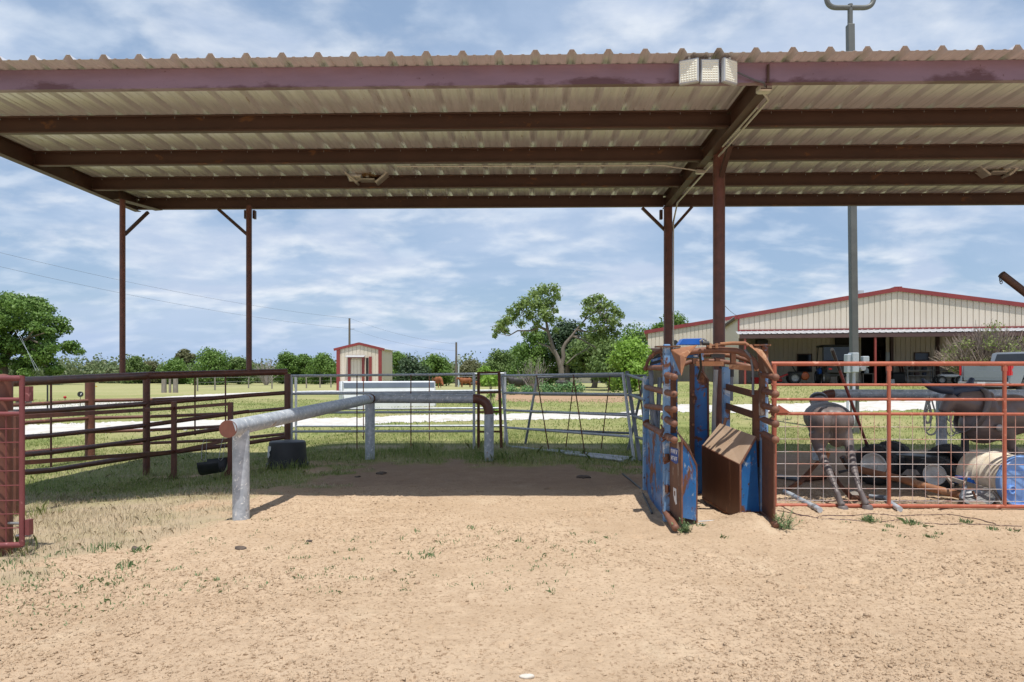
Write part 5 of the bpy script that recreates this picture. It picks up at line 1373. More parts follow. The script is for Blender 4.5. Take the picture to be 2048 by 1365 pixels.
def weed(px, py, n, rad, h, label, seed):
    q = G(px, py); r = random.Random(seed); t = thing('weed', label, 'weed', V(q.x, q.y, ground_z(q.x, q.y)), 'tall green weeds on the dirt'); mb = MB(); ms = MB()
    for i in range(n):
        a = r.uniform(0, 6.28); el = r.uniform(.4, 1.3); l_ = h * r.uniform(.6, 1.1)
        d = V(math.cos(a) * math.cos(el), math.sin(a) * math.cos(el), math.sin(el)); p = V(q.x + r.uniform(-rad, rad), q.y + r.uniform(-rad, rad), ground_z(q.x, q.y) - .01)
        ms.tube([p, p + d * l_ * .6, p + d * l_ + V(0, 0, -.02)], [.003, .002, .001], 3)
        for k in range(14):
            c = p + d * l_ * (.2 + .8 * k / 13); s_ = V(r.uniform(-1, 1), r.uniform(-1, 1), r.uniform(-.1, .8)).normalized(); w_ = s_.cross(V(0, 0, 1)).normalized() * .005
            ll = .03 * r.uniform(.6, 1.3)
            mb.add([c, c + s_ * ll * .5 + w_, c + s_ * ll, c + s_ * ll * .5 - w_], [(0, 1, 2, 3)])
    ms.build('stem', L['weed'], t); mb.build('leaves', L['weed'], t, 0)
weed(1568, 1062, 34, .07, .17, 'bushy green weed at the right foot of the chute', 1)
weed(1372, 1064, 24, .06, .13, 'green weed at the left foot of the chute', 2)
weed(1738, 1046, 12, .05, .09, 'low grey green weed under the orange gate', 3)
# ------------------------------------------------------------------ big barn
BA = R(-12)
B0 = V((1478 - CX) / F * 41, 41, .88)
EU = V(math.cos(BA), math.sin(BA), 0); EV = V(-math.sin(BA), math.cos(BA), 0)
def Bp(u, v, z): return B0 + EU * u + EV * v + V(0, 0, z)          # z above the slab
def bu(px, v):
    k = (px - CX) / F
    return (k * (B0.y + EV.y * v) - B0.x - EV.x * v) / (EU.x - k * EU.y)
def bz(px, py, v):
    p = Bp(bu(px, v), v, 0); return EYE - (py - HZ) / F * p.y - B0.z
barn = thing('barn', 'large tan metal barn with red roof edge and a deep open porch', 'barn', B0)
Wd, ZE, ZP, ZA = 17.4, 4.07, 5.50, 3.16
def ribbed(name, p0, du, wid, zlo, ztop_fn, mt, parent, step=.30, nrm=None, rib=.045):
    """vertical ribbed siding: columns between zlo and a top given per u"""
    mb = MB(); u = 0; prev = None
    pts = []
    while u < wid - 1e-6:
        for a, d in ((0, 0), (.255, 0), (.26, -rib), (.29, -rib), (.295, 0)):
            if u + a <= wid: pts.append((u + a, d))
        u += step
    pts.append((wid, 0))
    n = Vector(nrm)
    lo = [Vector(p0) + du * a + n * d + V(0, 0, zlo) for a, d in pts]; hi = [Vector(p0) + du * a + n * d + V(0, 0, ztop_fn(a)) for a, d in pts]
    m = len(pts); mb.add(lo + hi, [(i, i + 1, m + i + 1, m + i) for i in range(m - 1)])
    return mb.build(name, mt, parent, 20)
gab = lambda u: ZE + (ZP - ZE) * (1 - abs(u - Wd / 2) / (Wd / 2)) - .05
ribbed('gable_wall', Bp(0, 0, 0), EU, Wd, ZA + .02, gab, M['tan_wall'], barn, nrm=-EV)
# left and right side walls, back wall, porch wall
ribbed('side_wall', Bp(0, 20, 0), -EV, 20, 0, lambda u: ZE - .03, M['tan_wall'], barn, nrm=-EU)
ribbed('side_wall', Bp(Wd, 0, 0), EV, 20, 0, lambda u: ZE - .03, M['tan_wall'], barn, nrm=EU)
ribbed('back_wall', Bp(0, 20, 0), EU, Wd, 0, gab, M['tan_wall'], barn, nrm=EV)
PD = 6.5
d0, d1 = bu(1722, PD), bu(1772, PD)
ribbed('porch_wall', Bp(0.05, PD, 0), EU, d0 - .05, 0, lambda u: 3.3, M['tan_wall'], barn, nrm=-EV)
ribbed('porch_wall', Bp(d1, PD, 0), EU, Wd - d1 - .05, 0, lambda u: 3.3, M['tan_wall'], barn, nrm=-EV)
MB().plate([Bp(.05, .06, 3.32), Bp(Wd - .05, .06, 3.32), Bp(Wd - .05, PD - .02, 3.32), Bp(.05, PD - .02, 3.32)], .02).build('porch_ceiling', M['dark_trim'], barn, 0)
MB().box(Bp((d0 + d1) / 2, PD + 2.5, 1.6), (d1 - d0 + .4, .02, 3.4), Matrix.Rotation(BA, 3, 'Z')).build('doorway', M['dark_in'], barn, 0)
# roof
for s_ in (0, 1):
    ue = -.25 if s_ == 0 else Wd + .25; sl = (ZP - ZE) / (Wd / 2); ze = ZE - .25 * sl
    pr = []; n_ = 0
    v = -.06
    MB().plate([Bp(ue, v, ze + .03), Bp(Wd / 2, v, ZP + .03), Bp(Wd / 2, 20.4, ZP + .03), Bp(ue, 20.4, ze + .03)], .05).build('roof', M['roof_white'], barn, 0)
    MB().beam(Bp(ue - (.02 if s_ == 0 else -.02), v - .03, ze - .03), Bp(Wd / 2, v - .03, ZP - .03), .06, .24, (0, 0, 1)).build('rake_trim', M['red_trim'], barn, 0)
    MB().plate([Bp(ue, 0, ze - .06), Bp(ue + (.25 if s_ == 0 else -.25), 0, ZE - .06), Bp(ue + (.25 if s_ == 0 else -.25), 20, ZE - .06), Bp(ue, 20, ze - .06)], .03).build('soffit', M['dark_trim'], barn, 0)
MB().beam(Bp(Wd / 2, -.12, ZP + .09), Bp(Wd / 2, 20.4, ZP + .09), .4, .05).build('ridge_cap', M['red_trim'], barn, 0)
MB().cyl(Bp(Wd / 2 - 1.2, 3, ZP - .2), Bp(Wd / 2 - 1.2, 3, ZP + .28), .22, 12).build('roof_vent', M['roof_white'], barn)
MB().beam(Bp(-.03, -.04, ZA), Bp(-.03, -.04, ZE - .05), .08, .08, (1, 0, 0)).build('corner_trim', M['red_trim'], barn, 0)
MB().beam(Bp(-.06, -.045, ZA + .06), Bp(Wd + .06, -.045, ZA + .06), .04, .08).build('wall_base_trim', M['red_trim'], barn, 0)
# pent roof over the porch front: ribbed white metal
prof = []; u = -.1
while u < Wd: prof += [(u, 0), (u + .22, 0), (u + .245, .03), (u + .285, .03), (u + .31, 0)]; u += .32
MB().sheet(prof, Bp(-.1, -1.15, ZA - .22), EU, V(0, 0, 1), EV * 1.13 + V(0, 0, .22), .003).build('awning', M['roof_white'], barn, 20)
MB().beam(Bp(-.1, -1.1, ZA - .36), Bp(Wd, -1.1, ZA - .36), .06, .24).build('awning_beam', M['dark_trim'], barn, 0)
MB().plate([Bp(-.12, -1.16, ZA - .24), Bp(-.12, 0, ZA), Bp(-.12, 0, ZA - .3), Bp(-.12, -1.1, ZA - .46)], .03).build('awning_end', M['tan_wall'], barn, 0)
for px, mt, w_ in ((1490, 'porchred', .10), (1750.5, 'porchred', .10), (2070, 'porchred', .10)):
    u = bu(px, -1.05); MB().beam(Bp(u, -1.05, -.02), Bp(u, -1.05, ZA - .48), w_, w_, (1, 0, 0)).build('porch_post', M[mt], barn, 0)
MB().beam(Bp(.12, .1, 0), Bp(.12, .1, ZA), .22, .22, (1, 0, 0)).build('porch_post', M['dark_trim'], barn, 0)
for px in (1875, 1783): 
    u = bu(px, PD - .1); MB().beam(Bp(u, PD - .1, 0), Bp(u, PD - .1, 3.25), .2, .16, (1, 0, 0)).build('porch_post', M['dark_trim'], barn, 0)
def bwin(name, px0, py0, px1, py1, v):
    u0, u1 = bu(px0, v), bu(px1, v); z0, z1 = bz(px0, py1, v), bz(px0, py0, v); m = Matrix.Rotation(BA, 3, 'Z')
    f = MB(); fw = .07
    for (a, b, c, d) in ((u0, z0, u1, z0 + fw), (u0, z1 - fw, u1, z1), (u0, z0 + fw, u0 + fw, z1 - fw), (u1 - fw, z0 + fw, u1, z1 - fw)):
        f.box(Bp((a + c) / 2, v, (b + d) / 2), (c - a, .06, d - b), m)
    o = f.build(name, M['dark_trim'], barn, 0)
    MB().box(Bp((u0 + u1) / 2, v + .01, (z0 + z1) / 2), (u1 - u0 - 2 * fw, .02, z1 - z0 - 2 * fw), m).build('pane', M['glass'], o, 0)
bwin('window', 1594, 708, 1624, 745, PD - .08); bwin('window', 1828, 705, 1859, 722, PD - .08)
m12 = Matrix.Rotation(BA, 3, 'Z')
def bbox(name, px0, py0, px1, py1, v, dp, mt, parent=None, lab=None, cat=None, bev=.02):
    u0, u1 = bu(px0, v), bu(px1, v); z0, z1 = bz(px0, py1, v), bz(px0, py0, v)
    o = MB().cbox(Bp((u0 + u1) / 2, v, (z0 + z1) / 2), (u1 - u0, dp, z1 - z0), bev, m12).build(name, M[mt], parent, 30)
    if lab: tag(o, lab, cat)
    return o
bbox('hung_board', 1670, 675, 1706, 700, PD - .25, .12, 'dark_in', barn)
bbox('electric_box', 1771, 705, 1779, 735, PD - .2, .12, 'box_grey', barn)
slab = thing('porch_slab', 'grey concrete slab under the tan barn', 'slab', B0)
MB().box(Bp(Wd / 2, 9.3, -.17), (Wd + 1.2, 22.0, .28), m12).build('slab', M['slab'], slab, 0)
slab['kind'] = 'structure'; del slab['category']; slab['label'] = 'grey concrete slab under the tan barn'
# hung heater / speaker
t = thing('wall_heater', 'black box heater hung on a bracket at the left end of the barn porch', 'heater', Bp(bu(1522, PD - .5), PD - .5, 2.1))
u0 = bu(1512, PD - .5); u1 = bu(1535, PD - .5)
MB().cbox(Bp((u0 + u1) / 2, PD - .5, bz(1520, 687, PD - .5)), (u1 - u0, .5, .5), .04, m12).build('case', M['plastic_black'], t, 30)
MB().beam(Bp((u0 + u1) / 2 + .3, PD - .3, bz(1520, 690, PD)), Bp((u0 + u1) / 2 + .35, PD - .05, bz(1520, 706, PD)), .05, .05).build('bracket', M['dark_trim'], t, 0)
# things under the porch
v = 2.4
def spot(px, v): u = bu(px, v); return Bp(u, v, 0)
def bm(p, c): return p + EU * c[0] + EV * c[1] + V(0, 0, c[2])
# red tub
p = spot(1511, 1.2); t = thing('red_tub', 'red plastic tub at the left end of the barn porch', 'tub', p)
MB().lathe([(0, .02), (.22, 0), (.27, .38), (.29, .40), (.26, .40), (.22, .1), (0, .08)], p, n=20).build('body', M['red'], t)
# tiller
p = spot(1587, 1.6); t = thing('garden_tractor', 'small black walk behind tractor with an orange cover on the barn porch', 'tractor', p)
def bwheel(parent, c, r_, w_, ax, mt='grey_metal'): return wheel(parent, c, r_, w_, ax, mt=mt)
MB().cbox(bm(p, (.1, 0, .48)), (.75, .4, .3), .06, m12).build('engine', M['plastic_black'], t, 40)
MB().lathe([(0, .08), (.17, .06), (.22, 0), (.17, -.06), (0, -.08)], bm(p, (.52, -.15, .40)), EV, 20).build('orange_cover', M['orange_mach'], t)
bwheel(t, bm(p, (.0, -.3, .3)), .3, .2, EV); bwheel(t, bm(p, (.0, .35, .3)), .3, .2, EV)
pipe(t, 'handlebar', [bm(p, (.1, -.1, .6)), bm(p, (-.1, -.1, .95)), bm(p, (.15, -.1, 1.15))], .03, M['plastic_black'], 8)
MB().beam(bm(p, (-.3, -.1, .5)), bm(p, (-1.0, -.15, .2)), .08, .08).build('mower_bar', M['red'], t, 0)
MB().cbox(bm(p, (-.85, -.15, .18)), (.55, .3, .16), .04, m12).build('mower_deck', M['red'], t, 30)
t.scale = (1.2, 1.2, 1.2)
# utility vehicle
p = spot(1668, 1.4); t = thing('utility_vehicle', 'black utility vehicle with a canopy parked on the barn porch', 'utility vehicle', p)
for sx in (-.55, .55):
    for sy in (-.9, .95): bwheel(t, bm(p, (sx, sy, .32)), .32, .24, EU)
MB().cbox(bm(p, (0, -.75, .72)), (1.15, .9, .42), .06, m12).build('cargo_bed', M['plastic_black'], t, 40)
MB().cbox(bm(p, (0, .75, .62)), (1.2, .8, .4), .08, m12).build('hood', M['blue_new'], t, 40)
MB().cbox(bm(p, (0, 0, .45)), (1.2, 2.2, .14), .04, m12).build('chassis', M['black'], t, 40)
MB().cbox(bm(p, (0, -.05, .8)), (1.1, .35, .5), .06, m12).build('seat', M['black'], t, 40)
MB().cbox(bm(p, (0, .1, 1.88)), (1.35, 1.5, .09), .04, m12).build('canopy', M['plastic_black'], t, 40)
for sx in (-.62, .62):
    pipe(t, 'cage_post', [bm(p, (sx, -.5, .75)), bm(p, (sx, -.45, 1.85))], .03, M['plastic_black'], 8)
    pipe(t, 'cage_post', [bm(p, (sx, .9, .75)), bm(p, (sx, .5, 1.85))], .03, M['plastic_black'], 8)
MB().cbox(bm(p, (0, -.55, 1.42)), (1.2, .04, .8), .01, m12).build('rear_screen', M['glass'], t, 30)
MB().cbox(bm(p, (0, -.8, 1.0)), (1.25, .75, .3), .06, m12).build('cargo_box', M['plastic_black'], t, 40)
for sx in (-.45, .45): MB().cbox(bm(p, (sx, -1.21, .74)), (.14, .02, .08), .006, m12).build('tail_lamp', M['lamp_red'], t, 30)
t.scale = (1.22, 1.22, 1.22)
# dirt bike next to it
p = spot(1642, 2.2); t = thing('dirt_bike', 'dark dirt bike beside the black utility vehicle on the barn porch', 'dirt bike', p)
for sy in (-.6, .65): MB().lathe([(.24, -.03), (.3, -.04), (.33, 0), (.3, .04), (.24, .03), (.24, -.03)], bm(p, (0, sy, .33)), EU, 20).build('wheel', M['tyre'], t)
MB().cbox(bm(p, (0, 0, .6)), (.2, .8, .3), .05, m12).build('engine', M['plastic_black'], t, 40)
MB().cbox(bm(p, (0, -.35, .9)), (.2, .7, .1), .04, m12).build('seat', M['navy'], t, 40)
pipe(t, 'handlebar', [bm(p, (-.35, .35, 1.1)), bm(p, (.35, .35, 1.1))], .025, M['plastic_black'], 8); pipe(t, 'fork', [bm(p, (0, .65, .33)), bm(p, (0, .35, 1.1))], .035, M['grey_metal'], 8)
# table with water jug
p = spot(1736, 2.4); t = thing('side_table', 'small dark table by the dark doorway of the barn', 'table', p)
MB().cbox(bm(p, (0, 0, .62)), (.75, .5, .05), .01, m12).build('table_top', M['oldwood'], t, 30)
for a, b_ in ((-.33, -.2), (.33, -.2), (-.33, .2), (.33, .2)): MB().beam(bm(p, (a, b_, 0)), bm(p, (a, b_, .6)), .05, .05, (1, 0, 0)).build('leg', M['oldwood'], t, 0)
tag(MB().lathe([(0, 0), (.13, .01), (.135, .24), (.05, .33), (.045, .40), (0, .40)], bm(p, (-.1, -.05, .646)), n=16).build('water_jug', M['box_grey'], None), 'pale water jug on the small table by the barn doorway', 'jug')
tag(MB().cbox(bm(spot(1782, 2.6), (0, 0, .15)), (.34, .3, .3), .03, m12).build('cardboard_box', M['label_white'], None), 'small white box on the barn porch floor right of the doorway', 'box')
# black bin, leaning boards
p = spot(1795, PD - .6); t = thing('storage_bin', 'black storage bin against the barn porch wall', 'bin', p)
MB().cbox(bm(p, (0, 0, .33)), (.75, .5, .66), .04, m12).build('body', M['plastic_black'], t, 40); MB().cbox(bm(p, (0, 0, .69)), (.8, .55, .06), .02, m12).build('lid', M['black'], t, 40)
for k, (px, lab) in enumerate(((1803, 'dark board leaning on the barn porch wall, nearer the bin'), (1808, 'dark board leaning on the barn porch wall, nearer the shelf rack'))):
    p = spot(px, PD - .5); tag(MB().beam(bm(p, (.1, 0, .0)), bm(p, (-.05, .38, 1.35)), .1, .04).build('leaning_board', M['dark_trim'], None), lab, 'board')
# shelf racks
for px, lab, wdt in ((1838, 'wide steel shelf rack under the small porch window', 1.5), (1888, 'wooden shelf rack right of the porch column', 1.2)):
    p = spot(px, PD - .7); t = thing('shelf_rack', lab, 'shelf', p)
    mt = M['grey_metal'] if 'steel' in lab else M['oldwood']
    for a in (-wdt / 2, wdt / 2):
        for b_ in (-.22, .22): MB().beam(bm(p, (a, b_, 0)), bm(p, (a, b_, 1.25)), .05, .05, (1, 0, 0)).build('upright', mt, t, 0)
    for z in (.18, .5, .85, 1.2): MB().box(bm(p, (0, 0, z)), (wdt - .06, .42, .035), m12).build('shelf', mt, t, 0)
r = random.Random(4)
for k in range(6):
    p = spot(1838, PD - .7); kk = (-.5, -.15, .3)[k % 3]; z = .52 if k < 3 else .87
    w_ = .2 + .05 * (k % 2)
    tag(MB().cbox(bm(p, (kk, -.02, z + .10)), (w_, .3, .19), .02, m12).build('storage_box', M[('plastic_black', 'dark_trim', 'navy')[k % 3]], None), 'dark box stored on the wide steel shelf rack in the barn porch', 'box', 'dark boxes on the shelf rack')
p = spot(1900, 1.6); t = thing('quad_bike', 'small white and black quad bike behind the navy horn, on the barn porch', 'quad bike', p)
for sx in (-.55, .45): bwheel(t, bm(p, (sx, -.3, .25)), .25, .2, EV); bwheel(t, bm(p, (sx, .3, .25)), .25, .2, EV)
MB().cbox(bm(p, (-.05, 0, .5)), (1.1, .5, .2), .06, m12).build('fender', M['label_white'], t, 40); MB().cbox(bm(p, (-.1, 0, .66)), (.6, .3, .12), .05, m12).build('seat', M['black'], t, 40)
pipe(t, 'handlebar', [bm(p, (.25, -.35, .85)), bm(p, (.25, .35, .85))], .025, M['plastic_black'], 8)
# ------------------------------------------------------------------ left barn wing behind
C0 = V((1296 - CX) / F * 54, 54, .5)
def Cp(u, v, z): return C0 + EU * u + EV * v + V(0, 0, z)
wing = thing('barn_wing', 'lower tan metal building with red roof edge, behind the chute', 'barn', C0)
zE, sl, w2_ = 4.35, .155, 17.0
g2_ = lambda u: zE + sl * (u if u < w2_ / 2 else w2_ - u) - .05
ribbed('gable_wall', Cp(0, 0, 0), EU, w2_, 2.95, g2_, M['tan_wall'], wing, nrm=-EV)
ribbed('side_wall', Cp(0, 14, 0), -EV, 14, 0, lambda u: zE - .05, M['tan_wall'], wing, nrm=-EU)
ribbed('back_wall', Cp(0, 14, 0), EU, w2_, 0, g2_, M['tan_wall'], wing, nrm=EV)
ribbed('side_wall', Cp(w2_, 0, 0), EV, 14, 0, lambda u: zE - .05, M['tan_wall'], wing, nrm=EU)
for a, b_ in ((-.3, w2_ / 2), (w2_ + .3, w2_ / 2)):
    za = zE - .3 * sl; zb_ = zE + sl * w2_ / 2
    MB().plate([Cp(a, -.06, za + .02), Cp(b_, -.06, zb_ + .02), Cp(b_, 14.4, zb_ + .02), Cp(a, 14.4, za + .02)], .05).build('roof', M['red_trim'], wing, 0)
    MB().beam(Cp(a, -.09, za - .02), Cp(b_, -.09, zb_ - .02), .06, .28).build('rake_trim', M['red_trim'], wing, 0)
MB().beam(Cp(-.1, -.12, 2.9), Cp(w2_, -.12, 2.9), .12, .22).build('header_beam', M['dark_trim'], wing, 0)
ribbed('inner_wall', Cp(0.1, 3.5, 0), EU, w2_ - .2, 0, lambda u: 3.2, M['tan_wall'], wing, nrm=-EV)
for u in (.1, 4.2, 8.4): MB().beam(Cp(u, -.1, 0), Cp(u, -.1, 2.8), .16, .16, (1, 0, 0)).build('porch_post', M['dark_trim'], wing, 0)
u = 2.1
MB().cyl(Cp(u, -.06, 3.45), Cp(u, .02, 3.45), .2, 14).build('round_vent', M['plastic_black'], wing)
# ------------------------------------------------------------------ silver pickup
fw = V(.90, .436, 0); rt = V(.436, -.90, 0)
T0 = V((1918 - CX) / F * 29.2, 29.2, 0); T0.z = ground_z(T0.x, T0.y)      # rear left corner on the ground
def Tp(f_, r_, z): return T0 + fw * f_ + rt * r_ + V(0, 0, z)
tm = Matrix(((fw.x, rt.x, 0), (fw.y, rt.y, 0), (0, 0, 1)))
tk = thing('pickup_truck', 'silver pickup truck parked with its tailgate toward the gate, right of the shrub', 'pickup truck', T0)
TW = 1.98
def tb_(name, c, d, mt, b=.03, parent=tk): return MB().cbox(Tp(*c), d, b, tm).build(name, M[mt], parent, 40)
# bed sides as profiled plates
for r_, nm in ((0.05, 'bed_side'), (TW - .05, 'bed_side')):
    prof = [(0.04, .62), (.10, 1.0), (.08, 1.38), (.12, 1.42), (2.05, 1.42), (2.05, .55), (1.72, .55), (1.62, .85), (1.32, 1.0), (1.02, .92), (.82, .60), (.72, .52)]
    MB().prism([Tp(a, r_ - .05, z) for a, z in prof], rt * .10).build(nm, M['truck'], tk, 30, .02)
tb_('tailgate', (.05, TW / 2, 1.06), (.07, TW - .34, .74), 'truck', .025)
tb_('tailgate_crease', (.01, TW / 2, .98), (.012, TW - .50, .30), 'truck', .004)
tb_('tailgate_handle', (.008, TW / 2, 1.34), (.02, .26, .06), 'plastic_black', .004)
tb_('bed_floor', (1.0, TW / 2, .80), (1.9, TW - .2, .06), 'plastic_black', .01)
for r_, hw in ((.025, .018), (TW - .085, .085)):
    MB().prism([Tp(.0, r_ - hw, .92), Tp(.0, r_ + hw, .92), Tp(.0, r_ + hw, 1.33), Tp(.0, r_ - hw, 1.33)], fw * .10).build('tail_lamp', M['lamp_red'], tk, 0, .012)
MB().prism([Tp(.06, TW + .003, 1.33), Tp(.24, TW + .003, 1.33), Tp(.26, TW + .003, 1.24), Tp(.16, TW + .003, 1.18), Tp(.15, TW + .003, 1.12), Tp(.20, TW + .003, 1.06), Tp(.19, TW + .003, .93), Tp(.06, TW + .003, .93)], rt * .012).build('tail_lamp', M['lamp_red'], tk, 0)
tb_('bumper', (-.06, TW / 2, .56), (.18, TW - .04, .20), 'grey_metal', .03)
tb_('licence_plate', (-.155, TW / 2, .58), (.01, .32, .14), 'label_white', .004)
# cab and hood
cab = [(2.08, .5), (2.08, 1.42), (2.25, 1.88), (2.55, 1.94), (3.5, 1.93), (4.15, 1.40), (5.3, 1.30), (5.55, 1.15), (5.6, .5)]
MB().prism([Tp(a, .06, z) for a, z in cab], rt * (TW - .12)).build('cab', M['truck'], tk, 30, .04)
for r_ in (.05, TW - .05):
    MB().prism([Tp(a, r_ - .015, z) for a, z in ((2.35, 1.45), (2.42, 1.82), (3.42, 1.84), (3.95, 1.45))], rt * .03).build('side_window', M['glass'], tk, 0)
MB().plate([Tp(2.10, .25, 1.48), Tp(2.10, TW - .25, 1.48), Tp(2.22, TW - .3, 1.84), Tp(2.22, .3, 1.84)], .03).build('rear_window', M['glass'], tk, 0)
tb_('chassis', (2.9, TW / 2, .45), (5.2, 1.2, .2), 'black', .03)
for f_ in (1.32, 4.75):
    for r_ in (.14, TW - .14): wheel(tk, Tp(f_, r_, .41), .41, .27, rt * (1 if r_ > 1 else -1), mt='grey_metal')
# ------------------------------------------------------------------ well house
H0 = V((676 - CX) / F * 60, 60, 0)
HA = R(-3); hu = V(math.cos(HA), math.sin(HA), 0); hv = V(-math.sin(HA), math.cos(HA), 0)
def Hp(u, v, z): return H0 + hu * u + hv * v + V(0, 0, z)
wh = thing('well_house', 'small tan metal shed with red corner trim and a gable roof', 'shed', H0)
HW, HZE, HZP = 3.8, 3.66, 4.10
gh = lambda u: HZE + (HZP - HZE) * (1 - abs(u - HW / 2) / (HW / 2))
ribbed('front_wall', Hp(0, 0, 0), hu, HW, 0, gh, M['tan_wall'], wh, nrm=-hv, step=.34)
ribbed('side_wall', Hp(HW, 0, 0), hv, 4.5, 0, lambda u: HZE, M['tan_wall'], wh, nrm=hu)
ribbed('side_wall', Hp(0, 4.5, 0), -hv, 4.5, 0, lambda u: HZE, M['tan_wall'], wh, nrm=-hu)
ribbed('back_wall', Hp(0, 4.5, 0), hu, HW, 0, gh, M['tan_wall'], wh, nrm=hv)
for u in (.04, HW - .04): MB().beam(Hp(u, -.06, 0), Hp(u, -.06, HZE), .30, .08, (0, 1, 0)).build('corner_trim', M['red_trim'], wh, 0)
for a in (-.35, HW + .35):
    MB().plate([Hp(a, -.06, HZE - .02), Hp(HW / 2, -.06, HZP + .08), Hp(HW / 2, 4.9, HZP + .08), Hp(a, 4.9, HZE - .02)], .06).build('roof', M['roof_white'], wh, 0)
    MB().beam(Hp(a, -.09, HZE - .05), Hp(HW / 2, -.09, HZP + .05), .06, .22).build('rake_trim', M['red_trim'], wh, 0)
dfr = MB()
u0, u1 = 1.15, 2.15
for u in (u0 - .12, u1 + .12): dfr.beam(Hp(u, -.09, 0), Hp(u, -.09, 2.95), .24, .08, (0, 1, 0))
dfr.beam(Hp(u0 - .24, -.1, 2.95), Hp(u1 + .24, -.1, 2.95), .1, .14)
do = dfr.build('door', M['red_trim'], wh, 0)
ribbed('door_panel', Hp(u0, -.06, 0), hu, u1 - u0, .05, lambda u: 2.75, M['tan_wall'], do, nrm=-hv)
MB().plate([Hp(u0 - .35, -.05, 3.1), Hp(u1 + .3, -.05, 3.1), Hp(u1 + .3, -.6, 2.95), Hp(u0 - .35, -.6, 2.95)], .04).build('door_awning', M['roof_white'], wh, 0)
MB().beam(Hp(u1 + .75, -.08, 0), Hp(u1 + .75, -.08, 3.0), .26, .08, (0, 1, 0)).build('corner_trim', M['red_trim'], wh, 0)
MB().beam(Hp(u1 + .46, -.05, 0), Hp(u1 + .46, -.05, 2.9), .22, .04, (0, 1, 0)).build('window_slot', M['dark_in'], wh, 0)
# ------------------------------------------------------------------ white water trough
tr_ = thing('water_trough', 'long white stock trough with a grey upper band, in front of the small tan shed', 'trough', W(778, 815, 30))
a, c = W(686, 815, 29.6), W(872, 815, 31.2)
d = (c - a); d.z = 0; ln = d.length; d.normalize(); nrm = V(-d.y, d.x, 0)
def trp(l, k, z): return V(a.x, a.y, 0) + d * l + nrm * k + V(0, 0, z)
pr = [(0, .0), (0, .52), (.10, .86), (.16, 1.14), (.22, 1.16), (.30, .6), (.95, .6), (1.05, 1.16), (1.1, 1.14), (1.2, .5), (1.2, 0)]
MB().prism([trp(0, k, z) for k, z in pr], d * ln).build('body', M['trough'], tr_, 20)
for l in (.02, ln - .02): MB().plate([trp(l, k, z) for k, z in pr], .05).build('end_wall', M['trough'], tr_, 0)
MB().plate([trp(.05, .095, .88), trp(ln - .05, .095, .88), trp(ln - .05, .148, 1.10), trp(.05, .148, 1.10)], .02).build('side_band', M['trough_grey'], tr_, 0)
# ------------------------------------------------------------------ power poles and lines
def upole(px, py0, D, label, r0=.13, cross=False):
    x = (px - CX) / F * D; zt_ = zy(py0, D); t = thing('utility_pole', label, 'utility pole', V(x, D, 0))
    MB().tube([V(x, D, -.1), V(x, D, zt_)], [r0, r0 * .75], 12).build('pole', M['polewood'], t)
    return t, V(x, D, zt_)
up1, tp1 = upole(699, 637, 90, 'tall weathered utility pole behind the small tan shed', .17)
MB().beam(tp1 + V(.1, 0, -1.45), tp1 + V(.65, 0, -1.4), .05, .05).build('bracket', M['polewood'], up1, 0)
up2, tp2 = upole(912.5, 685, 78, 'dark utility pole in the field beside a grey service pipe', .14)
MB().cyl(tp2 + V(.28, -.1, -5.4), tp2 + V(.28, -.1, -1.9), .09, 10).build('service_pipe', M['box_grey'], up2)
MB().cbox(tp2 + V(.3, -.2, -1.75), (.35, .25, .5), .04).build('transformer', M['box_grey'], up2, 40)
up0, tp0 = upole(-420, 470, 45, 'utility pole outside the left edge, carrying the lines over the field', .17)
def sag(a, b, s_): return [a.lerp(b, t) + V(0, 0, -4 * s_ * t * (1 - t)) for t in [i / 24 for i in range(25)]]
for k, (dz, lab) in enumerate(((0, 'upper power line crossing the sky above the fence at left'), (-1.35, 'lower power line crossing the sky above the fence at left'))):
    e_ = tp1 + V(0, 0, dz)
    s0 = W(0, 510 if k == 0 else 538, 56)
    st = s0 + (s0 - e_) * .22 + V(0, 0, .9)
    tag(MB().tube(sag(st, e_, .95), .010, 5).build('power_line', M['wire'], None), lab, 'power line', 'overhead lines')
for k, (dz, dz2, lab) in enumerate(((0, -.2, 'upper power line sagging between the two field poles'), (-1.35, -1.0, 'lower power line sagging between the two field poles'))):
    tag(MB().tube(sag(tp1 + V(.1, 0, dz), tp2 + V(0, 0, dz2), .5), .009, 5).build('power_line', M['wire'], None), lab, 'power line', 'overhead lines')
for k, px1 in enumerate((78, 72)):
    tag(MB().tube([W(30 + 6 * k, 660, 70), W(px1, 742, 62)], .008, 5).build('guy_wire', M['steelwhite'], None), ('left' if k else 'right') + ' pale guy wire in front of the big tree at the left', 'guy wire')
tag(MB().tube(sag(W(1475, 632, 41), W(1440, 600, 30), .1), .012, 5).build('power_line', M['wire'], None), 'short service line running to the left eave of the barn', 'power line', 'overhead lines')
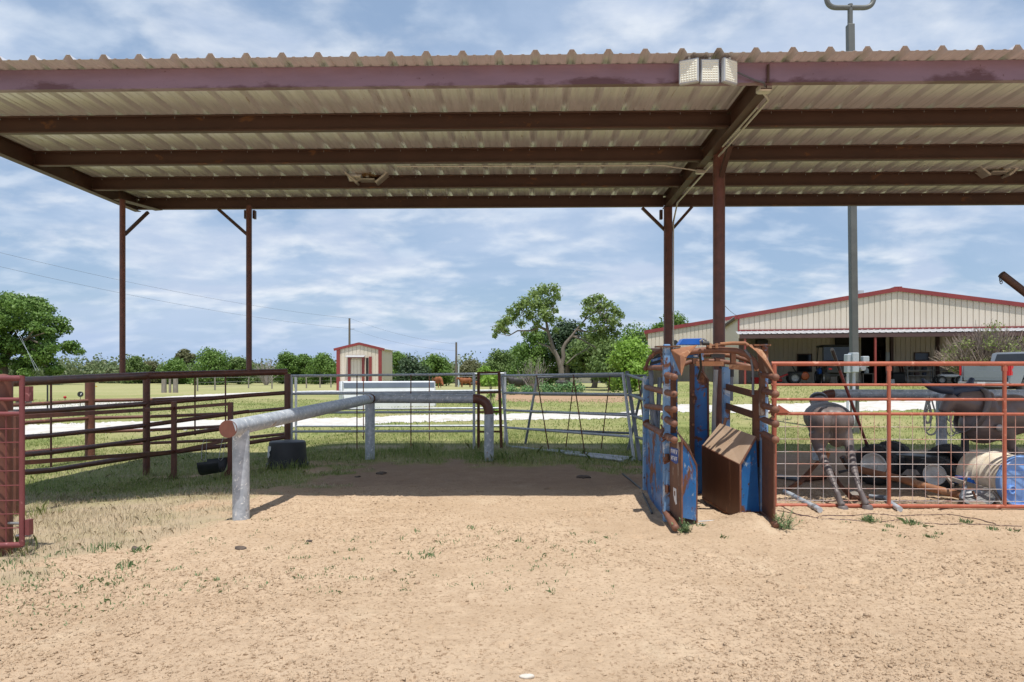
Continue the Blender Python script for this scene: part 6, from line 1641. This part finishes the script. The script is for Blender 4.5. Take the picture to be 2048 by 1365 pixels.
# ------------------------------------------------------------------ pasture fence
fp = [(430, 781, 3), (497, 777, 2.4), (544, 778, 2.2), (613, 777, 2.0), (640, 776, 1.9), (662, 775.5, 1.8), (395, 783, 2), (590, 776, 1.6), (893, 772, 1.8), (980, 772, 1.6), (1000, 774, 1.6), (1085, 777, 2), (1022, 775, 2)]
tops = []
rr = random.Random(9)
for i, (px, py, w_) in enumerate(fp):
    g = G(px, py); hgt = 1.25 + rr.uniform(-.1, .25)
    tag(MB().tube([V(g.x, g.y, -.05), V(g.x + rr.uniform(-.05, .05), g.y, hgt)], [.075, .06], 8).build('fence_post', M['oldwood'], None), 'pale wooden post of the wire pasture fence along the woods', 'fence post', 'pasture fence posts')
for i, (px, lab) in enumerate(((328, 'leftmost grey post of the old wooden gate corner'), (340, 'thinner middle grey post of the old gate corner'), (351, 'right grey post of the old wooden gate corner'))):
    g = G(px, 786); tag(MB().tube([V(g.x, g.y, -.05), V(g.x, g.y, 1.6 + .05 * i)], [.2, .17] if i != 1 else [.1, .09], 10).build('corner_post', M['oldwood'], None), lab, 'fence post')
for i, (px, py, D, lab) in enumerate(((95, 795, 26, 'thin dark stake in the left field, behind the curved fence'), (188, 793, 27, 'pale stake with yellow tags in the left field'))):
    x = (px - CX) / F * D; t = thing('stake', lab, 'stake', V(x, D, 0)); pipe(t, 'rod', [V(x, D, -.05), V(x, D, 1.45)], .03, M['plastic_black'] if i == 0 else M['label_white'], 8)
    if i: 
        for z in (1.3, 1.0): MB().box(V(x + .06, D, z), (.12, .03, .05)).build('yellow_tag', M['yellow'], t, 0)
posts_l = sorted([G(px, py) for px, py, w_ in fp], key=lambda p: p.x)
wl = thing('wire_fence', 'thin wire strands strung between the pasture posts along the woods', 'wire fence', posts_l[0])
for z in (.35, .75, 1.15): pipe(wl, 'wire', [p + V(0, 0, z) for p in posts_l], .008, M['fence_wire'], 4)
p = W(130, 795, 26); t = thing('target_ball', 'red ball target on a short stake in the left field', 'target', V(p.x, p.y, 0)); MB().ball(p, .055, 14, 10).build('ball', M['red'], t); pipe(t, 'stake', [V(p.x, p.y, 0), p], .008, M['plastic_black'], 6)
p = W(160, 789, 26); t = thing('target_disc', 'black and white round target in the left field', 'target', V(p.x, p.y, 0)); MB().cyl(p, p + V(0, .05, 0), .105, 20).build('disc', M['plastic_black'], t); MB().plate([p + V(.01, -.005, .01), p + V(.06, -.005, .06), p + V(.07, -.005, .02), p + V(.03, -.005, -.04)], .006).build('mark', M['label_white'], t, 0); pipe(t, 'stake', [V(p.x, p.y + .02, 0), p + V(0, .02, 0)], .012, M['plastic_black'], 6)
# ------------------------------------------------------------------ low house in the distance
h0 = V((1112 - CX) / F * 110, 110, .0)
lh = thing('low_house', 'low tan house with a pale roof beyond the forked tree', 'house', h0)
hz_ = 2.5
MB().box(h0 + V(4.2, 4, hz_ / 2 - .1), (9.5, 8, hz_ + .2)).build('wall', M['tan_wall'], lh, 0)
MB().prism([h0 + V(-1.2, -1, hz_), h0 + V(-1.2, 4, hz_ + 1.1), h0 + V(-1.2, 9, hz_)], V(14.5, 0, 0)).build('roof', M['roof_white'], lh, 0)
MB().beam(h0 + V(-1.2, -1.02, hz_ - .05), h0 + V(13.3, -1.02, hz_ - .05), .1, .25).build('eave_trim', M['dark_trim'], lh, 0)
for x in (6.1, 7.6): MB().box(h0 + V(x, -.05, 1.0), (.8, .1, 2.0)).build('doorway', M['dark_in'], lh, 0)
for x in (10.0, 13.0): MB().box(h0 + V(x, -.8, 1.2), (.2, .2, 2.4)).build('porch_post', M['porchred'], lh, 0)
# ------------------------------------------------------------------ cattle
def cow(name, label, D, px, pyb, length, mt, head_dir=1, turn=0.0, grp='cattle grazing in the field', graze=True):
    s_ = length / 2.2; b = MB()
    b.ball((0, 0, 1.0), (.78, .34, .38), 16, 12); b.ball((.55, 0, 1.04), (.38, .30, .38), 14, 10); b.ball((-.6, 0, 1.06), (.36, .31, .34), 14, 10); b.ball((0, 0, .86), (.6, .33, .32), 14, 10)
    hz__ = .55 if graze else 1.35
    b.tube([(.75, 0, 1.15), (1.0, 0, (1.15 + hz__) / 2 + .05), (1.15, 0, hz__)], [.22, .17, .13], 12)
    b.tube([(1.10, 0, hz__ + .06), (1.22, 0, hz__ - .06), (1.34, 0, hz__ - .26)], [.13, .12, .075], 12)
    for sy in (-1, 1):
        b.tube([(1.12, .08 * sy, hz__ + .1), (1.08, .26 * sy, hz__ + .12)], [.05, .03], 6)
        b.tube([(.55, .17 * sy, .9), (.56, .18 * sy, .5), (.54, .18 * sy, .47), (.56, .18 * sy, .03)], [.13, .075, .07, .06], 8)
        b.tube([(-.62, .17 * sy, 1.0), (-.52, .18 * sy, .72), (-.72, .18 * sy, .48), (-.66, .18 * sy, .03)], [.17, .11, .065, .06], 8)
    b.tube([(-.92, 0, 1.2), (-1.0, 0, .9), (-.98, 0, .45)], [.05, .03, .045], 6)
    b2 = fuse(b, .05, 3)
    x = (px - CX) / F * D; z0 = zy(pyb, D) if False else 0
    m = Matrix.Rotation(turn, 3, 'Z')
    b2.v = [m @ V(p.x * head_dir * s_, p.y * s_, p.z * s_) + V(x, D, 0) for p in b2.v]
    if head_dir < 0: b2.f = [tuple(reversed(f)) for f in b2.f]
    return tag(b2.build(name, M[mt], None, 180), label, 'cow', grp)
cow('cow', 'red brown cow grazing just right of the white trough', 72, 874, 775, 1.9, 'cow_red', 1, R(-50))
cow('cow', 'red brown cow standing right of the dark utility pole', 74, 931, 775, 1.7, 'cow_red', -1, R(25), graze=False)
cow('cow', 'small dark red calf seen between the rusty frame and the pole', 76, 954, 775, 1.1, 'cow_red', 1, R(60))
cow('cow', 'black cow behind the garden plants, left of the bare shrub', 56, 1036, 770, 2.0, 'cow_black', -1, R(8), graze=False)
cow('cow', 'black cow behind the garden plants, under the forked tree', 60, 1125, 770, 1.5, 'cow_black', 1, R(-10))
# ------------------------------------------------------------------ trees
def leaf_cloud(clumps, n, size, seed, aspect=1.7, up=.35, shell=.45, droop=0.0):
    """many small leaf faces spread through clumps [(c, (rx,ry,rz))] -> verts, faces"""
    r = np.random.default_rng(seed)
    C = np.array([c for c, _ in clumps], float); Rd = np.array([q for _, q in clumps], float)
    wt = (Rd.prod(1)) ** (2 / 3); wt /= wt.sum()
    k = r.choice(len(clumps), n, p=wt)
    d = r.normal(size=(n, 3)); d /= np.linalg.norm(d, axis=1)[:, None]
    rad = r.random(n) ** shell
    # ragged outline
    rad *= 1 + .35 * (r.random(n) ** 4)
    P = C[k] + d * Rd[k] * rad[:, None]
    N = d + r.normal(size=(n, 3)) * .75; N[:, 2] += up; N /= np.linalg.norm(N, axis=1)[:, None]
    t = r.normal(size=(n, 3)); t[:, 2] -= droop; A = np.cross(N, t); A /= np.linalg.norm(A, axis=1)[:, None]; Bv = np.cross(N, A)
    s = size * r.uniform(.55, 1.3, n)[:, None]
    a = A * s * .5 / aspect; b = Bv * s * .5
    bendv = N * s * .12
    V_ = np.stack([P - b, P + a - b * .1 + bendv, P + b, P - a - b * .1 + bendv], 1).reshape(-1, 3)
    return V_, np.arange(n * 4).reshape(n, 4)
def leaves(parent, clumps, n, size, seed, mt, name='crown', **kw):
    v, f = leaf_cloud(clumps, n, size, seed, **kw)
    off = np.array(parent.location) if parent is not None else np.zeros(3)
    return arr_mesh(name, v - off, f, mt, parent)
def dome(base, Wt, Ht, n, seed, zlo=.25, rr_=(.16, .28), power=1.0):
    """clumps filling a rounded crown of width Wt, height Ht above base"""
    r = random.Random(seed); out = []
    for i in range(n):
        a = r.uniform(0, 6.28); t = r.random() ** .6; h = r.random() ** .8
        prof = math.sin(min(1, (h * .85 + .15)) * math.pi) ** .55
        rad = Wt / 2 * t * prof * .80
        q = r.uniform(*rr_) * Wt
        out.append((V(base[0] + math.cos(a) * rad, base[1] + math.sin(a) * rad, base[2] + Ht * (zlo + (1 - zlo) * h * .88)), (q * r.uniform(.8, 1.2), q * r.uniform(.8, 1.2), q * r.uniform(.55, .85))))
    return out
def limbs(mb, base, top, r0, targets, seed, kink=.15):
    r = random.Random(seed)
    base, top = Vector(base), Vector(top); L_ = (top - base).length
    mid = base.lerp(top, .5) + V(r.uniform(-1, 1), r.uniform(-1, 1), 0) * L_ * kink * .4
    mb.tube([base, base.lerp(mid, .15), mid, top], [r0 * 1.35, r0, r0 * .8, r0 * .5], 10)
    for c in targets:
        s_ = base.lerp(top, r.uniform(.35, .95)); e_ = Vector(c)
        m_ = s_.lerp(e_, .5) + V(r.uniform(-1, 1), r.uniform(-1, 1), r.uniform(0, 1)) * (e_ - s_).length * .12
        mb.tube([s_, m_, e_], [r0 * .42, r0 * .25, r0 * .08], 6)
def tree(label, base, Wt, Ht, ncl, nleaf, lsize, mt, seed, r0=.25, bark='bark', zlo=.22, cat='tree', rr_=(.16, .28), name='tree', group=None, trunk_h=.45):
    base = Vector(base); t = thing(name, label, cat, base, group)
    cl = dome(base, Wt, Ht, ncl, seed, zlo, rr_)
    mb = MB(); rr = random.Random(seed)
    limbs(mb, base + V(0, 0, -.1), base + V(rr.uniform(-.05, .05) * Wt, 0, Ht * (trunk_h + .25)), r0, [c for c, _ in rr.sample(cl, min(len(cl), 12))], seed)
    mb.build('trunk', M[bark], t)
    leaves(t, cl, nleaf, lsize, seed, L[mt])
    return t
def at(px, D): return V((px - CX) / F * D, D, gz((px - CX) / F * D, D))
# big oak at the left
D = 92; b_ = at(8, D)
oak = thing('oak_tree', 'large spreading green tree at the left edge of the field', 'tree', b_)
cl = []; r = random.Random(3)
outl = [(-40, 640, 34), (-15, 612, 26), (20, 606, 24), (52, 608, 22), (72, 622, 20), (88, 640, 17), (100, 655, 14), (112, 664, 9), (114, 692, 13), (128, 702, 11), (106, 712, 16), (100, 690, 18), (80, 665, 24), (55, 650, 28), (20, 650, 32), (-10, 680, 30), (30, 690, 26), (62, 700, 22), (88, 722, 18), (102, 736, 14), (40, 730, 18), (5, 720, 22), (116, 740, 9), (-50, 700, 34), (-80, 650, 40), (-70, 720, 26), (75, 745, 12), (20, 748, 12)]
for px, py, rp in outl:
    q = W(px, py, D); ry_ = rp / F * D
    for k in range(2): cl.append((q + V(r.uniform(-.3, .3) * ry_, r.uniform(-3.6, 3.6), r.uniform(-.25, .25) * ry_), (ry_ * 1.0, ry_ * 1.25, ry_ * .72)))
mb = MB(); limbs(mb, b_ + V(0, 0, -.1), b_ + V(.3, 0, 6.5), .55, [c for c, _ in cl[::3]], 3); mb.build('trunk', M['bark'], oak)
leaves(oak, cl, 36000, .42, 3, L['oak'], shell=.36)
# forked, half open tree
D = 62
ft_ = thing('forked_tree', 'tall forked tree with thin crowns and a long pale trunk in the middle', 'tree', at(1122, D))
P = lambda px, py, dy=0: W(px, py, D + dy)
mb = MB()
mb.tube([at(1124, D) + V(0, 0, -.1), P(1123, 750), P(1122, 735), P(1115, 715), P(1106, 696), P(1099, 672), P(1095, 660), P(1092, 640), P(1085, 610, 1)], [.34, .27, .25, .19, .17, .15, .13, .09, .04], 12)
mb.tube([P(1122, 735), P(1127, 715), P(1126, 697), P(1132, 686), P(1144, 672), P(1153, 660), P(1170, 640), P(1195, 620, -1)], [.2, .18, .17, .15, .12, .09, .06, .03], 12)
for pts, rs in (([(1115, 715), (1107, 705), (1098, 694), (1076, 686)], (.15, .12, .1, .04)), ([(1095, 662), (1080, 654), (1068, 645), (1060, 630)], (.14, .1, .07, .03)), ([(1080, 654), (1062, 662), (1035, 662), (1018, 672), (1000, 668)], (.1, .08, .06, .04, .02)),
                ([(1144, 672), (1165, 680), (1185, 692), (1200, 700)], (.1, .08, .05, .02)), ([(1140, 675), (1160, 672), (1178, 682)], (.08, .05, .02)), ([(1153, 660), (1180, 665), (1200, 660), (1222, 650)], (.09, .06, .04, .02)), ([(1170, 640), (1178, 620), (1182, 605)], (.07, .05, .02)),
                ([(1133, 728), (1150, 712), (1172, 700), (1190, 715)], (.07, .05, .03, .02)), ([(1092, 640), (1105, 620), (1112, 595)], (.08, .05, .02)), ([(1060, 630), (1040, 620), (1020, 625), (1005, 640)], (.05, .04, .03, .02)), ([(1172, 700), (1185, 690), (1196, 706)], (.03, .02, .01)), ([(1160, 706), (1176, 696), (1180, 686)], (.03, .02, .01))):
    mb.tube([P(*p) for p in pts], list(rs), 8)
r = random.Random(8)
for k in range(60):
    px, py = r.choice([(1060, 630), (1020, 650), (1095, 620), (1200, 630), (1215, 645), (1180, 610), (1005, 655)]); a = P(px + r.uniform(-15, 15), py + r.uniform(-12, 12), r.uniform(-1.5, 1.5)); e_ = a + V(r.uniform(-1, 1), r.uniform(-1, 1), r.uniform(-.2, 1)) * .9
    mb.tube([a, a.lerp(e_, .5) + V(0, 0, .08), e_], [.03, .02, .008], 4)
mb.build('trunk', M['bark_pale'], ft_)
cl = []
for px, py, rp in ((1070, 590, 16), (1088, 582, 14), (1108, 578, 12), (1112, 592, 11), (1052, 605, 15), (1038, 615, 13), (1075, 612, 18), (1098, 606, 14), (1088, 628, 16), (1060, 632, 14), (1030, 632, 12), (1015, 640, 12), (1002, 648, 11), (995, 660, 10), (1010, 662, 9), (1042, 648, 9), (1100, 640, 12), (1075, 646, 10), (990, 672, 6), (1110, 622, 7), (1020, 622, 9),
                   (1172, 605, 10), (1185, 600, 11), (1200, 596, 10), (1178, 620, 12), (1198, 616, 15), (1215, 610, 12), (1230, 622, 12), (1240, 632, 9), (1208, 636, 15), (1228, 642, 12), (1188, 640, 10), (1168, 630, 7), (1200, 656, 12), (1222, 658, 10), (1180, 658, 8), (1240, 650, 6), (1165, 650, 6)):
    q = rp / F * D
    cl.append((P(px, py, r.uniform(-1.6, 1.6)), (q, q * 1.6, q * .8)))
cl = [(c, (q[0] * 1.15, q[1] * 1.2, q[2] * 1.25)) for c, q in cl]
for px, py, rp in ((1190, 675, 14), (1215, 680, 14), (1232, 668, 11), (1205, 665, 13), (1172, 672, 9), (1120, 640, 7), (1112, 660, 7), (1070, 660, 9), (1048, 668, 8)): cl.append((P(px, py, 1.5), (rp / F * D, rp / F * D * 1.6, rp / F * D)))
leaves(ft_, cl, 9500, .27, 8, L['airy'], shell=.8)
# dark cedars behind it
for k, (px, D, wt, ht, lab) in enumerate(((1072, 78, 6.6, 6.6, 'full green tree behind the left of the forked trunk'), (1135, 76, 7.4, 7.2, 'dark evergreen behind the forked trunk'), (1188, 72, 6.4, 5.6, 'low green tree behind the right of the forked trunk'))):
    tree(lab, at(px, D), wt, ht, 34, 9000, .34, ('oak', 'dark', 'mid')[k], 60 + k, .3, zlo=(.04, .24, .30)[k], name=('tree', 'cedar_tree', 'tree')[k], rr_=(.15, .24))
# bright yellow green tree by the barn wing
tree('bright yellow green tree left of the chute', at(1262, 46), 4.0, 3.75, 30, 7000, .24, 'bright', 71, .13, zlo=.08, rr_=(.15, .25))
tree('yellow green tree between the forked tree and the bright one', at(1222, 60), 4.6, 4.4, 26, 5500, .28, 'mid', 72, .16, zlo=.1, rr_=(.15, .25))
tree('dark green tree behind the bright yellow green tree', at(1268, 80), 6.0, 6.8, 26, 5000, .36, 'oak', 73, .2, zlo=.1)
for k, (px, D, wt, ht, lab) in enumerate(((1348, 85, 4.6, 8.3, 'tree top showing above the lower tan building, nearer the shed post'), (1322, 88, 4.0, 7.8, 'small tree top showing at the left end of the lower tan building'), (1365, 90, 3.4, 8.6, 'narrow tree top between the two shed posts above the lower building'))):
    tree(lab, at(px, D), wt, ht, 14, 2200, .36, 'oak', 80 + k, .2, zlo=.35)
# young sapling near the frame
tree('thin yellow green sapling behind the rusty frame', at(984, 19), 1.0, 1.75, 10, 520, .10, 'bright', 90, .02, zlo=.2, rr_=(.12, .2))
# bare pinkish shrub in front of the cedars
def spray(label, base, n, ht, wd, seed, mt, lf=None, nl=0, lsz=.1, name='bare_shrub', lean=(0, 0), fr=.55, cat='shrub', rz=.012):
    t = thing(name, label, cat, base); mb = MB(); r = random.Random(seed); tips = []
    for i in range(n):
        a = r.uniform(0, 6.28); sp = r.random() ** .7
        d = V(math.cos(a) * sp * wd / 2, math.sin(a) * sp * wd / 2, ht * (1 - .45 * sp * sp) * r.uniform(.75, 1.05))
        p0 = Vector(base) + V(math.cos(a) * .12, math.sin(a) * .12, -.05); p1 = p0 + d * .45 + V(0, 0, ht * .06); p2 = p0 + d
        mb.tube([p0, p1, p2], [rz * 2, rz * 1.3, rz * .4], 4); tips.append((p1, p2))
        for k in range(4):
            s_ = p1.lerp(p2, r.uniform(-.5, .9)); e_ = s_ + V(r.uniform(-1, 1) * .35 + math.cos(a) * .2, r.uniform(-1, 1) * .35 + math.sin(a) * .2, r.uniform(.2, 1)) * ht * .22
            mb.tube([s_, e_], [rz * .8, rz * .3], 3); tips.append((s_, e_))
    mb.build('branches', M[mt], t)
    if lf:
        cl = [(s_.lerp(e_, .75), (fr * .5, fr * .5, fr * .4)) for s_, e_ in r.sample(tips, min(len(tips), 46))]
        leaves(t, cl, nl, lsz, seed, L[lf], name='leaves')
    return t
spray('leafless grey pink shrub in front of the dark evergreens', at(1068, 50), 46, 2.9, 2.4, 5, 'twig_grey', 'mid', 420, .13, rz=.011)
bb = at(1972, 33)
spray('large twiggy shrub with pale pinkish stems in front of the barn', bb, 420, 3.15, 4.4, 6, 'twig', 'bush', 4200, .11, name='shrub', rz=.021, fr=.8)
# bushes by the well house
tree('dark round bush at the right side of the small tan shed', at(822, 52), 3.4, 2.75, 24, 5200, .22, 'dark', 95, .06, zlo=.0, name='bush', rr_=(.16, .25), cat='bush')
# trees one can tell apart along the wood's edge
sp_ = [(370, 110, 3.6, 5.4, 'olive', 'small round crowned tree standing above the wood, left of the bright broad tree', .5), (424, 92, 6.6, 4.9, 'oak', 'bright broad green tree at the wood edge between the two shed posts', .06), (352, 98, 5.6, 3.7, 'oak', 'low spreading green tree behind the grey corner posts', .08), (478, 96, 4.6, 4.0, 'mid', 'green tree behind the second thin shed post', .08),
       (270, 104, 4.6, 4.3, 'mid', 'pale green tree right of the first thin shed post', .06), (298, 106, 5.0, 3.6, 'olive', 'olive tree between the first thin shed post and the corner posts', .06),
       (575, 100, 5.4, 4.8, 'oak', 'dark green tree behind the end of the curved fence', .05), (607, 102, 4.6, 4.6, 'oak', 'green tree midway between the fence end and the small shed', .05), (645, 98, 5.6, 4.3, 'oak', 'green tree at the left side of the small tan shed', .05),
       (795, 100, 4.8, 4.9, 'oak', 'tall green tree behind the dark bush by the small shed', .06), (872, 84, 4.6, 4.2, 'oak', 'full green tree left of the dark utility pole', .08), (940, 92, 4.4, 3.4, 'olive', 'olive brown tree right of the dark utility pole', .05), (1000, 84, 5.0, 4.6, 'mid', 'mid green tree left of the dark evergreens', .05), (972, 80, 2.6, 2.6, 'bright', 'low yellow green bush behind the rusty frame', .05), (1040, 88, 5.4, 5.4, 'oak', 'dense green tree behind the bare shrub', .05),
       (190, 140, 4.4, 4.4, 'olive', 'far hazy tree right of the large spreading tree', .1)]
for k, (px, D, wt, ht, mt, lab, zl) in enumerate(sp_):
    tree(lab, at(px, D), wt, ht, 52, 6500, .30, mt, 200 + k, .16, zlo=zl * .4 if zl < .3 else zl, rr_=(.08, .22))
spray('leafless grey tree at the wood edge right of the second shed post', at(532, 90), 44, 3.6, 3.6, 15, 'twig_grey', name='bare_tree', rz=.022, cat='tree')
# far wood: one mass
r = np.random.default_rng(17); cl = []
for i in range(240):
    x = r.uniform(-95, 8); y = r.uniform(106, 118); h = 2.6 + 1.3 * float(fbm(np.array([x * .12 + 4]), np.array([y * .1]), 9, 3)[0])
    for kz, kh in ((.6, .42), (.3, .35), (.12, .3)): cl.append((V(x + r.uniform(-.6, .6), y, h * kz), (1.7, 1.5, h * kh)))
for i in range(430):
    x = r.uniform(-150, 120); y = r.uniform(118, 150)
    h = 2.4 + 2.8 * float(fbm(np.array([x * .09 + 40]), np.array([y * .09]), 7, 3)[0]) + r.uniform(-.3, .9)
    q = r.uniform(1.6, 2.8)
    cl.append((V(x, y, h * .62), (q, q, h * .5)))
    cl.append((V(x + r.uniform(-1, 1), y, h * .25), (q * 1.3, q, h * .4)))
    cl.append((V(x + r.uniform(-2, 2), y - 1, h * .12), (q * 1.4, q, h * .3)))
wd = leaves(None, cl, 110000, .62, 18, L['wood'], name='far_woods'); wd['kind'] = 'stuff'; wd['label'] = 'band of woods along the far edge of the field'
# garden plants in a row
for k, px in enumerate((1020, 1052, 1088, 1112, 1136, 1152)):
    b_ = at(px, 48); hh = (.75, .7, .85, .9, 1.0, 1.05)[k]
    t = thing('garden_plant', ('first leafy garden plant from the left in the row by the soil strip', 'second leafy garden plant from the left in the row', 'third leafy garden plant from the left in the row', 'fourth leafy garden plant from the left in the row', 'fifth leafy garden plant from the left in the row', 'rightmost and tallest leafy garden plant in the row')[k], 'plant', b_, 'row of garden plants')
    leaves(t, [(b_ + V(0, 0, hh * .5), (.55, .5, hh * .5)), (b_ + V(.3, .1, hh * .4), (.4, .4, hh * .4))], 420, .16, 300 + k, L['crop'], name='leaves', droop=-.8)
    mb = MB(); 
    for j in range(5): mb.tube([b_ + V(0, 0, -.02), b_ + V(.12 * (j - 2), .05, hh * .7)], [.02, .01], 4)
    mb.build('stem', L['crop'], t)
